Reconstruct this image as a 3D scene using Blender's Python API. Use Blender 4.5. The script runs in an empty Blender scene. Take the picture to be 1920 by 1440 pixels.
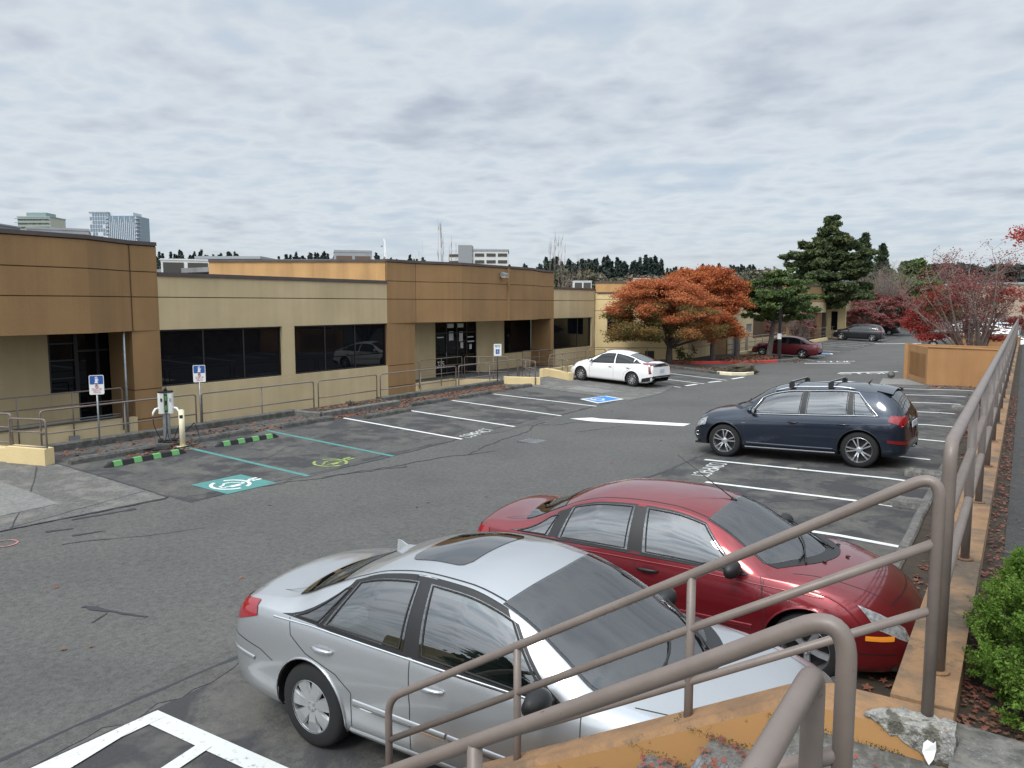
import bpy, bmesh, math, random
import numpy as np
from mathutils import Vector, Matrix, noise
from mathutils.bvhtree import BVHTree
R = math.radians
scene = bpy.context.scene
COL = scene.collection
# ------------------------------------------------------------------ camera, sky, sun, exposure
CAM_H = 3.6
cam_d = bpy.data.cameras.new("camera"); cam = bpy.data.objects.new("camera", cam_d); COL.objects.link(cam)
cam.location = (0, 0, CAM_H)
cam.rotation_euler = (R(90 - 5.9), 0, R(33.6))
cam_d.sensor_fit = 'HORIZONTAL'; cam_d.sensor_width = 36.0; cam_d.lens = 36.0 * 1443 / 1920
cam_d.clip_start = 0.05; cam_d.clip_end = 9000
scene.camera = cam
scene.view_settings.view_transform = 'Standard'; scene.view_settings.look = 'None'
scene.view_settings.gamma = 1.0; scene.view_settings.exposure = 0.0
SUN_EL = 50; SUN_AZ = 180          # azimuth measured clockwise from +Y: behind the camera, slightly to the left
sd = bpy.data.lights.new("sun", 'SUN'); so = bpy.data.objects.new("sun", sd); COL.objects.link(so)
sd.energy = 1.9; sd.angle = R(18); sd.color = (1.0, 0.93, 0.84)
sv = Vector((math.sin(R(SUN_AZ)) * math.cos(R(SUN_EL)), math.cos(R(SUN_AZ)) * math.cos(R(SUN_EL)), math.sin(R(SUN_EL))))
so.rotation_euler = sv.to_track_quat('Z', 'Y').to_euler(); so.location = (0, -20, 30)

class NT:
    def __init__(s, nt): s.nt = nt; nt.nodes.clear()
    def n(s, t, **k):
        o = s.nt.nodes.new(t)
        for a, b in k.items():
            if a.startswith('i_'): o.inputs[a[2:].replace('_', ' ')].default_value = b
            elif a.startswith('p_'): o.inputs[int(a[2:])].default_value = b
            else: setattr(o, a, b)
        return o
    def l(s, a, b): s.nt.links.new(a, b)
    def math(s, op, a, b=None, clamp=False):
        o = s.n('ShaderNodeMath', operation=op, use_clamp=clamp)
        for i, v in enumerate((a, b)):
            if v is None: continue
            if isinstance(v, (int, float)): o.inputs[i].default_value = v
            else: s.l(v, o.inputs[i])
        return o.outputs[0]
    def ramp(s, fac, stops, interp='LINEAR'):
        o = s.n('ShaderNodeValToRGB'); o.color_ramp.interpolation = interp
        e = o.color_ramp.elements
        while len(e) > 1: e.remove(e[-1])
        e[0].position = stops[0][0]; e[0].color = c4(stops[0][1])
        for p, c in stops[1:]:
            x = e.new(p); x.color = c4(c)
        s.l(fac, o.inputs[0]); return o.outputs[0]
    def mix(s, f, a, b, blend='MIX'):
        o = s.n('ShaderNodeMix', data_type='RGBA', blend_type=blend)
        for i, v in ((0, f), (6, a), (7, b)):
            if isinstance(v, (int, float)): o.inputs[i].default_value = v
            elif isinstance(v, tuple): o.inputs[i].default_value = c4(v)
            else: s.l(v, o.inputs[i])
        return o.outputs[2]
    def noise(s, vec, scale, detail=4, rough=.55, dist=0, dim='3D'):
        o = s.n('ShaderNodeTexNoise', noise_dimensions=dim)
        o.inputs['Scale'].default_value = scale; o.inputs['Detail'].default_value = detail
        o.inputs['Roughness'].default_value = rough; o.inputs['Distortion'].default_value = dist
        if vec is not None: s.l(vec, o.inputs['Vector'])
        return o.outputs[0]
def c4(c):
    if isinstance(c, (int, float)): return (c, c, c, 1)
    return tuple(c) if len(c) == 4 else (c[0], c[1], c[2], 1)

world = bpy.data.worlds.new("World"); scene.world = world; world.use_nodes = True
w = NT(world.node_tree)
tc = w.n('ShaderNodeTexCoord'); sep = w.n('ShaderNodeSeparateXYZ'); w.l(tc.outputs['Generated'], sep.inputs[0])
zz = w.math('MAXIMUM', sep.outputs[2], 0.0); zp = w.math('ADD', zz, 0.13)
cx_ = w.math('DIVIDE', sep.outputs[0], zp); cy_ = w.math('DIVIDE', sep.outputs[1], zp)
# cloud plane axes turned so that the rolls lie across the view
cmb = w.n('ShaderNodeCombineXYZ'); w.l(cx_, cmb.inputs[0]); w.l(cy_, cmb.inputs[1])
mp = w.n('ShaderNodeMapping'); mp.inputs['Rotation'].default_value = (0, 0, R(-22)); mp.inputs['Scale'].default_value = (1.1, 1.2, 1); mp.inputs['Location'].default_value = (3.3, 1.9, 0)
w.l(cmb.outputs[0], mp.inputs[0])
n_big = w.noise(mp.outputs[0], 0.9, 3, .5, .1)
n_mid = w.noise(mp.outputs[0], 4.0, 4, .48, .0)
n_fin = w.noise(mp.outputs[0], 9.5, 3, .5, .0)
den = w.math('ADD', w.math('ADD', w.math('MULTIPLY', n_big, .50), w.math('MULTIPLY', n_mid, .40)), w.math('MULTIPLY', n_fin, .10))
bv = w.n('ShaderNodeVectorMath', operation='DISTANCE'); bv.inputs[1].default_value = (-1.60, 2.02, 0)
mpb = w.n('ShaderNodeMapping'); mpb.inputs['Scale'].default_value = (1, 1, 1); w.l(cmb.outputs[0], bv.inputs[0])
blob_ = w.math('MULTIPLY', w.math('SUBTRACT', 1.0, w.math('DIVIDE', bv.outputs['Value'], .62), True), .11)
den = w.math('ADD', den, blob_)
cloud = w.ramp(den, [(.33, (.54, .63, .745)), (.43, (.62, .70, .785)), (.505, (.74, .795, .845)), (.565, (.66, .72, .785)), (.63, (.56, .615, .695)), (.72, (.46, .51, .60))])
sky = w.n('ShaderNodeTexSky', sky_type='NISHITA'); sky.sun_disc = False
sky.sun_elevation = R(SUN_EL); sky.sun_rotation = R(SUN_AZ)
skyc = w.n('ShaderNodeMix', data_type='RGBA', blend_type='MULTIPLY'); skyc.inputs[0].default_value = 1
w.l(sky.outputs[0], skyc.inputs[6]); skyc.inputs[7].default_value = (.09, .09, .09, 1)
# overcast: the zenith is brighter than the band near the horizon
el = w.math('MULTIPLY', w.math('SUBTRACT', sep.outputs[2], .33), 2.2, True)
sdv = w.n('ShaderNodeVectorMath', operation='DOT_PRODUCT'); w.l(tc.outputs['Generated'], sdv.inputs[0]); sdv.inputs[1].default_value = tuple(sv)
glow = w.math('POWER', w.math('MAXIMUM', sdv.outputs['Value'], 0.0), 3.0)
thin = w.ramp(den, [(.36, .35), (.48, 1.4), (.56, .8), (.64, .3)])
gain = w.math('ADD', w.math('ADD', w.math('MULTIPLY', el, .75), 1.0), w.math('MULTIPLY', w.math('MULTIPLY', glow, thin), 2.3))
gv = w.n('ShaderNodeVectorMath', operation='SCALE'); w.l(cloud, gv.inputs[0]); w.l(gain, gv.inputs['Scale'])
hz = w.math('SUBTRACT', 1.0, w.math('MULTIPLY', sep.outputs[2], 9.0), True)
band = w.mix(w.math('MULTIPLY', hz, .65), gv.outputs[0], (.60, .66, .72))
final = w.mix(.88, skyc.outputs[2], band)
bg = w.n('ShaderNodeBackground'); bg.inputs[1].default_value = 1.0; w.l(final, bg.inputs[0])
wo = w.n('ShaderNodeOutputWorld'); w.l(bg.outputs[0], wo.inputs[0])

# ------------------------------------------------------------------ materials
M = {}
def mat(name, base=(.5,.5,.5), rough=.7, metal=0, coat=0, ior=1.5, var=None, bump=None, emit=None, trans=None, spec=None, vscale=None):
    """var=(scale, amount, detail) mottles the base; bump=(scale, strength)"""
    m = bpy.data.materials.new(name); m.use_nodes = True; t = NT(m.node_tree)
    b = t.n('ShaderNodeBsdfPrincipled'); o = t.n('ShaderNodeOutputMaterial')
    b.inputs['Base Color'].default_value = c4(base); b.inputs['Roughness'].default_value = rough
    b.inputs['Metallic'].default_value = metal; b.inputs['Coat Weight'].default_value = coat; b.inputs['Coat Roughness'].default_value = .04
    b.inputs['IOR'].default_value = ior
    if spec is not None: b.inputs['Specular IOR Level'].default_value = spec
    g = t.n('ShaderNodeNewGeometry'); pos = g.outputs['Position']
    if vscale:
        mpn = t.n('ShaderNodeMapping'); mpn.inputs['Scale'].default_value = vscale; t.l(pos, mpn.inputs[0]); pos = mpn.outputs[0]
    if var:
        nz = t.noise(pos, var[0], var[2] if len(var) > 2 else 5, .6)
        a = var[1]; lo = tuple(max(0, c * (1 - a)) for c in base[:3]); hi = tuple(min(1, c * (1 + a)) for c in base[:3])
        t.l(t.ramp(nz, [(.3, lo), (.5, base), (.7, hi)]), b.inputs['Base Color'])
    if bump:
        bn = t.n('ShaderNodeBump'); bn.inputs['Strength'].default_value = bump[1]; bn.inputs['Distance'].default_value = .02
        t.l(t.noise(g.outputs['Position'], bump[0], 4, .6), bn.inputs['Height']); t.l(bn.outputs[0], b.inputs['Normal'])
    if trans:
        tr = t.n('ShaderNodeBsdfTranslucent'); mx = t.n('ShaderNodeMixShader'); mx.inputs[0].default_value = trans
        bc = b.inputs['Base Color']
        if bc.is_linked: t.l(bc.links[0].from_socket, tr.inputs[0])
        else: tr.inputs[0].default_value = c4(base)
        t.l(b.outputs[0], mx.inputs[1]); t.l(tr.outputs[0], mx.inputs[2]); t.l(mx.outputs[0], o.inputs[0])
    else: t.l(b.outputs[0], o.inputs[0])
    M[name] = m; return m, t, b, g

def stucco(name, base, streak=.12):
    m, t, b, g = mat(name, base, .92, bump=(55, .35))
    pos = g.outputs['Position']
    big = t.noise(pos, .55, 4, .6); fine = t.noise(pos, 30, 3, .7)
    mpn = t.n('ShaderNodeMapping'); mpn.inputs['Scale'].default_value = (3.5, 3.5, .22); t.l(pos, mpn.inputs[0])
    st = t.noise(mpn.outputs[0], .55, 4, .6)
    c1 = t.ramp(big, [(.3, tuple(c * .90 for c in base)), (.7, tuple(min(1, c * 1.08) for c in base))])
    c2 = t.ramp(st, [(.35, 1 - streak), (.62, 1.0)])
    c3 = t.ramp(fine, [(.3, .90), (.7, 1.0)])
    t.l(t.mix(1, t.mix(1, c1, c2, 'MULTIPLY'), c3, 'MULTIPLY'), b.inputs['Base Color'])
stucco('stucco_brown', (.325, .190, .084), .13)
stucco('stucco_tan', (.590, .465, .275), .10)
stucco('stucco_cream', (.76, .60, .32), .06)
stucco('stucco_sunlit', (.56, .33, .14), .25)  # lighter brown: sunlight on the sun-facing parapets is put into its colour
stucco('enclosure_orange', (.40, .212, .088), .12)
mat('joint', (.10, .055, .028), .95)
mat('coping', (.085, .065, .060), .6, var=(2, .2))
mat('soffit', (.10, .085, .05), .9)
mat('roofing', (.20, .20, .20), .9, var=(1.2, .25), bump=(20, .3))
mat('rail_paint', (.170, .137, .118), .42, coat=.0, var=(7, .12, 5), bump=(60, .05))
mat('frame_dark', (.018, .017, .018), .45)
mat('galvanised', (.33, .35, .36), .45, metal=.7, var=(12, .2))
mat('white_paint', (.78, .78, .76), .5)
mat('cream_paint', (.70, .64, .45), .55, var=(6, .08))
mat('sign_blue', (.03, .09, .33), .45)
mat('sign_red', (.45, .05, .06), .5)
mat('black_plastic', (.012, .012, .013), .5)
mat('black_gloss', (.008, .008, .009), .08, coat=1)
mat('black_rubber', (.016, .016, .017), .75, bump=(40, .15))
mat('tyre', (.011, .011, .012), .85, bump=(50, .2))
mat('green_reflect', (.13, .36, .12), .5, var=(30, .15))
mat('ev_green', (.06, .25, .06), .35)
mat('steel_grey', (.30, .31, .32), .5, metal=.2, var=(1.5, .1))
mat('louver_dark', (.06, .055, .05), .8)
mat('louver_brown', (.13, .085, .06), .8)
mat('unit_white', (.62, .63, .60), .6, var=(2, .08))
mat('wood_slats', (.42, .20, .065), .75, var=(1.0, .25), vscale=(14, 14, .8))
mat('wood_frame', (.33, .24, .16), .8, var=(8, .2))
mat('alloy', (.62, .63, .65), .28, metal=.85)
mat('hubcap_silver', (.50, .51, .52), .35, metal=.75)
mat('chrome', (.75, .76, .78), .08, metal=1)
mat('rust_disc', (.16, .09, .055), .7, metal=.3, var=(20, .3))
mat('lamp_red', (.26, .008, .014), .12, coat=1)
mat('lamp_dark_red', (.16, .008, .012), .12, coat=1)
mat('lamp_clear', (.36, .38, .40), .16, metal=.3, coat=1, var=(22, .6))
mat('lamp_amber', (.85, .30, .03), .2, coat=1)
mat('plate', (.50, .53, .60), .5, var=(60, .2))
mat('seat_grey', (.10, .10, .105), .9)
mat('teal_cloth', (.02, .12, .17), .9)

def carpaint(name, base, metal=.6, rough=.35, dust=.0):
    m, t, b, g = mat(name, base, rough, metal=metal, coat=.3 if 'black' in name else (.55 if 'maroon' in name else 1.0))
    fl = t.noise(g.outputs['Position'], 900, 1, .5)
    c = t.ramp(fl, [(.35, tuple(x * .9 for x in base)), (.65, tuple(min(1, x * 1.1) for x in base))])
    t.l(c, b.inputs['Base Color'])
    dn = t.noise(g.outputs['Position'], 2.2, 5, .65)
    t.l(t.ramp(dn, [(.35, .03), (.75, .03 + .16)]), b.inputs['Coat Roughness'])
    o = [n for n in t.nt.nodes if n.type == 'OUTPUT_MATERIAL'][0]; ins = t.n('ShaderNodeBsdfDiffuse'); ins.inputs[0].default_value = (.10, .10, .10, 1)
    mx = t.n('ShaderNodeMixShader'); t.l(g.outputs['Backfacing'], mx.inputs[0]); t.l(b.outputs[0], mx.inputs[1]); t.l(ins.outputs[0], mx.inputs[2]); t.l(mx.outputs[0], o.inputs[0])
carpaint('paint_silver', (.46, .475, .49), .72, .33)
carpaint('paint_red', (.19, .010, .016), .55, .36)
carpaint('paint_navy', (.012, .020, .038), .5, .3)
carpaint('paint_white', (.78, .78, .77), .0, .4)
carpaint('paint_maroon', (.13, .008, .014), .4, .35)
carpaint('paint_black', (.010, .011, .015), .0, .3)
carpaint('paint_grey', (.20, .21, .22), .6, .35)

def glass(name, tint, rough=.02, ior=1.9, alpha=None):
    """alpha: share of the light that passes straight through (tinted)"""
    m, t, b, g = mat(name, tint, rough, ior=ior, coat=0)
    if alpha:
        o = [n for n in t.nt.nodes if n.type == 'OUTPUT_MATERIAL'][0]
        tr = t.n('ShaderNodeBsdfTransparent'); tr.inputs[0].default_value = (.62, .70, .68, 1)
        gl = t.n('ShaderNodeBsdfGlossy'); gl.inputs['Roughness'].default_value = .01
        fr = t.n('ShaderNodeFresnel'); fr.inputs[0].default_value = ior
        mx0 = t.n('ShaderNodeMixShader'); mx0.inputs[0].default_value = 1 - alpha
        t.l(tr.outputs[0], mx0.inputs[1]); t.l(b.outputs[0], mx0.inputs[2])
        mx = t.n('ShaderNodeMixShader'); t.l(fr.outputs[0], mx.inputs[0]); t.l(mx0.outputs[0], mx.inputs[1]); t.l(gl.outputs[0], mx.inputs[2])
        t.l(mx.outputs[0], o.inputs[0])
glass('glass_building', (.004, .005, .007), .02, 1.32)
glass('glass_dark', (.010, .012, .012), .02, 1.55)
glass('glass_tint', (.008, .012, .011), .01, 2.3, .62)
glass('glass_screen', (.03, .042, .048), .02, 2.1, .75)
glass('glass_tower', (.16, .22, .27), .15, 1.6)

# ground materials -----------------------------------------------------------
def asphalt(name, base, speck=.35, patch=None, rough=.88, lumps=.5):
    m, t, b, g = mat(name, (base,) * 3, rough)
    pos = g.outputs['Position']
    f1 = t.noise(pos, 42, 3, .7); f2 = t.noise(pos, 130, 2, .7); big = t.noise(pos, .35, 5, .6, .4)
    B = base
    c = t.ramp(big, [(.3, (B * .84, B * .83, B * .79)), (.5, (B, B * .98, B * .925)), (.72, (B * 1.16, B * 1.13, B * 1.05))])
    sp = t.ramp(f1, [(.28, 1 - speck), (.5, .95), (.68, 1.0 + speck * .0), (.8, 1.0)])
    c = t.mix(1, c, sp, 'MULTIPLY')
    f3 = t.noise(pos, 13, 4, .75); c = t.mix(1, c, t.ramp(f3, [(.32, .68), (.5, 1.0), (.68, 1.24)]), 'MULTIPLY')
    vo = t.n('ShaderNodeTexVoronoi', feature='F1'); vo.inputs['Scale'].default_value = 38; t.l(pos, vo.inputs['Vector'])
    wsp = t.math('MAXIMUM', t.ramp(f2, [(.66, 0.0), (.74, 1.0)]), t.ramp(vo.outputs['Distance'], [(.10, .9), (.16, 0.0)]))
    c = t.mix(t.math('MULTIPLY', wsp, .62), c, (B * 2.5, B * 2.4, B * 2.1))
    if patch:
        pn = t.noise(pos, patch[0], 6, .62, .6)
        pm = t.ramp(pn, [(patch[1], 0.0), (patch[1] + .05, 1.0)])
        c = t.mix(t.math('MULTIPLY', pm, patch[3]), c, patch[2])
        pn2 = t.noise(pos, patch[0] * 2.3, 5, .6, .3)
        c = t.mix(t.math('MULTIPLY', t.ramp(pn2, [(.50, 0.0), (.62, 1.0)]), .45), c, (B * 1.75, B * 1.65, B * 1.42))
    t.l(c, b.inputs['Base Color'])
    bn = t.n('ShaderNodeBump'); bn.inputs['Strength'].default_value = lumps; bn.inputs['Distance'].default_value = .012
    t.l(f1, bn.inputs['Height']); t.l(bn.outputs[0], b.inputs['Normal'])
    return m
asphalt('asphalt_lane', .090, .38)
asphalt('asphalt_bay', .076, .5, patch=(.7, .47, (.032, .032, .035), .85))
asphalt('asphalt_old', .14, .5, patch=(.6, .58, (.045, .045, .045), .6), lumps=.8)
asphalt('asphalt_path', .045, .45)
asphalt('aggregate', .135, .70, patch=(1.1, .56, (.10, .095, .08), .5), lumps=1.0)
asphalt('slab', .20, .2)
asphalt('concrete', .135, .45, patch=(3.0, .52, (.06, .06, .05), .7))
asphalt('concrete_dark', .10, .45, patch=(2.5, .52, (.045, .05, .035), .7))
asphalt('broken_concrete', .25, .65, patch=(9, .50, (.075, .07, .05), .85), lumps=1.0)
mat('sealant', (.030, .031, .036), .6)
mat('soil', (.045, .034, .024), 1, var=(3, .4), bump=(12, .8))
mat('terrain', (.05, .055, .045), 1, var=(.05, .3))
def worn(name, base, amt=.62, scale=9):
    m, t, b, g = mat(name, base, .75)
    pos = g.outputs['Position']
    nz = t.noise(pos, scale, 8, .72)
    nf = t.noise(pos, 60, 3, .7)
    s = t.math('ADD', t.math('MULTIPLY', nz, .75), t.math('MULTIPLY', nf, .25))
    t.l(t.ramp(s, [(amt - .04, base), (amt + .05, tuple(.35 * x + .05 for x in base))]), b.inputs['Base Color'])
worn('line_white', (.66, .67, .65), .60)
worn('line_old', (.56, .57, .55), .60, 14)
worn('line_teal', (.065, .225, .21), .56)
worn('line_lime', (.30, .40, .09), .50)
worn('line_blue', (.03, .20, .52), .60)
worn('kerb_red', (.55, .055, .045), .62)
worn('line_pink', (.5, .2, .2), .5)
mat('moss', (.030, .045, .015), 1, var=(40, .5))
mat('bark_dark', (.060, .046, .036), .95, var=(12, .4), bump=(20, .8))
mat('bark_grey', (.13, .11, .10), .95, var=(10, .35), bump=(20, .8))
mat('twig_grey', (.20, .160, .135), .95)
mat('rock', (.065, .055, .038), .95, var=(4, .5), bump=(9, 1))

def leafmat(name, cols, scale=.9, tr=.3, fine=9):
    """cols: colours of the leaves from one end of the mix to the other"""
    m, t, b, g = mat(name, cols[0], .7, spec=.25)
    pos = g.outputs['Position']
    a = t.noise(pos, scale, 3, .6); f = t.noise(pos, fine, 2, .6)
    s = t.math('ADD', t.math('MULTIPLY', a, .6), t.math('MULTIPLY', f, .4))
    n = len(cols); st = [(.33 + .34 * i / max(1, n - 1), c) for i, c in enumerate(cols)]
    c = t.ramp(s, st); t.l(c, b.inputs['Base Color'])
    o = [x for x in t.nt.nodes if x.type == 'OUTPUT_MATERIAL'][0]
    tl = t.n('ShaderNodeBsdfTranslucent'); t.l(c, tl.inputs[0]); mx = t.n('ShaderNodeMixShader'); mx.inputs[0].default_value = tr
    t.l(b.outputs[0], mx.inputs[1]); t.l(tl.outputs[0], mx.inputs[2]); t.l(mx.outputs[0], o.inputs[0])
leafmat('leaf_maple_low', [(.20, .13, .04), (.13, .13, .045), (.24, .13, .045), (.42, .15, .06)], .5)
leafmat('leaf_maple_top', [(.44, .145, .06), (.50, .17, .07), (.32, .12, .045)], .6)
leafmat('leaf_maple_orange', [(.22, .10, .03), (.42, .11, .045), (.46, .16, .05), (.34, .075, .04)], .6)
leafmat('leaf_red', [(.26, .055, .045), (.40, .07, .055), (.30, .10, .06)], .8)
leafmat('leaf_crimson', [(.22, .11, .095), (.28, .09, .085), (.26, .14, .11)], .5)
leafmat('leaf_pine', [(.05, .08, .03), (.085, .13, .04), (.14, .18, .055)], .7, .15)
leafmat('leaf_pine_dark', [(.04, .06, .028), (.07, .095, .04), (.115, .13, .05)], .5, .15)
leafmat('leaf_conifer', [(.035, .055, .03), (.06, .08, .04)], .5, .1)
leafmat('leaf_olive', [(.05, .06, .02), (.085, .09, .03)], .5)
leafmat('leaf_cedar', [(.05, .10, .014), (.085, .165, .022), (.13, .22, .035), (.05, .085, .015)], 2.5, .25, 30)
leafmat('leaf_far', [(.030, .046, .042), (.048, .066, .052)], .02, .0, .3)
leafmat('leaf_far_brown', [(.10, .09, .07), (.14, .12, .09), (.07, .085, .045), (.16, .10, .06)], .05, .0, .3)
leafmat('litter', [(.13, .06, .04), (.22, .08, .05), (.20, .11, .06), (.10, .07, .05)], 6, .1, 60)
leafmat('litter_bright', [(.14, .06, .05), (.26, .08, .065), (.20, .11, .07), (.08, .05, .04)], 6, .15, 60)
mat('far_hill', (.055, .075, .095), 1, var=(.01, .2))
mat('far_hill_brown', (.085, .075, .065), 1, var=(.02, .3))
mat('tower_cream', (.45, .45, .36), .8)
mat('tower_white', (.55, .58, .62), .7)
mat('tower_teal', (.20, .30, .29), .4)
mat('office_white', (.58, .58, .56), .8)
mat('office_grey', (.25, .26, .27), .8)
mat('far_beige', (.42, .32, .24), .9, var=(.3, .1))
mat('far_roof', (.32, .34, .36), .8)

# chips and rust freckles on the pipe paint
_t = NT.__new__(NT); _t.nt = M['rail_paint'].node_tree; _b = [n for n in _t.nt.nodes if n.type == 'BSDF_PRINCIPLED'][0]; _g = [n for n in _t.nt.nodes if n.type == 'NEW_GEOMETRY'][0]
_src = _b.inputs['Base Color'].links[0].from_socket; _nz = _t.noise(_g.outputs['Position'], 55, 4, .7); _lo = _t.noise(_g.outputs['Position'], 3, 2, .5)
_m = _t.math('MULTIPLY', _t.ramp(_nz, [(.66, 0.0), (.70, 1.0)]), _t.ramp(_lo, [(.45, 0.0), (.6, 1.0)]))
_t.l(_t.mix(_m, _src, (.10, .055, .04)), _b.inputs['Base Color'])
# ------------------------------------------------------------------ mesh helpers
class MB:
    def __init__(s): s.v = []; s.f = []; s.m = []; s.mi = 0; s.sm = []; s.smooth = False
    def add(s, vs, fs):
        b = len(s.v); s.v += [tuple(map(float, p)) for p in vs]
        for f in fs: s.f.append(tuple(b + i for i in f)); s.m.append(s.mi); s.sm.append(s.smooth)
        return s
    def box(s, x0, x1, y0, y1, z0, z1):
        vs = [(x, y, z) for x in (x0, x1) for y in (y0, y1) for z in (z0, z1)]
        return s.add(vs, [(0, 1, 3, 2), (4, 6, 7, 5), (0, 4, 5, 1), (2, 3, 7, 6), (0, 2, 6, 4), (1, 5, 7, 3)])
    def obox(s, p0, p1, wdt, z0, z1, off=0):
        """box along p0-p1 in plan, width wdt to the left of it plus off"""
        a = Vector(p0[:2]); b = Vector(p1[:2]); d = (b - a).normalized(); n = Vector((-d.y, d.x))
        q = [a + n * off, b + n * off, b + n * (off + wdt), a + n * (off + wdt)]
        return s.prism([(p.x, p.y) for p in q], z0, z1)
    def prism(s, poly, z0, z1):
        n = len(poly); ar = sum(poly[i][0] * poly[(i + 1) % n][1] - poly[(i + 1) % n][0] * poly[i][1] for i in range(n))
        if ar < 0: poly = poly[::-1]
        zb = z0 if callable(z0) else (lambda x, y: z0); zt = z1 if callable(z1) else (lambda x, y: z1)
        vs = [(x, y, zb(x, y)) for x, y in poly] + [(x, y, zt(x, y)) for x, y in poly]
        fs = [tuple(range(n))[::-1], tuple(range(n, 2 * n))] + [(i, (i + 1) % n, n + (i + 1) % n, n + i) for i in range(n)]
        return s.add(vs, fs)
    def tube(s, pts, r, n=10, closed=False, cap=True):
        pts = [Vector(p) for p in pts]; N = len(pts); rs = r if isinstance(r, (list, tuple)) else [r] * N
        base = len(s.v); up = None; sm = s.smooth; s.smooth = True
        vs = []
        for i, p in enumerate(pts):
            a = pts[(i - 1) % N] if (closed or i > 0) else p; b = pts[(i + 1) % N] if (closed or i < N - 1) else p
            t1 = (p - a).normalized() if (p - a).length > 1e-9 else Vector(); t2 = (b - p).normalized() if (b - p).length > 1e-9 else Vector()
            t = (t1 + t2)
            if t.length < 1e-6: t = t1 if t1.length else t2
            t.normalize()
            if up is None:
                up = Vector((0, 0, 1)) if abs(t.z) < .9 else Vector((1, 0, 0))
            u = (up - t * up.dot(t)); 
            if u.length < 1e-5: u = t.orthogonal()
            u.normalize(); up = u; vv = t.cross(u)
            for k in range(n):
                an = 2 * math.pi * k / n; vs.append(p + (u * math.cos(an) + vv * math.sin(an)) * rs[i])
        fs = []
        M_ = N if closed else N - 1
        for i in range(M_):
            j = (i + 1) % N
            for k in range(n): fs.append((i * n + k, i * n + (k + 1) % n, j * n + (k + 1) % n, j * n + k))
        s.add(vs, fs); s.smooth = False
        if cap and not closed:
            b0 = base; s.f.append(tuple(b0 + k for k in range(n))[::-1]); s.m.append(s.mi); s.sm.append(False)
            s.f.append(tuple(b0 + (N - 1) * n + k for k in range(n))); s.m.append(s.mi); s.sm.append(False)
        s.smooth = sm; return s
    def cyl(s, c, r, h, n=16, axis='z'):
        c = Vector(c); d = {'z': Vector((0, 0, h)), 'x': Vector((h, 0, 0)), 'y': Vector((0, h, 0))}[axis]
        return s.tube([c, c + d], r, n)
    def ellipsoid(s, c, rad, nu=16, nv=10):
        vs = []; fs = []
        for j in range(nv + 1):
            ph = -math.pi / 2 + math.pi * j / nv
            for i in range(nu):
                th = 2 * math.pi * i / nu
                vs.append((c[0] + rad[0] * math.cos(ph) * math.cos(th), c[1] + rad[1] * math.cos(ph) * math.sin(th), c[2] + rad[2] * math.sin(ph)))
        for j in range(nv):
            for i in range(nu): fs.append((j * nu + i, j * nu + (i + 1) % nu, (j + 1) * nu + (i + 1) % nu, (j + 1) * nu + i))
        sm = s.smooth; s.smooth = True; s.add(vs, fs); s.smooth = sm; return s
    def grid(s, P):
        """P: list of rows of points"""
        nr, nc = len(P), len(P[0]); vs = [p for r in P for p in r]
        fs = [(i * nc + j, i * nc + j + 1, (i + 1) * nc + j + 1, (i + 1) * nc + j) for i in range(nr - 1) for j in range(nc - 1)]
        return s.add(vs, fs)
    def xform(s, mtx, start=0):
        for i in range(start, len(s.v)): s.v[i] = tuple(mtx @ Vector(s.v[i]))
        return s
    def mesh(s, name, origin=(0, 0, 0)):
        me = bpy.data.meshes.new(name)
        if origin != (0, 0, 0): vs = [(a - origin[0], b - origin[1], c - origin[2]) for a, b, c in s.v]
        else: vs = s.v
        me.from_pydata(vs, [], s.f); return me
    def build(s, name, mats, parent=None, origin=(0, 0, 0), fixn=False):
        me = s.mesh(name, origin)
        if not isinstance(mats, (list, tuple)): mats = [mats]
        for m in mats: me.materials.append(M[m] if isinstance(m, str) else m)
        me.polygons.foreach_set('material_index', s.m); me.polygons.foreach_set('use_smooth', s.sm)
        if fixn:
            bm = bmesh.new(); bm.from_mesh(me); bmesh.ops.recalc_face_normals(bm, faces=bm.faces); bm.to_mesh(me); bm.free()
        me.update()
        o = bpy.data.objects.new(name, me); COL.objects.link(o); o.location = origin
        if parent: o.parent = parent; 
        return o
def tag(o, label=None, cat=None, group=None, kind=None):
    if label: o['label'] = label
    if cat: o['category'] = cat
    if group: o['group'] = group
    if kind: o['kind'] = kind
    return o
def thing(name, label, cat, loc=(0, 0, 0), rotz=0, group=None):
    o = bpy.data.objects.new(name, None); COL.objects.link(o); o.location = loc; o.rotation_euler = (0, 0, rotz); o.empty_display_size = .3
    return tag(o, label, cat, group)
def solo(name, mb, mats, label, cat, group=None, origin=(0, 0, 0), fixn=False):
    return tag(mb.build(name, mats, None, origin, fixn), label, cat, group)
def struct(name, mb, mats, kind='structure', label=None, cat=None):
    return tag(mb.build(name, mats), label, cat, None, kind)
def copy_tree(o, parent=None):
    c = o.copy(); COL.objects.link(c); c.parent = parent
    for ch in list(o.children): copy_tree(ch, c)
    return c
def copy_thing(o, loc, rotz=0, label=None, group=None, scale=None):
    c = copy_tree(o); c.location = loc; c.rotation_euler = (0, 0, rotz)
    if scale: c.scale = scale
    if label: c['label'] = label
    if group: c['group'] = group
    return c
def zf(x): return .033 * max(0, -11 - x) + .037 * max(0, min(9, x + 11))
def lerp(a, b, t): return a + (b - a) * t
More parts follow.
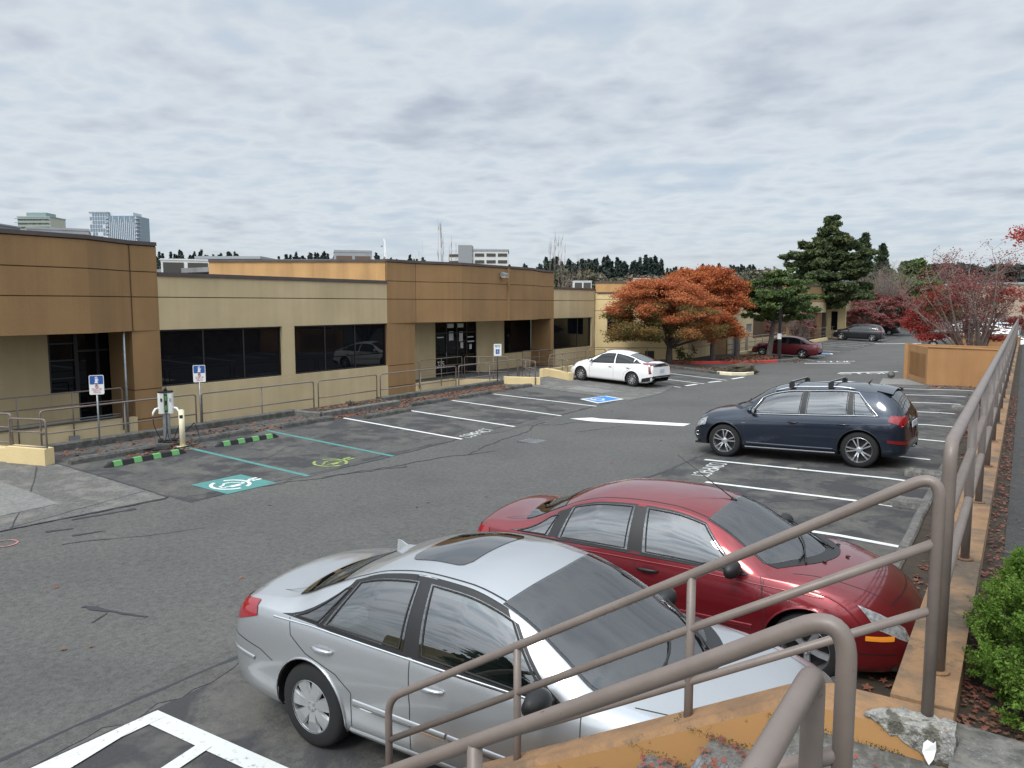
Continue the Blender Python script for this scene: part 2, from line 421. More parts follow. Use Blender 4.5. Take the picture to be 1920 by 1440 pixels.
def clip_poly(poly, a, b, keep_left=True):
    out = []; n = len(poly); s = 1 if keep_left else -1
    side = lambda p: s * ((b[0] - a[0]) * (p[1] - a[1]) - (b[1] - a[1]) * (p[0] - a[0]))
    for i in range(n):
        p, q = poly[i], poly[(i + 1) % n]; dp, dq = side(p), side(q)
        if dp >= 0: out.append(p)
        if (dp > 0 and dq < 0) or (dp < 0 and dq > 0):
            t = dp / (dp - dq); out.append((p[0] + (q[0] - p[0]) * t, p[1] + (q[1] - p[1]) * t))
    return out
def ground_poly(mb, poly, dz=.004):
    """flat polygon laid on the two-way fall of the lot (split at the drain line and the wall foot)"""
    xs = sorted(p[0] for p in poly); cuts = [-1e4, -11, -2, 1e4]
    for x0, x1 in zip(cuts, cuts[1:]):
        if x1 < xs[0] or x0 > xs[-1]: continue
        q = clip_poly(poly, (x0, 0), (x0, 1), False); q = clip_poly(q, (x1, 0), (x1, 1), True)
        if len(q) < 3: continue
        n = len(q); ar = sum(q[i][0] * q[(i + 1) % n][1] - q[(i + 1) % n][0] * q[i][1] for i in range(n))
        if abs(ar) < 1e-6: continue
        if ar < 0: q = q[::-1]
        mb.add([(x, y, zf(x) + dz) for x, y in q], [tuple(range(n))])
    return mb
def stripe(mb, p0, p1, wd, dz=.008):
    a = Vector(p0); b = Vector(p1); d = (b - a).normalized(); n = Vector((-d.y, d.x)) * wd / 2
    return ground_poly(mb, [tuple(a + n), tuple(a - n), tuple(b - n), tuple(b + n)], dz)
def slab_on_ground(mb, poly, h, base=-.05):
    return mb.prism(poly, lambda x, y: zf(x) + base, lambda x, y: zf(x) + h)
# stroke letters on a 4 x 6 grid
FONT = {'A': [[(0,0),(0,4),(2,6),(4,4),(4,0)],[(0,2.5),(4,2.5)]], 'B': [[(0,0),(0,6),(3,6),(4,5),(3,3.2),(0,3.2)],[(3,3.2),(4,2),(3,0),(0,0)]], 'C': [[(4,5),(3,6),(1,6),(0,5),(0,1),(1,0),(3,0),(4,1)]],
 'D': [[(0,0),(0,6),(3,6),(4,5),(4,1),(3,0),(0,0)]], 'E': [[(4,6),(0,6),(0,0),(4,0)],[(0,3),(3,3)]], 'F': [[(4,6),(0,6),(0,0)],[(0,3),(3,3)]], 'G': [[(4,5),(3,6),(1,6),(0,5),(0,1),(1,0),(3,0),(4,1),(4,3),(2.4,3)]],
 'H': [[(0,0),(0,6)],[(4,0),(4,6)],[(0,3),(4,3)]], 'I': [[(2,0),(2,6)]], 'K': [[(0,0),(0,6)],[(4,6),(0,3),(4,0)]], 'L': [[(0,6),(0,0),(4,0)]], 'M': [[(0,0),(0,6),(2,3),(4,6),(4,0)]],
 'N': [[(0,0),(0,6),(4,0),(4,6)]], 'O': [[(1,0),(0,1),(0,5),(1,6),(3,6),(4,5),(4,1),(3,0),(1,0)]], 'P': [[(0,0),(0,6),(3,6),(4,5),(4,4),(3,3),(0,3)]], 'R': [[(0,0),(0,6),(3,6),(4,5),(4,4),(3,3),(0,3)],[(2,3),(4,0)]],
 'S': [[(4,5),(3,6),(1,6),(0,5),(0,4),(1,3),(3,3),(4,2),(4,1),(3,0),(1,0),(0,1)]], 'T': [[(0,6),(4,6)],[(2,6),(2,0)]], 'V': [[(0,6),(2,0),(4,6)]], 'W': [[(0,6),(1,0),(2,4),(3,0),(4,6)]], 'X': [[(0,0),(4,6)],[(0,6),(4,0)]],
 '3': [[(0,6),(4,6),(2,3.4),(4,2),(4,1),(3,0),(1,0),(0,1)]], '5': [[(4,6),(0,6),(0,3.5),(3,3.5),(4,2.5),(4,1),(3,0),(0,0)]], ' ': []}
def text_strokes(txt, adv=5.4):
    out = []
    for i, ch in enumerate(txt):
        for st in FONT.get(ch, []): out.append([(x + i * adv, y) for x, y in st])
    return out, len(txt) * adv - (adv - 4)
def ground_text(mb, txt, origin, ux, uy, cw, chh, wd, dz=.009):
    """origin: lower left corner; ux, uy unit directions of reading and of letter height"""
    st, L = text_strokes(txt)
    ux = Vector(ux); uy = Vector(uy); o = Vector(origin)
    for s in st:
        for a, b in zip(s, s[1:]):
            stripe(mb, o + ux * a[0] * cw / 4 + uy * a[1] * chh / 6, o + ux * b[0] * cw / 4 + uy * b[1] * chh / 6, wd, dz)
def flat_text(mb, txt, o, ux, uy, cw, chh, wd):
    st, L = text_strokes(txt); o = Vector(o); ux = Vector(ux); uy = Vector(uy)
    o = o - ux * L * cw / 8
    for s in st:
        for a, b in zip(s, s[1:]):
            A = o + ux * a[0] * cw / 4 + uy * a[1] * chh / 6; B = o + ux * b[0] * cw / 4 + uy * b[1] * chh / 6
            d = (B - A).normalized(); n = d.cross(ux.cross(uy)) * wd / 2
            mb.add([A + n, A - n, B - n, B + n], [(0, 1, 2, 3)])
def round_path(pts, r, n=6):
    """polyline with rounded corners"""
    pts = [Vector(p) for p in pts]; out = [pts[0]]
    for i in range(1, len(pts) - 1):
        p = pts[i]; a = (pts[i - 1] - p); b = (pts[i + 1] - p); rr = min(r, a.length * .45, b.length * .45)
        A = p + a.normalized() * rr; B = p + b.normalized() * rr
        for k in range(n + 1):
            t = k / n; out.append((1 - t) ** 2 * A + 2 * t * (1 - t) * p + t * t * B)
    out.append(pts[-1]); return out
rng = random.Random(7)
nrng = np.random.default_rng(11)
def leaf_cloud(name, centers, sizes, material, parent=None, aspect=1.6, up=0.0, origin=(0, 0, 0)):
    """many small leaf faces: centers (n,3), sizes (n,)"""
    n = len(centers); c = np.asarray(centers, float) - np.asarray(origin)
    d = nrng.normal(size=(n, 3)); d[:, 2] *= (1 - up); d /= np.linalg.norm(d, axis=1)[:, None]
    q = nrng.normal(size=(n, 3)); e = np.cross(d, q); e /= np.linalg.norm(e, axis=1)[:, None] + 1e-9
    s = np.asarray(sizes)[:, None]
    a = c - d * s * aspect / 2; b = c + d * s * aspect / 2; l = c + e * s / 2 - d * s * .1; r_ = c - e * s / 2 - d * s * .1
    v = np.empty((n * 4, 3)); v[0::4] = a; v[1::4] = l; v[2::4] = b; v[3::4] = r_
    me = bpy.data.meshes.new(name); me.vertices.add(n * 4); me.vertices.foreach_set('co', v.ravel())
    me.loops.add(n * 4); me.loops.foreach_set('vertex_index', np.arange(n * 4, dtype=np.int32))
    me.polygons.add(n); me.polygons.foreach_set('loop_start', np.arange(0, n * 4, 4, dtype=np.int32)); me.polygons.foreach_set('loop_total', np.full(n, 4, dtype=np.int32))
    me.materials.append(M[material]); me.update(); me.validate()
    o = bpy.data.objects.new(name, me); COL.objects.link(o); o.location = origin
    if parent: o.parent = parent
    return o
def clump_points(c, rad, n, shell=.55):
    d = nrng.normal(size=(n, 3)); d /= np.linalg.norm(d, axis=1)[:, None]
    r = (shell + (1 - shell) * nrng.random(n)) ** 1.0 * nrng.random(n) ** .18
    return np.asarray(c) + d * r[:, None] * np.asarray(rad)
def limb(mb, a, b, r0, r1, bend=.12, seg=6, n=8):
    a = Vector(a); b = Vector(b); L = (b - a).length; off = Vector((rng.uniform(-1, 1), rng.uniform(-1, 1), rng.uniform(-.2, .6))) * L * bend
    pts = []; rs = []
    for i in range(seg + 1):
        t = i / seg; pts.append(a.lerp(b, t) + off * math.sin(math.pi * t) * .7); rs.append(lerp(r0, r1, t ** .8))
    mb.tube(pts, rs, n, cap=False); return pts
# ------------------------------------------------------------------ ground
def ground_strip(name, x0, x1, y0, y1, material, dz, label=None):
    xs = sorted(set([x0, x1] + [c for c in (-11, -2) if x0 < c < x1]))
    ys = [y0 + (y1 - y0) * i / 40 for i in range(41)]
    mb = MB(); mb.grid([[(x, y, zf(x) + dz) for x in xs] for y in ys]); mb.f = [f[::-1] for f in mb.f]
    return struct(name, mb, material)
mb = MB(); mb.add([(-6000, -6000, -1.6), (6000, -6000, -1.6), (6000, 6000, -1.6), (-6000, 6000, -1.6)], [(0, 1, 2, 3)])
struct('ground', mb, 'terrain')
ground_strip('road', -18.5, -0.36, -14, 260, 'asphalt_lane', 0)
ground_strip('parking_bay', -18.3, -12.35, 8.1, 25.6, 'asphalt_bay', .004)
ground_strip('parking_bay', -5.95, -0.36, -4, 34.5, 'asphalt_bay', .004)
ground_strip('parking_bay', -17.0, -12.1, 31.9, 37.6, 'asphalt_bay', .004)
ground_strip('parking_bay', -15.2, -11.2, 51, 130, 'asphalt_bay', .004)
mb = MB(); ground_poly(mb, [(-19, -6), (-13.15, -6), (-13.15, 5.6), (-12.95, 8.05), (-17.25, 8.12), (-19, 7.6)], .010); struct('pavement', mb, 'aggregate')
mb = MB(); ground_poly(mb, [(-18.3, 27.3), (-12.1, 25.9 + .1), (-12.0, 28.8), (-12.6, 31.9), (-18.3, 31.9)], .010); struct('pavement', mb, 'aggregate')
mb = MB(); ground_poly(mb, [(-16.4, 4.9), (-13.95, 4.9), (-14.0, 6.64), (-15.17, 6.7), (-16.4, 6.7)], .015); struct('pavement_slab', mb, 'slab')
mb = MB(); ground_poly(mb, [(-15.6, 27.4), (-13.8, 27.2), (-13.7, 28.3), (-15.5, 28.5)], .015); struct('pavement_slab', mb, 'slab')
mb = MB(); ground_poly(mb, [(-5.0, 35.7), (-3.25, 35.7), (-4.35, 38.8), (-5.3, 38.8)], .012); struct('pavement_slab', mb, 'slab')
# dark seal coat worn onto the lane edge and old joint lines
mb = MB()
def blob(pts): ground_poly(mb, pts, .007)
def wavy(p0, p1, n, amp, w0, w1, dz=.0075, seed=0):
    rr = random.Random(seed); a = Vector(p0); b = Vector(p1); d = (b - a).normalized(); nn = Vector((-d.y, d.x)); L = (b - a).length
    ph = rr.uniform(0, 6); P = []
    o = 0
    for i in range(n + 1):
        t = i / n; o += rr.uniform(-1, 1) * amp * .35; o *= .93
        c = a.lerp(b, t) + nn * (o + amp * math.sin(ph + t * L * .7)); wd = lerp(w0, w1, t) * rr.uniform(.5, 1.3); P.append((c, wd))
    for (c, w_), (e, w2) in zip(P, P[1:]):
        ground_poly(mb, [tuple(c + nn * w_ / 2), tuple(c - nn * w_ / 2), tuple(e - nn * w2 / 2), tuple(e + nn * w2 / 2)], dz)
wavy((-12.3, 8.6), (-12.5, 25.4), 90, .10, .05, .07, seed=1)
wavy((-12.0, 10.9), (-10.6, 15.3), 40, .12, .03, .04, seed=2)
wavy((-12.6, 8.3), (-11.4, 12.8), 40, .12, .03, .03, seed=3)
wavy((-10.9, 14.6), (-12.2, 19.8), 50, .15, .03, .05, seed=4)
wavy((-12.4, 18.7), (-10.2, 22.3), 40, .2, .03, .05, seed=5)
wavy((-13.6, 9.3), (-15.4, 15.2), 40, .2, .02, .02, seed=6)
wavy((-14.4, 16.5), (-13.2, 24.8), 60, .25, .02, .03, seed=7)
wavy((-9.0, 4.42), (-8.0, 4.62), 12, .04, .10, .04, seed=8)
wavy((-8.55, 4.5), (-8.4, 4.25), 5, .02, .03, .02, seed=9)
wavy((-12.6, 5.75), (-12.45, 6.1), 6, .03, .10, .03, seed=10); wavy((-12.1, 5.9), (-11.95, 6.35), 8, .04, .07, .02, seed=33); wavy((-12.9, 6.3), (-12.75, 7.3), 10, .04, .05, .09, seed=34); wavy((-11.8, 5.6), (-10.9, 7.4), 26, .05, .025, .012, seed=35)
wavy((-10.3, 18.8), (-9.6, 20.4), 12, .04, .04, .02, seed=13)
wavy((-6.2, 2.1), (-6.0, 16.5), 80, .05, .05, .07, seed=14)
wavy((-6.0, 17.5), (-5.9, 35), 60, .06, .05, .05, seed=15)
wavy((-5.6, 11.2), (-2.0, 14.6), 40, .2, .02, .03, seed=16)
wavy((-12.95, 8.05), (-17.25, 8.14), 30, .02, .05, .04, .013, seed=17)
wavy((-13.15, 5.5), (-13.6, 8.05), 16, .06, .02, .02, .013, seed=18)
wavy((-15.17, 6.7), (-17.1, 7.7), 16, .02, .03, .03, .013, seed=19)
wavy((-13.1, -2), (-13.15, 5.6), 30, .02, .05, .05, .013, seed=20)
wavy((-13.1, 5.6), (-12.9, 8.0), 16, .02, .05, .05, .013, seed=21)
wavy((-13.98, 6.0), (-13.15, 5.5), 8, .02, .02, .02, .013, seed=22)
struct('sealed_crack', mb, 'sealant')
mb = MB(); mb.mi = 0; wavy((-6.2, 2.3), (-6.35, 7), 30, .15, .35, .7, .0055, seed=23); wavy((-6.3, 7), (-6.1, 15.5), 40, .15, .5, .25, .0055, seed=24)
wavy((-12.7, 9.0), (-12.4, 24.5), 60, .2, .5, .35, .0055, seed=27)
M['sealcoat'] = asphalt('sealcoat', .082, .35); struct('seal_coat_patch', mb, 'sealcoat')

# painted markings -------------------------------------------------------------
def marking(name, fn, material, label=None):
    mb_ = MB(); fn(mb_); return struct(name, mb_, material)
def f(m):
    for a, b in (((-16.95, 16.30), (-12.25, 16.05)), ((-16.6, 18.75), (-12.25, 18.58)), ((-16.85, 21.5), (-12.22, 21.25)), ((-16.77, 23.97), (-12.34, 23.92))): stripe(m, a, b, .11)
    for a, b in (((-14.9, 36.75), (-11.6, 37.2 - 1.35)), ((-14.9, 34.3), (-11.9, 33.6)), ((-14.2, 31.95), (-12.2, 31.5))): stripe(m, a, b, .11)
    for a, b in (((-11.6, 36.6), (-11.45, 38.0)), ((-11.95, 34.3), (-11.7, 35.3)), ((-12.25, 32.2), (-12.1, 33.2))): stripe(m, a, b, .16)
marking('parking_line', f, 'line_white')
def f(m):
    for a, b in (((-4.6, 11.75), (-0.9, 11.3)), ((-4.9, 14.05), (-1.62, 13.62)), ((-5.7, 16.25), (-1.68, 15.76)), ((-5.6, 18.5), (-1.5, 18.22)), ((-5.6, 21.1), (-1.3, 20.85)), ((-5.6, 23.8), (-1.4, 23.5)),
                 ((-5.6, 26.6), (-1.6, 26.4)), ((-5.6, 29.2), (-1.6, 29.0)), ((-5.6, 31.7), (-1.6, 31.5)), ((-5.3, 34.0), (-1.4, 33.8)), ((-4.6, 9.0), (-.9, 8.8)), ((-4.6, 6.3), (-.9, 6.2))): stripe(m, a, b, .11)
marking('parking_line', f, 'line_white')
def f(m):
    for y in (57.0, 59.6, 62.3, 69.8, 72.5, 75.2, 78.2, 84, 87, 90, 93, 102): stripe(m, (-14.9, y), (-11.5, y - .1), .13)
    for a, b in (((-14.9, 50.6), (-11.2, 52.2)), ((-14.6, 54.3), (-11.3, 54.5))): stripe(m, a, b, .13)
marking('parking_line', f, 'line_white')
marking('stop_line', lambda m: ground_poly(m, [(-11.75, 20.95), (-8.0, 20.95), (-8.0, 21.5), (-11.3, 21.62)], .010), 'line_white')
def f(m): stripe(m, (-7.75, 41.9), (-5.2, 43.1), .30); ground_text(m, 'STOP', (-7.5, 40.9), (.93, .37), (-.37, .93), .5, .75, .10)
marking('stop_marking', f, 'line_white')
def f(m): stripe(m, (-11.1, 49.1), (-8.6, 49.7), .32); ground_text(m, 'STOP', (-10.6, 50.4), (.97, .22), (-.22, .97), .42, .9, .10)
marking('stop_marking', f, 'line_white')
marking('stop_line', lambda m: stripe(m, (-11.4, 77.5), (-4.2, 78.0), .55), 'line_white')
marking('stop_line', lambda m: stripe(m, (-11.0, 118), (-4.2, 118.0), .9), 'line_white')
marking('parking_line', lambda m: (stripe(m, (-16.95, 10.85), (-12.25, 10.77), .12), stripe(m, (-17.0, 13.5), (-12.2, 13.32), .12)), 'line_teal')
marking('compact_marking', lambda m: ground_text(m, 'COMPACT', (-12.22, 16.35), (-.12, .99), (-.99, -.12), .155, .34, .034), 'line_old')
marking('compact_marking', lambda m: ground_text(m, 'COMPACT', (-5.45, 15.95), (0.05, -1), (1, .05), .16, .34, .036), 'line_old')
def arc(m, c, r, a0, a1, wd, dz, n=18):
    P = [(c[0] + r * math.cos(lerp(a0, a1, i / n)), c[1] + r * math.sin(lerp(a0, a1, i / n))) for i in range(n + 1)]
    for a, b in zip(P, P[1:]): stripe(m, a, b, wd, dz)
def ev_symbol(m, c, dz):
    """broken ring with a car inside and a plug on the right; reading direction is +Y"""
    X, Y = c
    arc(m, c, .36, R(200), R(355), .07, dz); arc(m, c, .36, R(20), R(165), .07, dz)
    U = lambda u, v: (X - v, Y + u)                       # u to the right of the reader, v up
    car = [(-.24, -.10), (-.24, .02), (-.12, .05), (-.05, .15), (.10, .15), (.17, .04), (.25, .0), (.25, -.10), (-.24, -.10)]
    for a, b in zip(car, car[1:]): stripe(m, U(*a), U(*b), .045, dz)
    for a, b in (((.36, 0), (.55, 0)), ((.5, .10), (.5, -.10)), ((.55, .07), (.68, .07)), ((.55, -.07), (.68, -.07)), ((-.1, -.16), (.12, -.16))): stripe(m, U(*a), U(*b), .07, dz)
mb = MB(); ground_poly(mb, [(-13.42, 8.84), (-12.32, 8.86), (-12.28, 9.99), (-13.4, 9.97)], .008); sq = struct('charging_bay_marking', mb, 'line_teal')
mb = MB(); ev_symbol(mb, (-12.85, 9.32), .012); struct('charging_symbol', mb, 'line_white')
mb = MB(); ev_symbol(mb, (-12.80, 11.9), .012); struct('charging_symbol', mb, 'line_lime')
mb = MB(); ground_poly(mb, [(-13.62, 25.05), (-12.62, 24.55), (-12.38, 26.25), (-13.3, 26.6)], .016); struct('disabled_bay_border', mb, 'line_white')
mb = MB(); ground_poly(mb, [(-13.5, 25.15), (-12.7, 24.75), (-12.5, 26.17), (-13.28, 26.45)], .020); struct('disabled_bay_marking', mb, 'line_blue')
def wheelchair(m, o, ux, uy, s, wd, dz):
    o = Vector(o); ux = Vector(ux); uy = Vector(uy); P = lambda x, y: o + ux * x * s + uy * y * s
    for seg in ([(.1, 1.0), (.1, .45), (.5, .45), (.7, .05), (.85, .1)], [(.1, .7), (.45, .7)], [(.0, 1.15), (.14, 1.15)]):
        for a, b in zip(seg, seg[1:]): stripe(m, P(*a), P(*b), wd, dz)
    A = [P(.22 + .36 * math.cos(t), .25 + .36 * math.sin(t)) for t in [R(120 + 24 * i) for i in range(10)]]
    for a, b in zip(A, A[1:]): stripe(m, a, b, wd, dz)
mb = MB(); wheelchair(mb, (-12.85, 25.25), (-.15, .98), (-.98, -.15), .62, .08, .024); struct('disabled_symbol', mb, 'line_white')
mb = MB(); stripe(mb, (-12.9, 59.0), (-11.5, 59.4), .9, .012); struct('disabled_bay_border', mb, 'line_white')
mb = MB(); stripe(mb, (-12.75, 59.05), (-11.65, 59.35), .6, .016); struct('disabled_bay_marking', mb, 'line_blue')
def f(m):
    stripe(m, (-5.90, 3.40), (-2.0, 3.40), .17, .012); stripe(m, (-5.82, 3.46), (-5.93, -4), .16, .014)
    stripe(m, (-5.06, 3.36), (-4.55, 0.2), .13, .016); stripe(m, (-5.84, 3.22), (-5.2, 0.2), .13, .016); stripe(m, (-4.3, 3.36), (-3.8, 0.2), .13, .016)
marking('hatched_bay_marking', f, 'line_old')
mb = MB(); arc(mb, (-12.48, 5.12), .16, 0, R(360), .03, .010, 24); struct('paint_circle', mb, 'line_pink')
# drain grate
mb = MB(); mb.box(-.34, .34, -.3, .3, 0, .014)
t = thing('storm_drain', 'dark rectangular iron grate set in the asphalt near the middle of the lane', 'drain', (-10.6, 17.0, 0.0))
o_ = mb.build('frame', 'black_plastic', t); mb = MB()
for i in range(7): mb.box(-.3 + i * .09, -.27 + i * .09, -.27, .27, .014, .024)
mb.build('grate', 'steel_grey', t)

# kerbs ------------------------------------------------------------------------
def kerb(name, pts, wd, h, material, label, cat='kerb', base=-.05, kind=None, group=None):
    m = MB(); n = len(pts); P = [Vector(p) for p in pts]; L = []; Rr = []
    for i, p in enumerate(P):
        d1 = (P[i] - P[i - 1]).normalized() if i else (P[1] - P[0]).normalized(); d2 = (P[i + 1] - P[i]).normalized() if i < n - 1 else d1
        d = (d1 + d2).normalized(); nn = Vector((-d.y, d.x)); L.append(p + nn * wd / 2); Rr.append(p - nn * wd / 2)
    b = .025; vs = []
    for i in range(n):
        a, c = L[i], Rr[i]; z = zf(P[i].x); e = (c - a).normalized() * b
        vs += [(a.x, a.y, z + base), (a.x, a.y, z + h - b), (a.x + e.x, a.y + e.y, z + h), (c.x - e.x, c.y - e.y, z + h), (c.x, c.y, z + h - b), (c.x, c.y, z + base)]
    fs = [(i * 6 + k, i * 6 + (k + 1) % 6, (i + 1) * 6 + (k + 1) % 6, (i + 1) * 6 + k) for i in range(n - 1) for k in range(6)]
    m.add(vs, fs + [(0, 1, 2, 3, 4, 5)[::-1], tuple((n - 1) * 6 + k for k in range(6))])
    return solo(name, m, material, label, cat, group, fixn=True)
def rough_line(p0, p1, n, a, seed=1):
    r_ = random.Random(seed); return [(lerp(p0[0], p1[0], i / n) + r_.uniform(-a, a), lerp(p0[1], p1[1], i / n)) for i in range(n + 1)]
kerb('concrete_kerb', rough_line((-18.42, 8.12), (-18.42, 15.7), 24, .012), .26, .17, 'concrete_dark', 'long mossy concrete kerb at the foot of the ramp railing behind the charging bays')
kerb('concrete_kerb', rough_line((-17.45, 15.9), (-17.45, 19.3), 12, .012, 2), .22, .18, 'concrete', 'pale kerb of the small planter that juts into the bays below the railing')
kerb('concrete_kerb', rough_line((-18.42, 19.4), (-18.42, 27.2), 24, .02, 3), .26, .17, 'concrete_dark', 'crumbling mossy kerb behind the right hand bays before the accessible walkway')
mb = MB(); mb.prism([(-18.4, 15.8), (-17.5, 15.95), (-17.5, 19.2), (-18.4, 19.4)], .15, lambda x, y: zf(x) + .14); struct('planting_soil', mb, 'soil')
kerb('concrete_kerb', [(-18.42, 15.7), (-17.9, 15.72), (-17.45, 15.92)], .2, .17, 'concrete', 'short return of kerb at the near end of the small planter')
# wheel stops
def wheel_stop(L, seed):
    m = MB(); r_ = random.Random(seed); N = 10; ring = []
    for i in range(N + 1):
        y = -L / 2 + L * i / N; e = .85 if i in (0, N) else 1
        for (x, z) in ((-.09, 0), (-.075, .09), (-.045, .135), (.045, .135), (.075, .09), (.09, 0)):
            ring.append((x * e + r_.uniform(-.005, .005), y, z * e + (r_.uniform(-.006, .006) if z else -.02)))
    m.add(ring, [(i * 6 + k, i * 6 + k + 1, (i + 1) * 6 + k + 1, (i + 1) * 6 + k) for i in range(N) for k in range(5)] + [(0, 1, 2, 3, 4, 5), tuple(N * 6 + k for k in range(5, -1, -1))])
    return m
WS = [(-16.85, 9.4, 2.3, 'worn concrete wheel stop behind the green marked rubber stop nearest the sidewalk', .02), (-16.95, 12.15, 1.8, 'worn concrete wheel stop behind the second green marked rubber stop', 0),
      (-16.95, 14.95, 1.9, 'worn concrete wheel stop between the second teal line and the first white line', 0), (-16.35, 17.65, 2.0, 'concrete wheel stop standing in front of the small planter', 0),
      (-16.98, 20.4, 2.0, 'concrete wheel stop in the third bay left of the blue disabled sign', 0), (-16.95, 23.0, 2.0, 'concrete wheel stop in the second bay left of the blue disabled sign', 0), (-17.05, 26.1, 1.9, 'concrete wheel stop in front of the blue disabled parking sign', -.03)]
for i, (x, y, L, lb, a) in enumerate(WS):
    o_ = solo('wheel_stop', wheel_stop(L, i), 'concrete_dark', lb, 'wheel stop', 'concrete wheel stops along the left bays'); o_.location = (x, y, zf(x)); o_.rotation_euler = (0, R(1.9), a)
for x, y, L, lb in ((-1.45, 13.75, .75, 'short concrete kerb block right of the navy car, close to the railing'), (-1.35, 16.3, .8, 'short concrete kerb block farther along the right wall, behind the navy car')):
    o_ = solo('kerb_block', wheel_stop(L, int(y)), 'concrete', lb, 'kerb block'); o_.location = (x, y, zf(x) + .0); o_.rotation_euler = (0, 0, R(88)); o_.scale = (1.6, 1, 1.1)
for x, y, L, lb in ((-1.35, 27.5, .8, 'small concrete kerb block beside the red plant at the right wall'),):
    o_ = solo('kerb_block', wheel_stop(L, 5), 'concrete', lb, 'kerb block'); o_.location = (x, y, zf(x)); o_.rotation_euler = (0, 0, R(88)); o_.scale = (1.6, 1, 1.1)
kerb('concrete_kerb', rough_line((-1.15, 4.5), (-1.15, 34), 40, .01, 5), .14, .13, 'concrete', 'long kerb of the narrow planting strip at the foot of the right wall')
mb = MB(); mb.prism([(-1.12, 4.5), (-.38, 4.5), (-.38, 34), (-1.12, 34)], .2, .33 + .09); struct('planting_soil', mb, 'soil')
# rubber stops with green reflectors
def rubber_stop(loc, rz, L, lb):
    t = thing('rubber_wheel_stop', lb, 'wheel stop', loc, rz, 'black rubber wheel stops with green reflectors')
    m = MB(); prof = [(-.09, 0), (-.06, .10), (.06, .10), (.09, 0)]; N = 2; h = L / 2
    ys = [(-h, .0), (-h + .13, 1), (h - .13, 1), (h, .0)]; vs = []
    for y, k in ys: vs += [(x * (.55 + .45 * k), y, z * (.25 + .75 * k)) for x, z in prof]
    m.add(vs, [(i * 4 + k, i * 4 + k + 1, (i + 1) * 4 + k + 1, (i + 1) * 4 + k) for i in range(3) for k in range(3)] + [(0, 1, 2, 3), (15, 14, 13, 12)])
    m.build('body', 'black_rubber', t, fixn=True)
    for i in range(4):
        y = -h + .28 + i * (L - .56) / 3; m = MB(); q = []
        m.add([(.0615, y - .12, .104), (.0615, y + .07, .104), (-.0615, y + .12, .104), (-.0615, y - .07, .104)], [(0, 1, 2, 3)])
        m.add([(.0635, y - .12, .103), (.0635, y + .07, .103), (.0935, y + .07, .004), (.0935, y - .12, .004)], [(3, 2, 1, 0)])
        m.build('reflector', 'green_reflect', t)
rubber_stop((-16.05, 9.52, zf(-16.05) + .004), R(3), 1.95, 'black rubber wheel stop with green patches nearest the charging post')
rubber_stop((-16.08, 12.22, zf(-16.08) + .004), R(-2), 1.80, 'black rubber wheel stop with green patches in the second charging bay')

# islands ------------------------------------------------------------------------
slab_on_ground(mbi := MB(), [(-16.9, 40.4), (-15.2, 39.4), (-12.7, 38.35), (-11.7, 38.9), (-11.55, 40.0), (-12.3, 40.7), (-14.2, 41.3), (-15.8, 41.9), (-16.9, 42.3)], .10); struct('planting_soil', mbi, 'soil')
kerb('concrete_kerb', [(-16.9, 40.4), (-15.2, 39.35), (-12.75, 38.3)], .2, .14, 'concrete_dark', 'grey kerb of the soil island between the orange maple and the boulder')
kerb('painted_kerb', [(-12.9, 38.35), (-12.2, 38.4), (-11.7, 38.95), (-11.55, 39.7), (-11.75, 40.3)], .2, .15, 'cream_paint', 'pale rounded kerb around the boulder at the tip of the island')
slab_on_ground(mbi := MB(), [(-17, 42.1), (-15.8, 43.2), (-12.9, 48.0), (-12.3, 51.2), (-12.6, 52.2), (-15.3, 52.2), (-17, 50)], .10); struct('planting_soil', mbi, 'soil')
kerb('painted_kerb', [(-17.0, 41.6), (-16.2, 42.4), (-14.6, 44.9), (-13.0, 47.7), (-12.7, 48.7)], .2, .15, 'kerb_red', 'red painted kerb curving past the orange maple and the pine')
kerb('concrete_kerb', [(-12.7, 48.7), (-12.3, 50.2), (-12.1, 51.6), (-12.5, 52.3)], .2, .13, 'concrete', 'plain grey end of the red painted kerb by the lamp pole')

# ------------------------------------------------------------------ retaining wall, upper path, stairs
WZ = 1.94
def wall_mat_top(): pass
t = thing('retaining_wall', 'long tan concrete retaining wall under the pipe railing, stained and mossy on top', 'wall', (-.2, 4, 0))
worn('wall_top', (.40, .215, .085), .60, 3.2)
m, tt, b, g = mat('wall_top', (.4, .2, .08), .9, bump=(30, .5))
pos = g.outputs['Position']
c = tt.ramp(tt.noise(pos, 1.4, 6, .65), [(.34, (.20, .118, .064)), (.45, (.29, .165, .08)), (.53, (.19, .12, .07)), (.62, (.09, .07, .05)), (.7, (.24, .145, .08))])
tt.l(tt.mix(tt.math('MULTIPLY', tt.ramp(tt.noise(pos, 7, 5, .7), [(.58, 0.0), (.68, 1.0)]), .6), c, (.07, .06, .045)), b.inputs['Base Color'])
m, tt, b, g = mat('wall_face', (.4, .2, .08), .9, bump=(90, .08))
pos = g.outputs['Position']
c = tt.ramp(tt.noise(pos, 1.1, 5, .6), [(.3, (.37, .20, .075)), (.6, (.40, .215, .08)), (.72, (.35, .19, .075))])
pit = tt.ramp(tt.noise(pos, 24, 3, .6), [(.66, 0.0), (.70, 1.0)])
tt.l(tt.mix(tt.math('MULTIPLY', pit, .55), c, (.10, .06, .03)), b.inputs['Base Color'])
mb = MB(); mb.prism([(-.39, 3.52), (-.15, 3.52), (-.15, 40.5), (-.39, 40.5)], -.2, WZ); ow = mb.build('wall_body', ['wall_top'], t); ow.location = (.2, -4, 0)
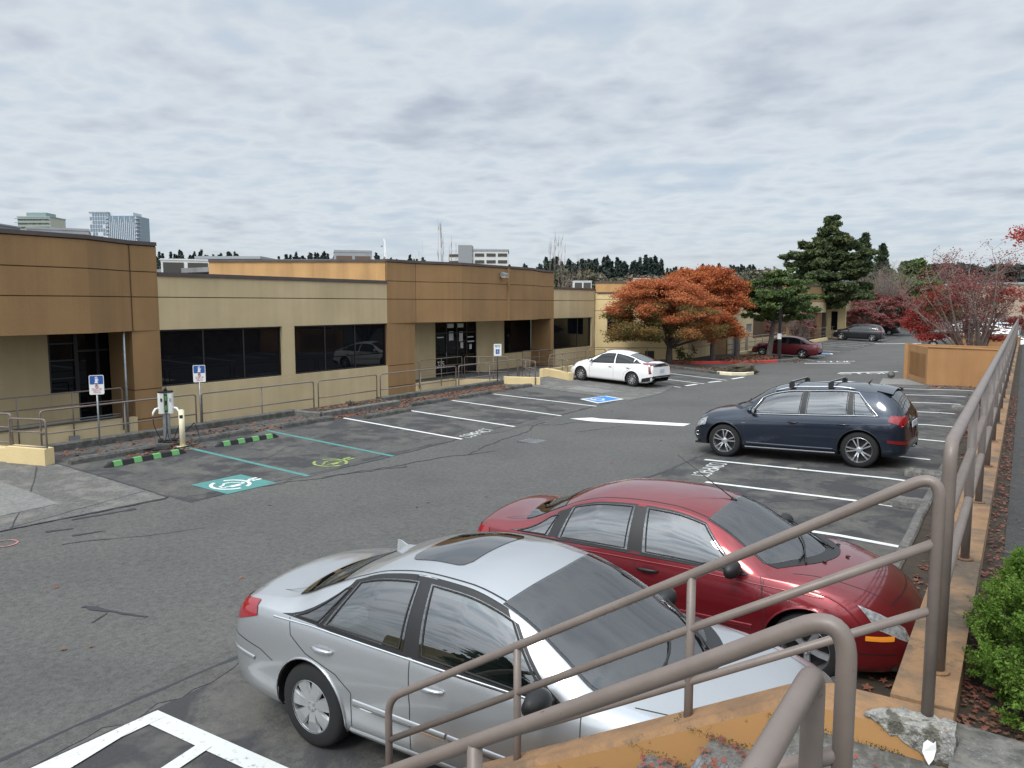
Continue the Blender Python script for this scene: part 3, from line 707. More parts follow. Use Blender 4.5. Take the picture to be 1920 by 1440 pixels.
# path on the high side
mb = MB(); mb.prism([(-.03, 5.25), (7, 4.9), (7, 42), (-.03, 42)], -.5, 1.80); mb.mi = 0; struct('path', mb, 'asphalt_path')
mb = MB(); mb.prism([(-.15, 3.55), (3, 3.3), (3, 5.3), (-.02, 5.3), (-.02, 42), (-.15, 42)], -.5, 1.79); struct('planting_soil', mb, 'soil')
mb = MB(); mb.prism([(-.75, -3), (3, -3), (3, 3.32), (-.75, 3.32)], -.5, 1.80); struct('landing', mb, 'concrete')
mb = MB(); mb.prism([(-.15, 2.6), (1.6, 2.3), (1.6, 3.45), (-.145, 3.62)], 1.80, 1.84); struct('path_slab', mb, 'concrete')
# stairs
t = thing('staircase', 'grey concrete stair flight going down beside the orange stringer wall, red leaves on the treads', 'stairs', (-.75, 2.4, 1.8))
for i in range(8):
    x1 = -.75 - i * .31; z1 = 1.80 - (i + 1) * .182; m = MB(); m.box(x1 - .34, x1 - .002, 1.36, 3.30, max(.2, z1 - .35), z1); m.xform(Matrix.Translation((.75, -2.4, -1.8))); s_ = m.build('tread', 'concrete', t)
    m = MB()
    for k in range(6): m.box(x1 - .33 + k * .02, x1 - .317 + k * .02, 1.55, 3.13, z1, z1 + .006)
    m.box(x1 - .335, x1 - .205, 1.55, 3.13, z1 + .0005, z1 + .003); m.xform(Matrix.Translation((.75, -2.4, -1.8))); m.build('nosing', 'galvanised', s_)
m = MB()
for k in range(6): m.box(-.745 + k * .02, -.732 + k * .02, 1.72, 2.86, 1.80, 1.806)
m.xform(Matrix.Translation((.75, -2.4, -1.8))); m.build('nosing', 'galvanised', t)
# stringer wall with sloping top
def stringer(y0, y1, name, lb):
    top = [(-.15, WZ), (-.62, WZ - .005), (-.80, WZ - .06), (-3.35, .43), (-3.55, .43)]
    m = MB(); n = len(top); bev = .03; vs = []
    for x, z in top: vs += [(x, y0, -.2), (x, y0, z - bev), (x, y0 + bev, z), (x, y1 - bev, z), (x, y1, z - bev), (x, y1, -.2)]
    m.mi = 0; m.add(vs, [])
    for i in range(n - 1):
        for k in range(6):
            m.mi = 1 if k in (1, 2, 3) else 0
            m.f.append((i * 6 + k, i * 6 + (k + 1) % 6, (i + 1) * 6 + (k + 1) % 6, (i + 1) * 6 + k)); m.m.append(m.mi); m.sm.append(False)
    for fc in ((5, 4, 3, 2, 1, 0), tuple((n - 1) * 6 + k for k in range(6))): m.f.append(fc); m.m.append(0); m.sm.append(False)
    return solo(name, m, ['wall_face', 'wall_top'], lb, 'wall', fixn=True)
stringer(3.30, 3.52, 'stringer_wall', 'orange stucco stringer wall sloping down beside the stairs, broken at its top end')
# broken concrete where the paint and stucco have spalled off
def lump(m, c, rad, seed, amp=.25, nu=14, nv=9):
    st = len(m.v); m.ellipsoid((0, 0, 0), (1, 1, 1), nu, nv); off = Vector((seed * 3.7, seed * 1.3, 0))
    for i in range(st, len(m.v)):
        p = Vector(m.v[i]); k = 1 + amp * (noise.noise(p * 1.3 + off) + .5 * noise.noise(p * 3.1 + off)); m.v[i] = (c[0] + p.x * k * rad[0], c[1] + p.y * k * rad[1], c[2] + p.z * k * rad[2])
m = MB(); m.smooth = False; NU, NV = 60, 44; P = []
for j in range(NV + 1):
    v = j / NV; row = []
    for i in range(NU + 1):
        u = i / NU; x = lerp(-.46, -.135, u)
        ed = noise.noise(Vector((u * 5, 3, 0))) * .02 + noise.noise(Vector((u * 14, 9, 0))) * .012
        zl = lerp(1.925, 1.795, min(1, max(0, (u - .05) / .8))) + ed; yb = 3.30 + .115 * min(1, 3 * u) + ed * 1.4
        L1_ = yb - 3.30; L2_ = WZ - zl; s_ = v * (L1_ + L2_)
        k = .5 + .5 * min(1, 8 * min(u, v, 1 - v, 1 - u)); nb = (noise.noise(Vector((x * 26, s_ * 26, 1))) * .007 + noise.noise(Vector((x * 90, s_ * 90, 5))) * .004 + .002) * k + .002
        if min(u, v, 1 - v) < .02: nb = -.004
        if s_ < L1_: row.append((x, yb - s_, WZ + nb))
        else: row.append((x, 3.30 - nb - .004, WZ - (s_ - L1_)))
    P.append(row)
m.grid(P); solo('broken_concrete', m, 'broken_concrete', 'crumbling pale concrete exposed around the foot of the corner railing post', 'rubble')
m = MB(); lump(m, (-.15, 3.42, 1.85), (.025, .07, .06), 4, .6); lump(m, (-.13, 3.32, 1.815), (.035, .04, .02), 7, .6); solo('rubble', m, 'broken_concrete', 'loose broken concrete lumps right of the corner railing post', 'rubble', fixn=True)
m = MB(); sh = [(-.238, 1.885), (-.226, 1.898), (-.205, 1.893), (-.196, 1.905), (-.193, 1.87), (-.200, 1.835), (-.214, 1.808), (-.228, 1.822), (-.240, 1.852)]; n_ = len(sh)
m.add([(x, 3.268 - (z - 1.80) * -.12 + .004 * math.sin(k * 2), z) for k, (x, z) in enumerate(sh)] + [(x, 3.276 - (z - 1.80) * -.12 + .004 * math.sin(k * 2), z) for k, (x, z) in enumerate(sh)], [tuple(range(n_)), tuple(range(n_, 2 * n_))[::-1]] + [(k, n_ + k, n_ + (k + 1) % n_, (k + 1) % n_) for k in range(n_)])
solo('paint_flake', m, 'white_paint', 'loose white chip leaning at the foot of the corner railing post', 'chip', fixn=True)

# railings on the high side
RP = .028
def posts(m, pts, z0, z1, r): 
    for x, y in pts: m.tube([(x, y, z0), (x, y, z1)], r, 12)
def T(x, y, z): return (x, y, z)
t = thing('pipe_railing', 'long taupe pipe railing running along the top of the retaining wall', 'railing', (-.24, 3.85, WZ))
def lp(m): return m.xform(Matrix.Translation((.24, -3.85, -WZ)))
ys = [3.86] + [5.72 + 1.745 * i for i in range(20)]
m = MB(); m.tube(round_path([(-.24, 3.86, WZ - .02), (-.24, 3.86, WZ + 1.05), (-.24, 39.4, WZ + 1.05)], .10, 8) , .029, 14); lp(m).build('top_rail', 'rail_paint', t)
for i, y in enumerate(ys):
    if i: m = MB(); m.tube([(-.24, y, WZ - .01), (-.24, y, WZ + 1.03)], .0265, 12); lp(m).build('post', 'rail_paint', t)
for z in (.72, .40): m = MB(); m.tube([(-.24, 3.86, WZ + z), (-.24, ys[-1], WZ + z)], .026, 12); lp(m).build('middle_rail', 'rail_paint', t)
for i, y in enumerate(ys[:14]):
    m = MB(); m.tube([(-.24, y, WZ), (-.24, y, WZ + .012)], .05, 14); lp(m).build('base_collar', 'rust_disc' if i % 2 else 'wall_top', t)
# far stair railing
t = thing('stair_railing', 'taupe pipe stair railing on the sloping stringer wall, in front of the red car', 'railing', (-.24, 3.41, WZ))
def lp(m): return m.xform(Matrix.Translation((.24, -3.41, -WZ)))
y = 3.41
m = MB(); m.tube(round_path([(-.24, y, WZ - .12), (-.24, y, 2.945), (-1.25, y, 2.325), (-3.20, y, 1.135), (-3.20, y, .40)], .12, 9), .0235, 14); lp(m).build('top_rail', 'rail_paint', t)
m = MB(); m.tube([(-.24, y, 2.66), (-1.24, y, 2.065), (-3.20, y, .86)], .0205, 12); lp(m).build('middle_rail', 'rail_paint', t)
m = MB(); m.tube([(-.24, y, 2.385), (-1.24, y, 1.80), (-1.6, y, 1.59), (-3.2, y, .66)], .0195, 12); lp(m).build('lower_rail', 'rail_paint', t)
for x in (-1.245, -2.23): m = MB(); z = 2.335 - (-1.25 - x) * .6154 if x < -1.25 else 2.335; m.tube([(x, y, 1.90 - (-.8 - x) * .571 - .25), (x, y, z)], .0215, 12); lp(m).build('post', 'rail_paint', t)
m = MB(); m.tube([(-.24, y, WZ - .13), (-.24, y, WZ - .02)], .0255, 14); lp(m).build('rusty_collar', 'rust_disc', t)
# near stair railing
t = thing('stair_railing', 'near taupe pipe stair railing bending down at the top of the stairs', 'railing', (-.28, 1.62, 1.8))
def lp(m): return m.xform(Matrix.Translation((.28, -1.62, -1.8)))
y = 1.62
m = MB(); m.tube(round_path([(-.262, y, 1.8), (-.262, y, 2.99), (-.58, y, 2.785), (-1.22, y, 2.385), (-3.2, y, 1.13), (-3.2, y, .4)], .115, 10), .0205, 18); lp(m).build('top_rail', 'rail_paint', t)
for x in (-1.20, -2.2): m = MB(); m.tube([(x, y, 1.0 if x > -1.5 else .5), (x, y, 2.40 - (-1.19 - x) * .626)], .0225, 14); lp(m).build('post', 'rail_paint', t)
m = MB(); m.tube([(-.262, y, 2.685), (-1.2, y, 2.085), (-3.2, y, .85)], .018, 12); lp(m).build('middle_rail', 'rail_paint', t)
# railing of the landing that comes back toward the camera
t = thing('landing_railing', 'taupe pipe railing of the landing coming straight at the camera in the bottom corner', 'railing', (-.30, 1.5, 1.8))
def lp(m): return m.xform(Matrix.Translation((.30, -1.5, -1.8)))
m = MB(); m.tube(round_path([(-.305, 1.53, 1.8), (-.305, 1.53, 2.885), (-.305, -1.5, 2.885)], .05, 8), .0225, 18); lp(m).build('top_rail', 'rail_paint', t)
m = MB(); m.tube([(-.305, 1.53, 2.50), (-.305, -1.5, 2.50)], .022, 14); lp(m).build('middle_rail', 'rail_paint', t)
m = MB(); m.tube([(-.305, 1.53, 1.8), (-.305, 1.53, 2.47)], .0255, 14); lp(m).build('sleeve', 'rail_paint', t)
# ------------------------------------------------------------------ office park building
XF = -22.3
def offset_in(pl, d):
    """offset an open plan polyline to its left by d (mitred)"""
    P = [Vector(p) for p in pl]; out = []
    for i, p in enumerate(P):
        d1 = (P[i] - P[i - 1]).normalized() if i else (P[1] - P[0]).normalized(); d2 = (P[i + 1] - P[i]).normalized() if i < len(P) - 1 else d1
        n1 = Vector((-d1.y, d1.x)); n2 = Vector((-d2.y, d2.x)); n = (n1 + n2).normalized(); k = d / max(.3, n.dot(n1)); q = p + n * k; out.append((q.x, q.y))
    return out
def ribbon(m, pl, z0, z1, th, out=0.0):
    a = offset_in(pl, -out) if out else list(pl); b = offset_in(pl, th)
    return m.prism(a + b[::-1], z0, z1)
def bands(parent, pl, zs, material, th=.35, joint=.03, name='wall', off=(0, 0, 0)):
    """stucco bands separated by recessed joints"""
    o = None
    m = MB()
    for z0, z1 in zip(zs, zs[1:]): ribbon(m, pl, z0, z1 - joint, th)
    o = m.build(name, material, parent); o.location = off
    m = MB(); ribbon(m, offset_in(pl, .022), zs[0], zs[-1], th - .05); j = m.build('joint_recess', 'joint', o)
    return o
BY0 = 13.85
bldg = thing('office_building', 'low brown and tan stucco office building with dark windows filling the left half', 'building', (0, 0, 0))
zb = [2.81, 3.84, 4.60, 5.38]
bayL = [(-22.3, -1.0), (-22.25, 0.4), (-21.45, 2.2), (-21.45, 11.3), (-22.25, 12.95), (-22.3, 13.85)]
bayC = [(-22.3, 24.1), (-22.22, 25.85), (-21.45, 28.15), (-21.45, 34.2), (-22.22, 36.6), (-22.3, 37.85)]
for pl in (bayL, bayC):
    bands(bldg, pl, zb, 'stucco_brown', name='upper_wall')
    m = MB(); ribbon(m, pl, 5.38, 5.49, .5, .04); m.build('coping', 'coping', bldg)
    m = MB(); m.prism(list(pl) + [(-24.0, pl[-1][1]), (-24.0, pl[0][1])], 2.80, 2.812) if False else m.prism(offset_in(pl, .34) + [(-23.9, pl[-1][1]), (-23.9, pl[0][1])], 2.815, 2.9); m.build('soffit', 'soffit', bldg)
# thin expansion joints
m = MB()
for y, pl in ((12.95, 1), (25.85, 1)):
    for z0, z1 in ((2.81, 3.81), (3.84, 4.57), (4.60, 5.38)): m.box(-22.235, -22.215, y - .008, y + .008, z0, z1)
m.build('expansion_joint', 'joint', bldg)
for (y0, y1) in ((13.85, 24.1), (37.85, 42.85)):
    pl = [(XF, y0 + .003), (XF, y1 - .003)]
    bands(bldg, pl, [2.815, 3.84, 4.50], 'stucco_tan', name='upper_wall'); m = MB(); ribbon(m, pl, 4.47, 4.59, .5, .045); m.build('coping', 'coping', bldg)
# lower walls
def wallbox(y0, y1, z0, z1, mt, x=XF, th=.35, name='wall'): m = MB(); m.box(x - th, x, y0, y1, z0, z1); return m.build(name, mt, bldg)
wallbox(13.853, 24.097, -1.3, 1.03, 'stucco_tan', name='base_wall'); wallbox(37.853, 42.85, -1.3, 1.03, 'stucco_tan', name='base_wall')
wallbox(18.58, 19.14, 1.033, 2.813, 'stucco_tan', name='pilaster')
wallbox(42.5, 42.85, 1.033, 2.813, 'stucco_tan', name='pilaster')
def column(y0, y1, depth, mt='stucco_brown'):
    m = MB()
    for z0, z1 in ((-1.3, .10), (.13, 1.0), (1.03, 2.808)): m.box(XF - depth, XF + .0, y0, y1, z0, z1)
    o = m.build('column', mt, bldg); m = MB(); m.box(XF - depth + .02, XF - .02, y0 + .02, y1 - .02, -1.3, 2.80); m.build('joint_recess', 'joint', o)
column(12.95, 13.85, 1.3); column(24.1, 25.85, .6); column(37.5, 37.85, 1.3); column(-1.0, .4, 1.3)
# windows
def window(y0, y1, z0, z1, mull, x=XF - .14, trans=(), lb=None):
    m = MB(); fw = .05
    for a, b_ in ((y0, y0 + fw), (y1 - fw, y1)): m.box(x - .05, x + .03, a, b_, z0, z1)
    for a, b_ in ((z0, z0 + fw), (z1 - fw, z1)): m.box(x - .05, x + .029, y0 + fw, y1 - fw, a, b_)
    for yy in mull: m.box(x - .05, x + .025, yy - .025, yy + .025, z0 + fw, z1 - fw)
    for zz in trans: m.box(x - .05, x + .022, y0 + fw, y1 - fw, zz - .02, zz + .02)
    f_ = m.build('window', 'frame_dark', bldg); m = MB(); m.box(x - .03, x, y0 + fw * .5, y1 - fw * .5, z0 + fw * .5, z1 - fw * .5); m.build('pane', 'glass_building', f_); return f_
window(13.855, 18.58, 1.035, 2.812, (15.43, 17.0)); window(19.14, 24.095, 1.035, 2.812, (20.72, 22.32)); window(37.86, 42.5, 1.035, 2.812, (40.86,))
# recessed entries
XR = -23.6
def backwall(y0, y1, z0=-.3, z1=2.86, mt='stucco_tan'): return wallbox(y0, y1, z0, z1, mt, XR, .3, 'recess_wall')
backwall(-1, 11.15); backwall(13.3, 13.6, mt='stucco_brown'); backwall(25.8, 28.85); backwall(32.2, 34.75); m = MB(); m.box(XR - .3, XR, 34.75, 37.5, -.3, .93); m.build('recess_wall', 'stucco_tan', bldg)
window(34.76, 37.49, .935, 2.85, (), x=XR - .05)
window(11.16, 11.95, .98, 2.84, (), x=XR - .06, trans=(1.42, 1.95, 2.45))
m = MB(); m.box(XR - .3, XR - .002, 11.155, 11.95, -.3, .98); m.build('recess_wall', 'stucco_tan', bldg)
def door(y0, y1, z0, z1, leaves, side, name='door'):
    x = XR - .06; m = MB(); m.box(x - .06, x + .04, y0, y0 + .06, z0, z1); m.box(x - .06, x + .04, y1 - .06, y1, z0, z1); m.box(x - .06, x + .039, y0 + .06, y1 - .06, z1 - .06, z1); m.box(x - .06, x + .038, y0 + .06, y1 - .06, z0 + 2.12, z0 + 2.18)
    for yy in leaves: m.box(x - .05, x + .03, yy - .045, yy + .045, z0, z1 - .06)
    m.box(x - .05, x + .028, y0 + .06, y1 - .06, z0, z0 + .10)
    d = m.build(name, 'frame_dark', bldg); m = MB(); m.box(x - .03, x, y0 + .04, y1 - .04, z0 + .08, z1 - .04); m.build('pane', 'glass_building', d)
    m = MB()
    for yy in leaves[:1]: m.tube([(x + .10, yy - .12, z0 + .85), (x + .10, yy - .12, z0 + 1.25)], .015, 8)
    m.build('handle', 'galvanised', d); return d
door(11.95, 13.3, .06, 2.85, (12.6,), 0); d2 = door(28.85, 32.2, .05, 2.83, (29.75, 30.6, 31.4), 1)
m = MB(); x = XR - .055
for (y, z, w_, h_) in ((29.3, 2.0, .5, .05), (30.15, 2.05, .35, .45), (30.95, 2.0, .3, .5), (31.02, 1.55, .22, .3), (31.75, 1.95, .5, .06), (31.78, 1.72, .55, .07), (31.75, 1.45, .2, .25), (30.9, 2.55, .5, .2), (30.1, 2.55, .5, .2)): m.box(x - .001, x + .004, y - w_ / 2, y + w_ / 2, z - h_ / 2, z + h_ / 2)
m.build('posted_notice', 'unit_white', d2)
m = MB()
flat_text(m, '335', (XR - .045, 29.3, .55), (0, 1, 0), (0, 0, 1), .14, .26, .03)
m.build('street_number', 'white_paint', d2)
# entry floors, base wall below them
def slab_part(poly, z0, z1, mt, name='entry_floor'): m = MB(); m.prism(poly, z0, z1); return m.build(name, mt, bldg)
slab_part([(-23.9, -1), (-22.3, -1), (-22.3, 12.94), (-23.9, 12.94)], -.3, .10, 'concrete')
slab_part([(-23.9, 25.86), (-22.3, 25.86), (-22.3, 28.6), (-20.1, 29.6), (-18.6, 29.6), (-18.6, 37.45), (-23.9, 37.45)], -.3, .10, 'concrete')
m = MB(); m.box(XF - .1, XF + .1, .4, 12.94, -1.3, .22); m.build('base_wall', 'stucco_tan', bldg)
m = MB(); m.box(XF - .1, XF + .1, 25.86, 28.5, -1.3, .13); m.build('base_wall', 'stucco_tan', bldg)
m = MB(); m.prism([(-22.2, 28.5), (-20.1, 29.45), (-20.1, 29.6), (-22.2, 28.7)], -1.3, .12); m.build('base_wall', 'stucco_tan', bldg)
m = MB()
for z in (.30, .37): m.tube([(XF + .14, 1, z), (XF + .14, 12.4, z + .02)], .016, 8)
m.build('conduit', 'galvanised', bldg)
m = MB(); m.box(XF + .1, XF + .2, 10.9, 11.15, -.2, -.08); m.build('vent_hood', 'galvanised', bldg)
# downpipes, wall light
m = MB(); m.box(-21.45, -21.37, 31.85, 31.98, 2.81, 5.37); m.build('downpipe', 'stucco_brown', bldg)
m = MB(); m.tube([(-22.18, 12.62, -.5), (-22.18, 12.62, 2.8)], .035, 10); m.build('downpipe', 'galvanised', bldg)
def wall_light(x, y, z, par, sc=1):
    m = MB(); m.box(x, x + .10 * sc, y - .12 * sc, y + .12 * sc, z - .1 * sc, z + .1 * sc); m.prism([(x + .1, y - .17), (x + .38, y - .17), (x + .38, y + .17), (x + .1, y + .17)], lambda a, b: z - .10 + (a - x) * .05, lambda a, b: z + .12 - (a - x - .1) * .35); l = m.build('wall_light', 'galvanised', par)
    m = MB(); m.box(x + .12, x + .36, y - .15, y + .15, z - .135, z - .105); m.build('lens', 'white_paint', l)
wall_light(-21.45, 31.3, 5.05, bldg)
# roofs and the parapet returns that run back diagonally
m = MB(); m.prism([(-22.5, 13.9), (-22.5, 42.8), (-62, 50), (-62, 13.9)], 4.1, 4.3); m.build('roof', 'roofing', bldg)
m = MB(); m.prism([(-22.62, -.9), (-22.62, 13.5), (-62, 13.5), (-62, -.9)], 5.0, 5.15); m.build('roof', 'roofing', bldg)
def parapet(p0, p1, z0, z1, mt, th=.3):
    m = MB(); m.obox(p0, p1, th, z0, z1 - .0); o = m.build('parapet_wall', mt, bldg); m = MB(); m.obox(p0, p1, th + .1, z1, z1 + .10, -.05); m.build('coping', 'coping', bldg)
parapet((-28.6, 20.1), (-22.34, 24.12), 4.25, 5.37, 'stucco_sunlit', .3)
m = MB(); m.prism([(-21.9, 28), (-22.75, 24.5), (-28.8, 20.6), (-36, 20.6), (-36, 37.6), (-22.7, 37.6), (-21.9, 34)], 5.0, 5.2); m.build('roof', 'roofing', bldg)
parapet((-40, 13.55), (-22.66, 13.55), 4.25, 5.37, 'stucco_brown', .28)

# second building, standing forward, its near wall facing the camera
b2 = thing('office_building', 'cream stucco office building behind the orange maple, with brown bays farther on', 'building', (0, 0, 0))
def part2(fn, name, mt, par=None): m = MB(); fn(m); return m.build(name, mt, par or b2)
P0 = (-22.28, 42.88); dv = Vector((.92, .39)).normalized(); L1 = 5.65; P1 = (P0[0] + dv.x * L1, P0[1] + dv.y * L1)
# outward is to the right of travel P0->P1
for z0, z1 in ((-1, .92), (.95, 3.2), (3.23, 3.9), (3.93, 4.30)):
    part2(lambda m: m.obox(P0, P1, .3, z0, z1), 'near_wall', 'stucco_cream')
part2(lambda m: m.obox(P0, P1, .25, -1, 4.9, .02), 'joint_recess', 'joint')
part2(lambda m: m.obox(P0, P1, .3, 4.36, 4.92), 'parapet_wall', 'stucco_sunlit')
part2(lambda m: m.obox(P0, P1, .42, 4.92, 5.02, -.05), 'coping', 'coping')
part2(lambda m: m.obox((P0[0] + dv.x * .1, P0[1] + dv.y * .1), P1, .1, 4.28, 4.35, -.06), 'ledge', 'coping')
q0 = (P0[0] + dv.x * .75, P0[1] + dv.y * .75); q1 = (P0[0] + dv.x * 2.3, P0[1] + dv.y * 2.3)
f2 = part2(lambda m: m.obox(q0, q1, .05, 1.75, 3.12, -.03), 'window', 'frame_dark'); part2(lambda m: m.obox((q0[0] + .05, q0[1] - .015), (q1[0] - .05, q1[1] + .015), .02, 1.80, 3.07, -.04), 'pane', 'glass_building', f2)
q0 = (P0[0] + dv.x * 3.1, P0[1] + dv.y * 3.1); q1 = (P0[0] + dv.x * 3.65, P0[1] + dv.y * 3.65)
part2(lambda m: m.obox(q0, q1, .05, -.2, .75, -.03), 'utility_hatch', 'frame_dark')
XB = P1[0]; 
def seg2(y0, y1, z0, z1, mt, x=XB, name='wall', th=.35): return part2(lambda m: m.box(x - th, x, y0, y1, z0, z1), name, mt)
yB = P1[1]
seg2(yB, 49.7, -1, .92, 'stucco_tan'); seg2(yB, 49.7, .95, 3.9, 'stucco_tan'); seg2(yB + .02, 200, -1, 4.3, 'joint', XB - .08, 'joint_recess', .3)
seg2(49.7, 52.4, -1, 5.0, 'stucco_brown', XB + .12, 'column'); seg2(52.4, 58.6, -1, 1.4, 'stucco_tan'); seg2(52.4, 58.6, 1.43, 4.4, 'stucco_tan')
part2(lambda m: m.box(XB, XB + .04, 53.6, 55.2, -.1, 1.3), 'utility_door', 'steel_grey')
def glaz(y0, y1, z0, z1, n, x=XB - .12):
    o = part2(lambda m: ([m.box(x - .05, x + .03, lerp(y0, y1, i / n) - .04, lerp(y0, y1, i / n) + .04, z0, z1) for i in range(n + 1)], m.box(x - .05, x + .028, y0, y1, z0, z0 + .06), m.box(x - .05, x + .028, y0, y1, z1 - .06, z1)), 'window', 'frame_dark')
    part2(lambda m: m.box(x - .03, x, y0, y1, z0, z1), 'pane', 'glass_building', o)
y = 49.6
def module(y):
    """tan bay with window, brown column, recessed entry, brown column"""
    seg2(y, y + 10, -1, 1.03, 'stucco_tan', name='base_wall'); seg2(y, y + 10, 2.82, 4.45, 'stucco_tan', name='upper_wall'); glaz(y + .1, y + 10, 1.04, 2.81, 5); part2(lambda m: m.box(XB - .5, XB + .05, y, y + 10, 4.45, 4.56), 'coping', 'coping')
    seg2(y + 10, y + 12, -1, 2.81, 'stucco_brown', XB + .1, 'column'); seg2(y + 21, y + 23, -1, 2.81, 'stucco_brown', XB + .1, 'column')
    for z0, z1 in ((2.82, 3.82), (3.85, 4.57), (4.60, 5.30)): seg2(y + 10, y + 23, z0, z1, 'stucco_brown' if z0 > 2.9 else 'stucco_tan', XB + .5, 'upper_wall', 1.0)
    part2(lambda m: m.box(XB - .6, XB + .56, y + 9.95, y + 23.05, 5.30, 5.42), 'coping', 'coping')
    seg2(y + 12, y + 21, -1, 2.81, 'frame_dark', XB - 1.4, 'recess_wall', .2); glaz(y + 12.5, y + 20, .1, 2.7, 4, XB - 1.3)
    part2(lambda m: m.box(XB - 1.4, XB + .1, y + 12, y + 21, -.5, .12), 'entry_floor', 'concrete')
    part2(lambda m: [m.box(XB - 1.20, XB - 1.17, y + 12.6 + k * 2.0, y + 14.2 + k * 2.0, 1.5, 1.95) for k in range(2)], 'window_sign', 'cream_paint')
    # bright wall that steps out and faces back toward the street
for yy in (58.6, 91.6, 124.6, 157.6): module(yy)
seg2(81.6, 91.6, -1, 4.45, 'stucco_tan'); seg2(114.6, 124.6, -1, 4.45, 'stucco_tan')
for yy in (84.0, 118.0):
    for x0, x1, z1, mt in ((XB + .1, XB + 1.9, 4.6, 'stucco_cream'),):
        part2(lambda m: m.box(x0, x1, yy, yy + .35, -1, z1), 'projecting_wall', mt)
    o = part2(lambda m: m.box(XB + .55, XB + 1.15, yy - .03, yy + .02, 1.0, 2.9), 'window', 'frame_dark'); part2(lambda m: m.box(XB + .6, XB + 1.1, yy - .035, yy - .031, 1.05, 2.85), 'pane', 'glass_building', o)
part2(lambda m: m.prism([(-22.3, 43.1), (XB - .2, yB + .2), (XB - .2, 180), (-50, 180), (-50, 51)], 4.2, 4.3), 'roof', 'roofing')

# walkway between kerb and facade
mb = MB(); mb.prism([(-22.2, -6), (-18.52, -6), (-18.52, 28.6), (-22.2, 28.6)], -1.5, -.6); struct('walkway', mb, 'concrete')
mb = MB(); mb.prism([(-22.2, 29.8), (-18.3, 29.8), (-18.3, 41), (-22.2, 42.5)], -1.5, .08); struct('walkway', mb, 'concrete')
# low cream cheek walls
def cheek(p0, p1, wd, h, lb, base=-.3):
    m = MB(); a = Vector(p0); b = Vector(p1); m.obox(p0, p1, wd, 0, 1); 
    m.v = [(x, y, zf(x) + (h if z > .5 else base)) for x, y, z in m.v]
    return solo('low_wall', m, 'stucco_cream', lb, 'wall')
cheek((-19.4, 7.05), (-17.95, 7.55), .22, .30, 'low cream stucco kerb wall running off the left edge of the sidewalk')
cheek((-17.95, 7.50), (-17.05, 7.86), .26, .36, 'short cream stucco end block under the bent handrail by the exposed aggregate sidewalk')
cheek((-18.3, 26.9), (-17.0, 27.75), .26, .30, 'short cream stucco end block left of the accessible walkway, below the railing')
cheek((-18.9, 31.1), (-16.95, 30.1), .26, .34, 'cream stucco block beside the nose of the white car')
cheek((-18.9, 31.2), (-18.4, 39.5), .26, .28, 'long low cream wall under the railing behind the white car')

# ------------------------------------------------------------------ railings by the building
def closed_rail(name, p0, p1, z0, zt, rails, nposts, lb, group=None, r=.021, ends=True, mt='rail_paint'):
    a = Vector(p0); b = Vector(p1); o = ((a.x + b.x) / 2, (a.y + b.y) / 2, z0); t = thing(name, lb, 'railing', o, 0, group)
    tr = Matrix.Translation((-o[0], -o[1], -o[2]))
    m = MB()
    P = [(a.x, a.y, z0), (a.x, a.y, zt), (b.x, b.y, zt), (b.x, b.y, z0)]
    m.tube(round_path(P, .09, 6), r, 8); m.xform(tr).build('top_rail', mt, t)
    for z in rails: m = MB(); m.tube([(a.x, a.y, z), (b.x, b.y, z)], r * .85, 8); m.xform(tr).build('middle_rail', mt, t)
    for i in range(nposts): q = a.lerp(b, (i + 1) / (nposts + 1)); m = MB(); m.tube([(q.x, q.y, z0), (q.x, q.y, zt)], r * .9, 8); m.xform(tr).build('post', mt, t)
    return t
G1 = 'taupe ramp railings along the left bays'
K = [(8.46, 12.40, 1, 'ramp railing section passing behind the charging post'), (12.58, 16.53, 1, 'ramp railing section right of the second blue and white charging sign'), (16.72, 19.36, 0, 'ramp railing section behind the small planter'),
     (19.54, 23.80, 1, 'ramp railing section in front of the brown column'), (23.98, 28.2, 1, 'ramp railing section behind the blue disabled sign')]
for y0, y1, n, lb in K: closed_rail('ramp_railing', (-18.45, y0), (-18.45, y1), -.3, 1.20, (.66,), n, lb, G1)
closed_rail('handrail', (-19.6, 7.25), (-18.12, 7.72), .2, 1.25, (.95, .62), 0, 'bent handrail leaving the picture at the left edge, above the low cream wall', r=.024)
closed_rail('handrail', (-17.98, 7.62), (-17.12, 7.95), .3, 1.18, (.9, .58), 0, 'short handrail standing on the cream end block')
closed_rail('entry_railing', (-22.12, 1.0), (-22.12, 12.45), -.1, 1.15, (.80,), 7, 'long railing in front of the dark left entrance')
closed_rail('entry_railing', (-22.12, 25.9), (-22.12, 29.0), -.1, 1.15, (.80, .45), 1, 'railing on the edge of the middle entrance floor')
closed_rail('entry_railing', (-22.0, 29.05), (-20.1, 29.9), 0, 1.15, (.80, .45), 2, 'railing turning outward from the middle entrance')
closed_rail('entry_railing', (-22.3, 34.6), (-21.9, 37.3), 0, 1.1, (.75, .45), 1, 'dark railing below the recessed window right of the middle entrance')
closed_rail('entry_railing', (-18.5, 28.4), (-17.15, 27.6), .15, 1.2, (.9, .6), 0, 'short railing on the cream end block left of the walkway')
closed_rail('stair_handrail', (-20.2, 31.3), (-18.9, 29.9), .0, 1.05, (.6,), 1, 'dark handrail of the small steps at the middle entrance')
closed_rail('entry_railing', (-18.65, 31.3), (-18.8, 35.2), .2, 1.22, (.9, .6), 2, 'three bar railing left of the white car')
closed_rail('entry_railing', (-18.65, 31.2), (-17.1, 30.3), .2, 1.1, (.8, .55), 0, 'short railing on the cream block at the nose of the white car')
closed_rail('entry_railing', (-19.3, 36.6), (-18.8, 37.4), .1, 1.2, (.6,), 0, 'narrow railing frame behind the white car')
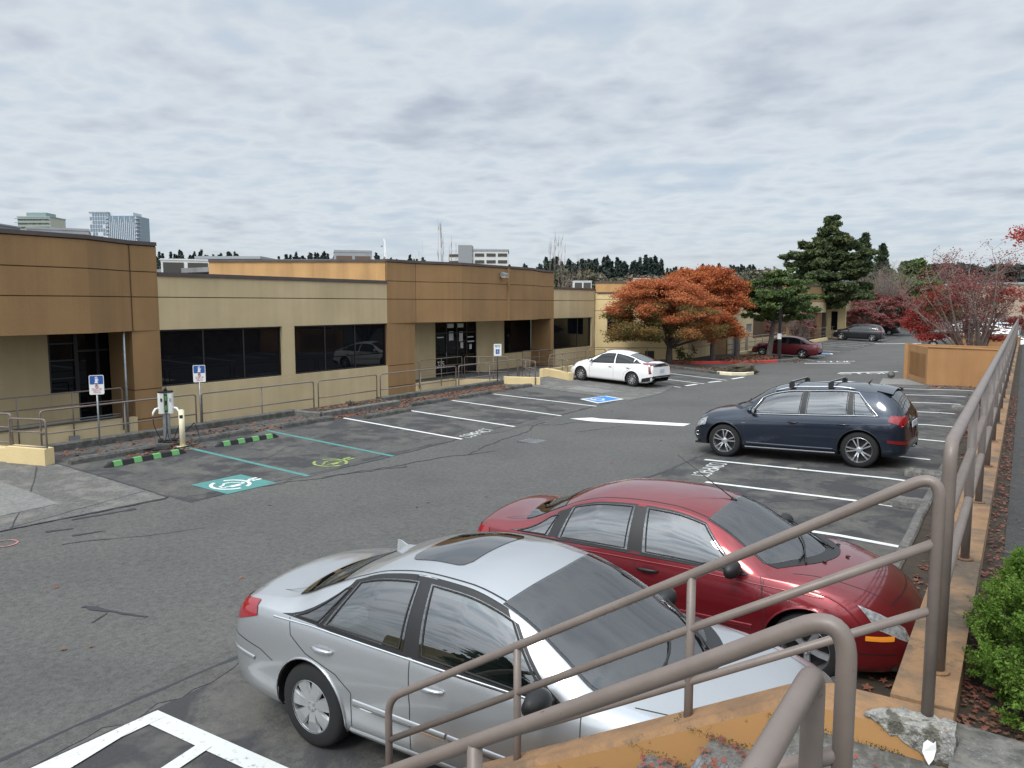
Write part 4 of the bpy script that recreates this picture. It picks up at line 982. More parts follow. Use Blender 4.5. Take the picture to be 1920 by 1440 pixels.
closed_rail('entry_railing', (-18.6, 37.4), (-17.5, 40.0), .1, 1.2, (.6,), 1, 'railing frame behind the white car roof, in front of the cream wall')
rnd = random.Random(5)
lbs = ['first far railing right of the white trunk', 'far railing behind the maroon car', 'far railing behind the lamp pole and pine', 'far railing beside the dark suv', 'far railing beyond the dark suv', 'farthest railing by the black cars']
for i, (y0, y1) in enumerate(((49.8, 54), (54.3, 60), (60.3, 66), (67, 76), (77, 86), (87, 104))):
    closed_rail('ramp_railing', (-16.2, y0), (-16.2, y1), 0, 1.35, (.95, .6), 2, lbs[i], 'taupe railings in front of the far bays', r=.03)
m = MB(); m.box(-16.05, -15.8, 51, 79, -.3, .42); solo('low_wall', m, 'stucco_cream', 'low pale wall along the far bays behind the maroon car', 'wall')

# ------------------------------------------------------------------ enclosures on the right
def enclosure(name, A, B, C, D, lb, gate=True, top=1.84):
    """A front left, B back left, C back right, D front right"""
    t = thing(name, lb, 'enclosure', (A[0], A[1], .3)); tr = Matrix.Translation((-A[0], -A[1], -.3))
    def W(p, q, nm, z1=top, th=.2, par=t, mt='enclosure_orange'):
        m = MB(); m.obox(p, q, th, .0, z1); return m.xform(tr).build(nm, mt, par)
    W(A, D, 'front_wall'); W(D, C, 'side_wall'); W(C, B, 'back_wall')
    m = MB(); m.obox((A[0] - .05, A[1] - .03), (D[0], D[1] - .03), .25, top, top + .03, 0); m.xform(tr).build('cap', 'enclosure_orange', t)
    a = Vector(A); b = Vector(B); L = (b - a).length; u = (b - a) / L
    if gate:
        p = lambda k: tuple(a + u * k)
        for k0, k1 in ((0.0, .12), (L - .45, L)): W(p(k1), p(k0), 'gate_post', top, .2)
        W(p(L - .45), p(.12), 'lintel', top, .12); o = t.children[-1]; 
        for v in o.data.vertices:
            if v.co.z < 1: v.co.z = top - .3 - .16
        m = MB(); fr = ((.16, .24), (L - .57, L - .49))
        for k0, k1 in fr: m.obox(p(k1), p(k0), .06, .38, top - .2, .02)
        m.obox(p(L - .57), p(.24), .06, .38, .50, .02); m.obox(p(L - .57), p(.24), .06, top - .32, top - .2, .02)
        g_ = m.xform(tr).build('gate', 'wood_frame', t)
        m = MB(); n = 22; 
        for i in range(n):
            k0 = .24 + (L - .81) * i / n; k1 = .24 + (L - .81) * (i + .82) / n; m.obox(p(k1), p(k0), .03, .50, top - .32, .0)
        m.obox(p(L - .57), p(.24), .02, .50, top - .32, .03)
        m.xform(tr).build('slats', 'wood_slats', g_)
    else: W(B, A, 'side_wall')
    return t
enclosure('bin_enclosure', (-3.27, 36.1), (-4.42, 39.2), (-.42, 37.9), (-.42, 35.1), 'orange stucco enclosure with slatted timber gate at the end of the right bays')
enclosure('bin_enclosure', (-3.35, 50.4), (-3.6, 53.5), (-.3, 53), (-.2, 49.2), 'second orange stucco enclosure behind the bare red tree', gate=False)
m = MB(); m.prism([(-3.2, 39.8), (-.3, 38.6), (-.2, 49.2), (-3.3, 50.3)], 0, .5); struct('planting_soil', m, 'soil')
m = MB(); lump(m, (-4.95, 38.8, .42), (.16, .16, .16), 3, .2); solo('stone', m, 'concrete', 'small grey stone at the corner of the gated enclosure', 'stone')
# boulder
m = MB(); lump(m, (-12.1, 39.75, .26), (.72, .5, .34), 2, .5, 22, 14); lump(m, (-12.75, 39.85, .18), (.28, .25, .2), 5, .4)
for i in range(len(m.sm)): m.sm[i] = False
solo('boulder', m, 'rock', 'brown boulder on the rounded tip of the planting island', 'boulder')
# ------------------------------------------------------------------ cars
def pchip(tab):
    X = [p[0] for p in tab]; Y = [p[1] for p in tab]; n = len(X); h = [X[i + 1] - X[i] for i in range(n - 1)]; d = [(Y[i + 1] - Y[i]) / h[i] for i in range(n - 1)]; m = [0] * n
    m[0] = d[0]; m[-1] = d[-1]
    for i in range(1, n - 1):
        if d[i - 1] * d[i] > 0: w1 = 2 * h[i] + h[i - 1]; w2 = h[i] + 2 * h[i - 1]; m[i] = (w1 + w2) / (w1 / d[i - 1] + w2 / d[i])
    def f(x):
        if x <= X[0]: return Y[0]
        if x >= X[-1]: return Y[-1]
        i = 0
        while x > X[i + 1]: i += 1
        t = (x - X[i]) / h[i]; t2 = t * t; t3 = t2 * t
        return (2 * t3 - 3 * t2 + 1) * Y[i] + (t3 - 2 * t2 + t) * h[i] * m[i] + (-2 * t3 + 3 * t2) * Y[i + 1] + (t3 - t2) * h[i] * m[i + 1]
    return f
def cr(pts, n):
    """Catmull-Rom through 2-D points, n sub-steps per span"""
    out = []; N = len(pts)
    for i in range(N - 1):
        p0 = pts[max(0, i - 1)]; p1 = pts[i]; p2 = pts[i + 1]; p3 = pts[min(N - 1, i + 2)]
        for k in range(n):
            t = k / n; out.append(tuple(.5 * (2 * p1[j] + (p2[j] - p0[j]) * t + (2 * p0[j] - 5 * p1[j] + 4 * p2[j] - p3[j]) * t * t + (3 * p1[j] - p0[j] - 3 * p2[j] + p3[j]) * t ** 3) for j in (0, 1)))
    out.append(tuple(pts[-1])); return out
class CarShape:
    def __init__(s, sp):
        s.sp = sp; s.f = {k: pchip(sp[k]) for k in ('zt', 'zr', 'zb', 'wb', 'wm', 'wr', 'zs')}
        s.x0 = sp['zt'][0][0]; s.x1 = sp['zt'][-1][0]; s.zm = sp.get('zm', .60)
    def sect(s, x):
        F = s.f; zs = F['zs'](x); zb = F['zb'](x); wm = F['wm'](x); wb = F['wb'](x); wr = F['wr'](x); zr = F['zr'](x); zt = F['zt'](x)
        zb = max(zb, zs + .08); zr = max(zr, zb + .004); zt = max(zt, zr + .002)
        zm = min(s.zm, lerp(zs, zb, .62)); wb = min(wb, wm - .003); wr = min(wr, wb - .004)
        side = [(wm - .10, zs), (wm - .025, zs + .06 * min(1, (zb - zs) / .3)), (wm - .004, lerp(zs, zm, .6)), (wm, zm), (lerp(wm, wb, .22), lerp(zm, zb, .45)), (lerp(wm, wb, .62), lerp(zm, zb, .80)), (wb, zb)]
        return side, (wb, zb), (wr, zr), zt
    def gh(s, x, t):
        """point on the greenhouse side between belt and roof rail"""
        _, b, r_, _ = s.sect(x); k = .030 * math.sin(math.pi * t) * min(1, (r_[1] - b[1]) / .3)
        return (lerp(b[0], r_[0], t) + k, lerp(b[1], r_[1], t) + k * .2)
    def top(s, x, q):
        """q 0 at the rail, 1 at the centre line"""
        _, b, r_, zt = s.sect(x); y = r_[0] * (1 - q); 
        e = s.sp.get('crown', 2.3)
        return (y, zt - (zt - r_[1]) * (1 - q) ** e)
    def full(s, x):
        side, b, r_, zt = s.sect(x); P = cr(side, 3)[:-1]
        P += [s.gh(x, t) for t in (0, .03, .12, .25, .4, .55, .7, .82, .92, .97)]
        P += [s.top(x, q) for q in (0, .03, .08, .15, .24, .35, .48, .62, .76, .88, 1.0)]
        return P
def lathe_y(m, prof, n=32, c=(0, 0, 0)):
    """profile of (y, r) about the y axis"""
    vs = [(c[0] + r * math.cos(2 * math.pi * k / n), c[1] + y, c[2] + r * math.sin(2 * math.pi * k / n)) for y, r in prof for k in range(n)]
    fs = [(i * n + k, (i + 1) * n + k, (i + 1) * n + (k + 1) % n, i * n + (k + 1) % n) for i in range(len(prof) - 1) for k in range(n)]
    sm = m.smooth; m.smooth = True; m.add(vs, fs); m.smooth = sm
WHEELS = {}
OUTWARD = {'pillar_trim', 'side_window', 'windshield', 'rear_window', 'window_frame', 'screen_border', 'cowl', 'taillight', 'headlight', 'side_marker', 'rear_reflector', 'air_intake', 'sunroof', 'rear_panel', 'rear_bumper_lower', 'panel_gap', 'hood_gap', 'trunk_gap', 'roof_gutter', 'handle_recess', 'body_crease', 'side_moulding', 'sill_trim', 'bumper_strip', 'bumper_gap', 'belt_seal', 'arch_crease', 'chrome_strip'}
def wheel_parts(style, Rw, wd):
    key = (style, Rw, wd)
    if key in WHEELS: return WHEELS[key]
    h = wd / 2; rr = Rw * {'cover': .635, 'twin': .70, 'five': .66, 'multi': .63}[style]
    m = MB(); lathe_y(m, [(-h, rr * .97), (-h * 1.02, rr * 1.05), (-h * 1.0, Rw * .86), (-h * .88, Rw * .955), (-h * .6, Rw * .995), (0, Rw), (h * .6, Rw * .995), (h * .88, Rw * .955), (h * 1.0, Rw * .86), (h * 1.02, rr * 1.05), (h, rr * .97), (h * .7, rr * .95)], 44)
    for k in range(4):   # shallow grooves of the tread
        pass
    tyre = m.mesh('tyre'); 
    # rim, outside is +y
    m = MB(); lathe_y(m, [(h * .98, rr * 1.02), (h * 1.02, rr * .985), (h * .9, rr * .955), (h * .35, rr * .93), (-h * .6, rr * .9)], 44)
    ns = {'cover': 7, 'twin': 5, 'five': 5, 'multi': 10}[style]
    def spoke(a, w0, w1, r0, r1, y0, y1, th=.022):
        ca, sa = math.cos(a), math.sin(a); vs = []
        for (r_, w_, y_) in ((r0, w0, y0), ((r0 + r1) / 2, (w0 + w1) / 2, max(y0, y1) + .004), (r1, w1, y1)):
            for (u, dy) in ((-w_ / 2, -th), (-w_ / 2 * .82, 0), (w_ / 2 * .82, 0), (w_ / 2, -th)): vs.append((r_ * ca - u * sa, y_ + dy, r_ * sa + u * ca))
        m.add(vs, [(i * 4 + k, i * 4 + k + 1, (i + 1) * 4 + k + 1, (i + 1) * 4 + k) for i in range(2) for k in range(3)])
    yo = h * .80
    for i in range(ns):
        a = 2 * math.pi * i / ns + math.pi / 2
        if style == 'cover': spoke(a, rr * .30, rr * .64, rr * .2, rr * .97, yo + .008, h * .93); (lathe_y(m, [(yo + .006, .001), (yo + .004, rr * .46), (yo - .03, rr * .47)], 28) if i == 0 else None)
        elif style == 'twin':
            for da in (-.19, .19): spoke(a + da, rr * .11, rr * .115, rr * .16, rr * .97, yo - .012, h * .9)
        elif style == 'five': spoke(a, rr * .26, rr * .30, rr * .15, rr * .97, yo - .01, h * .88)
        else: spoke(a, rr * .16, rr * .20, rr * .15, rr * .96, yo - .005, h * .9)
    lathe_y(m, [(yo + .014, .001), (yo + .014, rr * .10), (yo + .008, rr * .20), (yo - .012, rr * .26), (yo - .04, rr * .27)], 24)
    rim = m.mesh('rim')
    m = MB()
    for i in range(5):
        a = 2 * math.pi * i / 5 + .3; m.tube([(rr * .165 * math.cos(a), yo - .01, rr * .165 * math.sin(a)), (rr * .165 * math.cos(a), yo + .018, rr * .165 * math.sin(a))], .009, 8)
    nuts = m.mesh('wheel_nuts')
    m = MB(); lathe_y(m, [(h * .15, .001), (h * .15, rr * .62), (h * .05, rr * .62), (h * .05, rr * .92)], 28); disc = m.mesh('brake_disc')
    for me, mt in ((tyre, 'tyre'), (rim, 'alloy' if style != 'cover' else 'hubcap_silver'), (nuts, 'steel_grey'), (disc, 'rust_disc' if style == 'cover' else 'black_plastic')):
        me.materials.append(M[mt]); me.update()
    for me in (tyre, rim): me.polygons.foreach_set('use_smooth', [True] * len(me.polygons)) if me is tyre else None
    WHEELS[key] = (tyre, rim, nuts, disc); return WHEELS[key]
def mesh_obj(name, me, parent): o = bpy.data.objects.new(name, me); COL.objects.link(o); o.parent = parent; return o

def make_car(name, sp, paint, label, cat='car', group=None, detail=2):
    cs = CarShape(sp); t = thing(name, label, cat, (0, 0, 0), 0, group)
    x0, x1 = cs.x0, cs.x1; WB = sp['wb_len']; Rw = sp['Rw']; Ra = sp.get('Ra', Rw + .045); zc = Rw
    N = 190 if detail > 1 else 90; xs = []
    for i in range(N + 1):
        u = i / N; k = .5 - .5 * math.cos(math.pi * u); xs.append(x0 + (x1 - x0) * lerp(u, k, .75))
    rows = [cs.full(x) for x in xs]; K = len(rows[0]); nv = K * 2 - 1
    V = []
    for x, P in zip(xs, rows): V += [(x, -y, z) for y, z in P] + [(x, y, z) for y, z in P[-2::-1]]
    Fq = [(i * nv + k, i * nv + k + 1, (i + 1) * nv + k + 1, (i + 1) * nv + k) for i in range(N) for k in range(nv - 1)]
    caps = [tuple(range(nv)), tuple(N * nv + k for k in range(nv))[::-1]]
    bvh = BVHTree.FromPolygons([Vector(v) for v in V], Fq + caps)
    # ---- surface look-ups
    def side_hit(x, z, sg, off=.002):
        h_ = bvh.ray_cast(Vector((x, sg * 3, z)), Vector((0, -sg, 0)))
        if h_[0] is None: h_ = bvh.find_nearest(Vector((x, sg * .9, z)))
        p, nn = h_[0], h_[1]
        if nn.y * sg < 0: nn = -nn
        return p + nn * off
    def top_hit(x, y, off=.002):
        h_ = bvh.ray_cast(Vector((x, y, 3)), Vector((0, 0, -1)))
        if h_[0] is None: h_ = bvh.find_nearest(Vector((x, y, 1)))
        p, nn = h_[0], h_[1]
        if nn.z < 0: nn = -nn
        return p + nn * off
    def end_hit(y, z, sg, off=.002):
        h_ = bvh.ray_cast(Vector((sg * 8 + 1, y, z)), Vector((-sg, 0, 0)))
        if h_[0] is None: h_ = bvh.find_nearest(Vector((x1 if sg > 0 else x0, y, z)))
        p, nn = h_[0], h_[1]
        if nn.x * sg < 0: nn = -nn
        return p + nn * off
    def gh_pt(x, q, sg, off): 
        y, z = cs.gh(x, q); y2, z2 = cs.gh(x, min(1, q + .02)); dy, dz = y2 - y, z2 - z; L = math.hypot(dy, dz) or 1
        return (x, sg * (y + dz / L * off), z - dy / L * off)
    # ---- windows: (name, x at belt left, x at rail left, x at belt right, x at rail right, q low, q high)
    wins = sp['windows']; qlo, qhi = sp.get('q', (.05, .93))
    ws = sp['screen']; rs = sp['rear_screen']
    def scr_x(S, u, v):  # u -1..1 across, v 0 top edge .. 1 bottom edge
        xa = S['xt'] + S['bow_t'] * u * u; xb = S['xb'] + S['bow_b'] * u * u; return lerp(xa, xb, v)
    def scr_y(S, u, v): 
        x = scr_x(S, u, v); w_ = cs.sect(x)[2][0] - S.get('inset', .035); return x, u * w_
    drop = set()
    def inside_screen(S, x, y, mg):
        for side in (0,):
            w_ = cs.sect(x)[2][0] - S.get('inset', .035); 
            if w_ <= 0: return False
            u = y / w_
            if abs(u) > 1 - mg / w_: return False
            xa = S['xt'] + S['bow_t'] * u * u; xb = S['xb'] + S['bow_b'] * u * u; v = (x - xa) / (xb - xa); L = abs(xb - xa)
            return mg / L < v < 1 - mg / L
    if sp.get('open', True) and detail > 1:
        kb = None
        for fi, q in enumerate(Fq):
            c = [sum(V[a][j] for a in q) / 4 for j in range(3)]; k = fi % (nv - 1); kk = k if k < K - 1 else nv - 2 - k
            if kk >= K - 11:                      # roof / screens
                if inside_screen(ws, c[0], c[1], .045) or inside_screen(rs, c[0], c[1], .045): drop.add(fi)
            elif kk >= 18:                         # greenhouse side
                b_, r_ = cs.sect(c[0])[1:3]; qq = (c[2] - b_[1]) / max(.01, r_[1] - b_[1])
                if qq < qlo + .07 or qq > qhi - .07: continue
                for wn in wins:
                    xl = lerp(wn[0], wn[1], qq); xr = lerp(wn[2], wn[3], qq)
                    if xl + .035 < c[0] < xr - .035: drop.add(fi)
    # ---- wheel arches
    keep = []; inside = lambda v, ax: (v[0] - ax) ** 2 + (v[2] - zc) ** 2 < Ra * Ra
    moved = {}
    for fi, q in enumerate(Fq):
        k = fi % (nv - 1); kk = k if k < K - 1 else nv - 2 - k
        if fi in drop: continue
        if kk < 18:
            gone = False
            for ax in (0, WB):
                ins = [inside(V[a], ax) for a in q]
                if all(ins): gone = True; break
                for a, i_ in zip(q, ins):
                    if i_: moved[a] = ax
            if gone: continue
        keep.append(q)
    V2 = list(V)
    for a, ax in moved.items():
        v = V[a]; dx, dz = v[0] - ax, v[2] - zc; L = math.hypot(dx, dz) or 1; V2[a] = (ax + dx / L * Ra, v[1], max(zc + dz / L * Ra, .14))
    used = sorted(set(a for q in keep for a in q) | set(caps[0]) | set(caps[1])); idx = {a: i for i, a in enumerate(used)}
    m = MB(); m.smooth = True; m.add([V2[a] for a in used], [tuple(idx[a] for a in q) for q in keep]); m.smooth = False; m.f += [tuple(idx[a] for a in c) for c in caps]; m.m += [0, 0]; m.sm += [False, False]
    body = m.build('body', paint, t, fixn=False)
    bm = bmesh.new(); bm.from_mesh(body.data); bmesh.ops.recalc_face_normals(bm, faces=bm.faces)
    s_ = sum(f.normal.z * f.calc_area() for f in bm.faces if f.calc_center_median().z > 1.2 * sp.get('hk', 1))
    if s_ < 0: bmesh.ops.reverse_faces(bm, faces=bm.faces)
    bm.to_mesh(body.data); bm.free()
    # underbody and wells
    m = MB(); zs = cs.f['zs'](WB / 2); wmid = cs.f['wm'](WB / 2)
    m.box(.42, WB - .42, -wmid + .09, wmid - .09, zs - .01, zs + .04); m.box(x0 + .12, -.42, -wmid + .2, wmid - .2, zs + .06, zs + .09); m.box(WB + .42, x1 - .15, -wmid + .2, wmid - .2, zs + .02, zs + .06)
    for ax in (0, WB):
        wmx = cs.f['wm'](ax)
        for sg in (-1, 1):
            n = 18; pr = [R(-12 + 204 * i / n) for i in range(n + 1)]
            m.grid([[(ax + (Ra + .004) * math.cos(a), sg * yy, zc + (Ra + .004) * math.sin(a)) for a in pr] for yy in (wmx - .03, wmx - .34)])
            b0 = [(ax + (Ra + .01) * math.cos(a), sg * (wmx - .34), zc + (Ra + .01) * math.sin(a)) for a in pr]; m.add(b0, [tuple(range(len(b0)))])
    m.box(-.1, .1, -.6, .6, zc - .1, zc + .05); m.box(WB - .1, WB + .1, -.6, .6, zc - .1, zc + .05)
    m.build('underbody', 'black_plastic', t)
    # wheels
    tyre, rim, nuts, disc = wheel_parts(sp['wheel'], Rw, .215)
    for ax in (0, WB):
        for sg in (-1, 1):
            we = bpy.data.objects.new('wheel', None); COL.objects.link(we); we.parent = t; we.location = (ax, sg * (cs.f['wm'](ax) - .125), Rw); we.rotation_euler = (0, sp.get('spin', .2) * (1 + ax), 0 if sg > 0 else math.pi); we.empty_display_size = .2
            for nm, me in (('tyre', tyre), ('rim', rim)) + ((('wheel_nuts', nuts), ('brake_disc', disc)) if detail > 1 else ()): mesh_obj(nm, me, we)
    # arch lips
    if detail > 1:
        for ax in (0, WB):
            for sg in (-1, 1):
                m = MB(); pts = []
                for i in range(25):
                    a = R(-14 + 208 * i / 24); z = zc + (Ra + .006) * math.sin(a)
                    if z < .17: continue
                    pts.append(side_hit(ax + (Ra + .006) * math.cos(a), z, sg, .004))
                m.tube(pts, .009, 6); m.build('arch_lip', sp.get('lip_mat', paint), t)
    # glazing
    nx = 14; nq = 8
    for wi, wn in enumerate(wins):
        for sg in (-1, 1):
            q0 = wn[4] if len(wn) > 4 else qlo; q1 = wn[5] if len(wn) > 5 else qhi
            def PT(u, v, off, q0=q0, q1=q1, wn=wn, sg=sg): q = lerp(q0, q1, v); return gh_pt(lerp(lerp(wn[0], wn[1], q), lerp(wn[2], wn[3], q), u), q, sg, off)
            g = MB(); g.smooth = True; g.grid([[PT(i / nx, j / nq, .006) for i in range(nx + 1)] for j in range(nq + 1)]); w_ = g.build('side_window', sp.get('glass', 'glass_tint') if detail > 1 else 'glass_dark', t)
            fr = MB(); fb = sp.get('frame', .045)
            wl = abs(lerp(wn[2], wn[3], .5) - lerp(wn[0], wn[1], .5)); hh = .42
            du = min(.15, fb / wl); dv_ = fb * .8 / hh; e = sp.get('frame_out', .02); eu = e / wl; ev = e / hh
            U = [-eu, du * .35]; 
            def strip(u0, u1, v0, v1): 
                n_ = 12; fr.grid([[PT(lerp(u0, u1, i / n_), lerp(v0, v1, j / 6), .0035) for i in range(n_ + 1)] for j in range(7)])
            fr.smooth = True
            strip(-eu, du, -ev, 1 + ev); strip(1 - du, 1 + eu, -ev, 1 + ev); strip(du, 1 - du, -ev, dv_ * .6); strip(du, 1 - du, 1 - dv_ * .6, 1 + ev)
            for v_ in range(len(fr.v)): pass
            fr.build('window_frame', 'black_plastic', w_)
            # a thin seal line stands proud of the glass so the pane has an edge
            sl = MB(); loop = [PT(du * .5, dv_ * .3, .008), PT(.5, dv_ * .3, .008), PT(1 - du * .5, dv_ * .3, .008)] 
            path = [PT(lerp(du * .6, 1 - du * .6, i / 10), dv_ * .3, .007) for i in range(11)] + [PT(1 - du * .6, lerp(dv_ * .3, 1 - dv_ * .3, i / 8), .007) for i in range(1, 9)] + [PT(lerp(1 - du * .6, du * .6, i / 10), 1 - dv_ * .3, .007) for i in range(1, 11)] + [PT(du * .6, lerp(1 - dv_ * .3, dv_ * .3, i / 8), .007) for i in range(1, 8)]
            sl.tube(path, .0075, 5, closed=True); sl.build('seal', 'black_rubber', w_)
    for (pa, pb, pc, pd) in sp.get('pillars', []):
        for sg in (-1, 1):
            g = MB(); g.smooth = True; g.grid([[gh_pt(lerp(lerp(pa, pb, j / 8), lerp(pc, pd, j / 8), i / 4), lerp(sp.get('pq', (.02, .97))[0], sp.get('pq', (.02, .97))[1], j / 8), sg, .0028) for i in range(5)] for j in range(9)]); g.build('pillar_trim', 'black_plastic', t)
    def screen(S, nm, dark):
        g = MB(); g.smooth = True; A = 20; B_ = 12
        g.grid([[tuple(top_hit(*scr_y(S, -1 + 2 * i / A, j / B_), .005)) for i in range(A + 1)] for j in range(B_ + 1)]); w_ = g.build(nm, dark, t)
        f_ = MB(); f_.smooth = True; du = .11; dv0 = .075; dv1 = .10
        def strip(u0, u1, v0, v1, a=10, b=10): f_.grid([[tuple(top_hit(*scr_y(S, lerp(u0, u1, i / a), lerp(v0, v1, j / b)), .0025)) for i in range(a + 1)] for j in range(b + 1)])
        strip(-1.03, -1 + du, -.01, 1.0, 4, 14); strip(1 - du, 1.03, -.01, 1.0, 4, 14); strip(-1 + du, 1 - du, -.01, dv0 + S.get('shade', 0), 16, 4); strip(-1 + du, 1 - du, 1 - dv1, 1.0, 16, 4)
        f_.build('screen_border', 'black_gloss' if nm == 'windshield' else 'black_plastic', w_)
        return w_
    wsc = screen(ws, 'windshield', sp.get('wglass', 'glass_screen') if detail > 1 else 'glass_dark'); screen(rs, 'rear_window', 'glass_tint' if detail > 1 else 'glass_dark')
    # cowl with wipers
    def ribbon_top(pts, wd, off, nm, mt, par=t):
        m = MB(); n = len(pts)
        L = []
        for i, (x, y) in enumerate(pts):
            a = pts[max(0, i - 1)]; b = pts[min(n - 1, i + 1)]; d = Vector((b[0] - a[0], b[1] - a[1])).normalized(); nn = Vector((-d.y, d.x)) * wd / 2
            L.append((top_hit(x + nn.x, y + nn.y, off), top_hit(x - nn.x, y - nn.y, off)))
        m.add([q for pr in L for q in pr], [(2 * i, 2 * i + 1, 2 * i + 3, 2 * i + 2) for i in range(n - 1)]); return m.build(nm, mt, par)
    def ribbon_side(pts, wd, off, nm, mt, sgs=(-1, 1), par=t, prof=False):
        P = []
        for a, b in zip(pts, pts[1:]):
            n = max(2, int(math.hypot(b[0] - a[0], b[1] - a[1]) / .03)); P += [(lerp(a[0], b[0], i / n), lerp(a[1], b[1], i / n)) for i in range(n)]
        P.append(pts[-1]); n = len(P)
        for sg in sgs:
            m = MB(); L = []
            for i, (x, z) in enumerate(P):
                a = P[max(0, i - 1)]; b = P[min(n - 1, i + 1)]; d = Vector((b[0] - a[0], b[1] - a[1])); d = d.normalized() if d.length else Vector((1, 0)); nn = Vector((-d.y, d.x)) * wd / 2
                if prof: L.append((side_hit(x + nn.x, z + nn.y, sg, .001), side_hit(x + nn.x * .6, z + nn.y * .6, sg, off), side_hit(x - nn.x * .6, z - nn.y * .6, sg, off), side_hit(x - nn.x, z - nn.y, sg, .001)))
                else: L.append((side_hit(x + nn.x, z + nn.y, sg, off), side_hit(x - nn.x, z - nn.y, sg, off)))
            k = len(L[0]); m.smooth = prof; m.add([q for pr in L for q in pr], [(k * i + j, k * i + j + 1, k * (i + 1) + j + 1, k * (i + 1) + j) for i in range(n - 1) for j in range(k - 1)]); m.build(nm, mt, par)
    def patch_side(poly4, nm, mt, off=.004, sgs=(-1, 1), n=8, thick=False):
        """poly4: four (x,z) corners"""
        for sg in sgs:
            m = MB(); m.smooth = True; a, b, c, d = poly4
            m.grid([[tuple(side_hit(lerp(lerp(a[0], b[0], i / n), lerp(d[0], c[0], i / n), j / n), lerp(lerp(a[1], b[1], i / n), lerp(d[1], c[1], i / n), j / n), sg, off)) for i in range(n + 1)] for j in range(n + 1)]); m.build(nm, mt, t)
    def patch_sec(xa0, xa1, xb0, xb1, j0, j1, nm, mt, off=.005, n=12):
        """sheet laid along the body sections: x from xa0..xa1 at section index j0 to xb0..xb1 at j1"""
        for sg in (-1, 1):
            m = MB(); m.smooth = True; rows_ = []
            for j in range(n + 1):
                v = j / n; f_ = lerp(j0, j1, v); r_ = []
                for i in range(n + 1):
                    x = lerp(lerp(xa0, xb0, v), lerp(xa1, xb1, v), i / n); P = cs.full(x); k = int(f_); fr = f_ - k; q = (lerp(P[k][0], P[k + 1][0], fr), lerp(P[k][1], P[k + 1][1], fr)); p = Vector((x, sg * q[0], q[1])); h_ = bvh.find_nearest(p)
                    nn = h_[1]; 
                    if nn.dot(p - Vector((min(max(x, .5), WB - .5), 0, .5))) < 0: nn = -nn
                    r_.append(tuple(p + nn * off))
                rows_.append(r_)
            m.grid(rows_); m.build(nm, mt, t)
    def patch_end(y0, y1, z0, z1, sg, nm, mt, off=.004, both=True, n=8, taper=0):
        for s_ in ((-1, 1) if both else (1,)):
            m = MB(); m.smooth = True
            m.grid([[tuple(end_hit(s_ * lerp(y0, y1, i / n), lerp(z0 + taper * (1 - i / n), z1, j / n), sg, off)) for i in range(n + 1)] for j in range(n + 1)]); m.build(nm, mt, t)
    def patch_top(x_0, x_1, y0, y1, nm, mt, off, r_=.06, par=t):
        m = MB(); m.smooth = True; n = 16; rows_ = []
        for j in range(n + 1):
            x = lerp(x_0, x_1, j / n); e = min(x - x_0, x_1 - x); k = 0 if e >= r_ else r_ - math.sqrt(max(0, r_ * r_ - (r_ - e) ** 2))
            rows_.append([tuple(top_hit(x, lerp(y0 + k, y1 - k, i / n), off)) for i in range(n + 1)])
        m.grid(rows_); return m.build(nm, mt, par)
    S_ = dict(locals()); S_['t'] = t; S_['cs'] = cs
    lines = sp.get('seams', [])
    if detail > 1:
        for pts in lines: ribbon_side(pts, .007, .0012, 'panel_gap', 'black_plastic')
        xb = ws['xb']; bw = ws['bow_b']
        hw = cs.f['wr'](xb + .25)
        # cowl
        g = MB(); g.smooth = True; g.grid([[tuple(top_hit(*( (scr_x(ws, u, 1) + v * .13 * (1 - .3 * u * u), u * (cs.sect(scr_x(ws, u, 1))[2][0] - .03))), .004)) for u in [-1 + i / 10 for i in range(21)]] for v in (0, .33, .66, 1)]); g.build('cowl', 'black_plastic', t)
        for y0, y1, k in ((.12, .62, 1), (-.45, .08, 1)):
            m = MB(); P = [top_hit(scr_x(ws, y / .75, 1) - .05 * (i), y, .022) for i, y in enumerate([lerp(y0, y1, j / 5) for j in range(6)])]
            m.tube([tuple(p) for p in P], .008, 6); b_ = top_hit(scr_x(ws, y0 / .75, 1) + .06, y0, .01); m.tube([tuple(b_), tuple(P[2])], .009, 6); m.build('wiper', 'black_plastic', t)
        hx = sp.get('hood_x', x1 - .12)
        for sg in (-1, 1):
            x_s = scr_x(ws, .9, 1) + .16; ribbon_top([(lerp(x_s, hx, i / 14), sg * (lerp(cs.f['wr'](x_s) - .02, cs.f['wr'](hx) - .03, i / 14))) for i in range(15)], .007, .0015, 'hood_gap', 'black_plastic')
        ribbon_top([(hx - .10 * (y / .6) ** 2, y) for y in [(-cs.f['wr'](hx) + .03) + i * (2 * cs.f['wr'](hx) - .06) / 14 for i in range(15)]], .007, .0015, 'hood_gap', 'black_plastic')
    # mirrors
    mx = sp.get('mirror', (ws['xb'] - .30, None)); zmir = (cs.sect(mx[0])[1][1] + .07) if mx[1] is None else mx[1]
    for sg in (-1, 1):
        m = MB(); yb_ = cs.sect(mx[0])[1][0]
        st = len(m.v); m.ellipsoid((0, 0, 0), (.085, .125, .082), 16, 10)
        for i in range(st, len(m.v)):
            p = Vector(m.v[i]); q = Vector((max(p.x, -.035) if p.x < 0 else p.x, p.y, p.z)); m.v[i] = (mx[0] + q.x, sg * (yb_ + .135) + q.y, zmir + q.z)
        mo = m.build('mirror', sp.get('mirror_mat', 'black_plastic'), t)
        m = MB(); m.tube([(mx[0] + .02, sg * (yb_ - .02), zmir - .05), (mx[0] + .02, sg * (yb_ + .08), zmir - .03)], [.035, .03], 8); m.build('mirror_arm', 'black_plastic', mo)
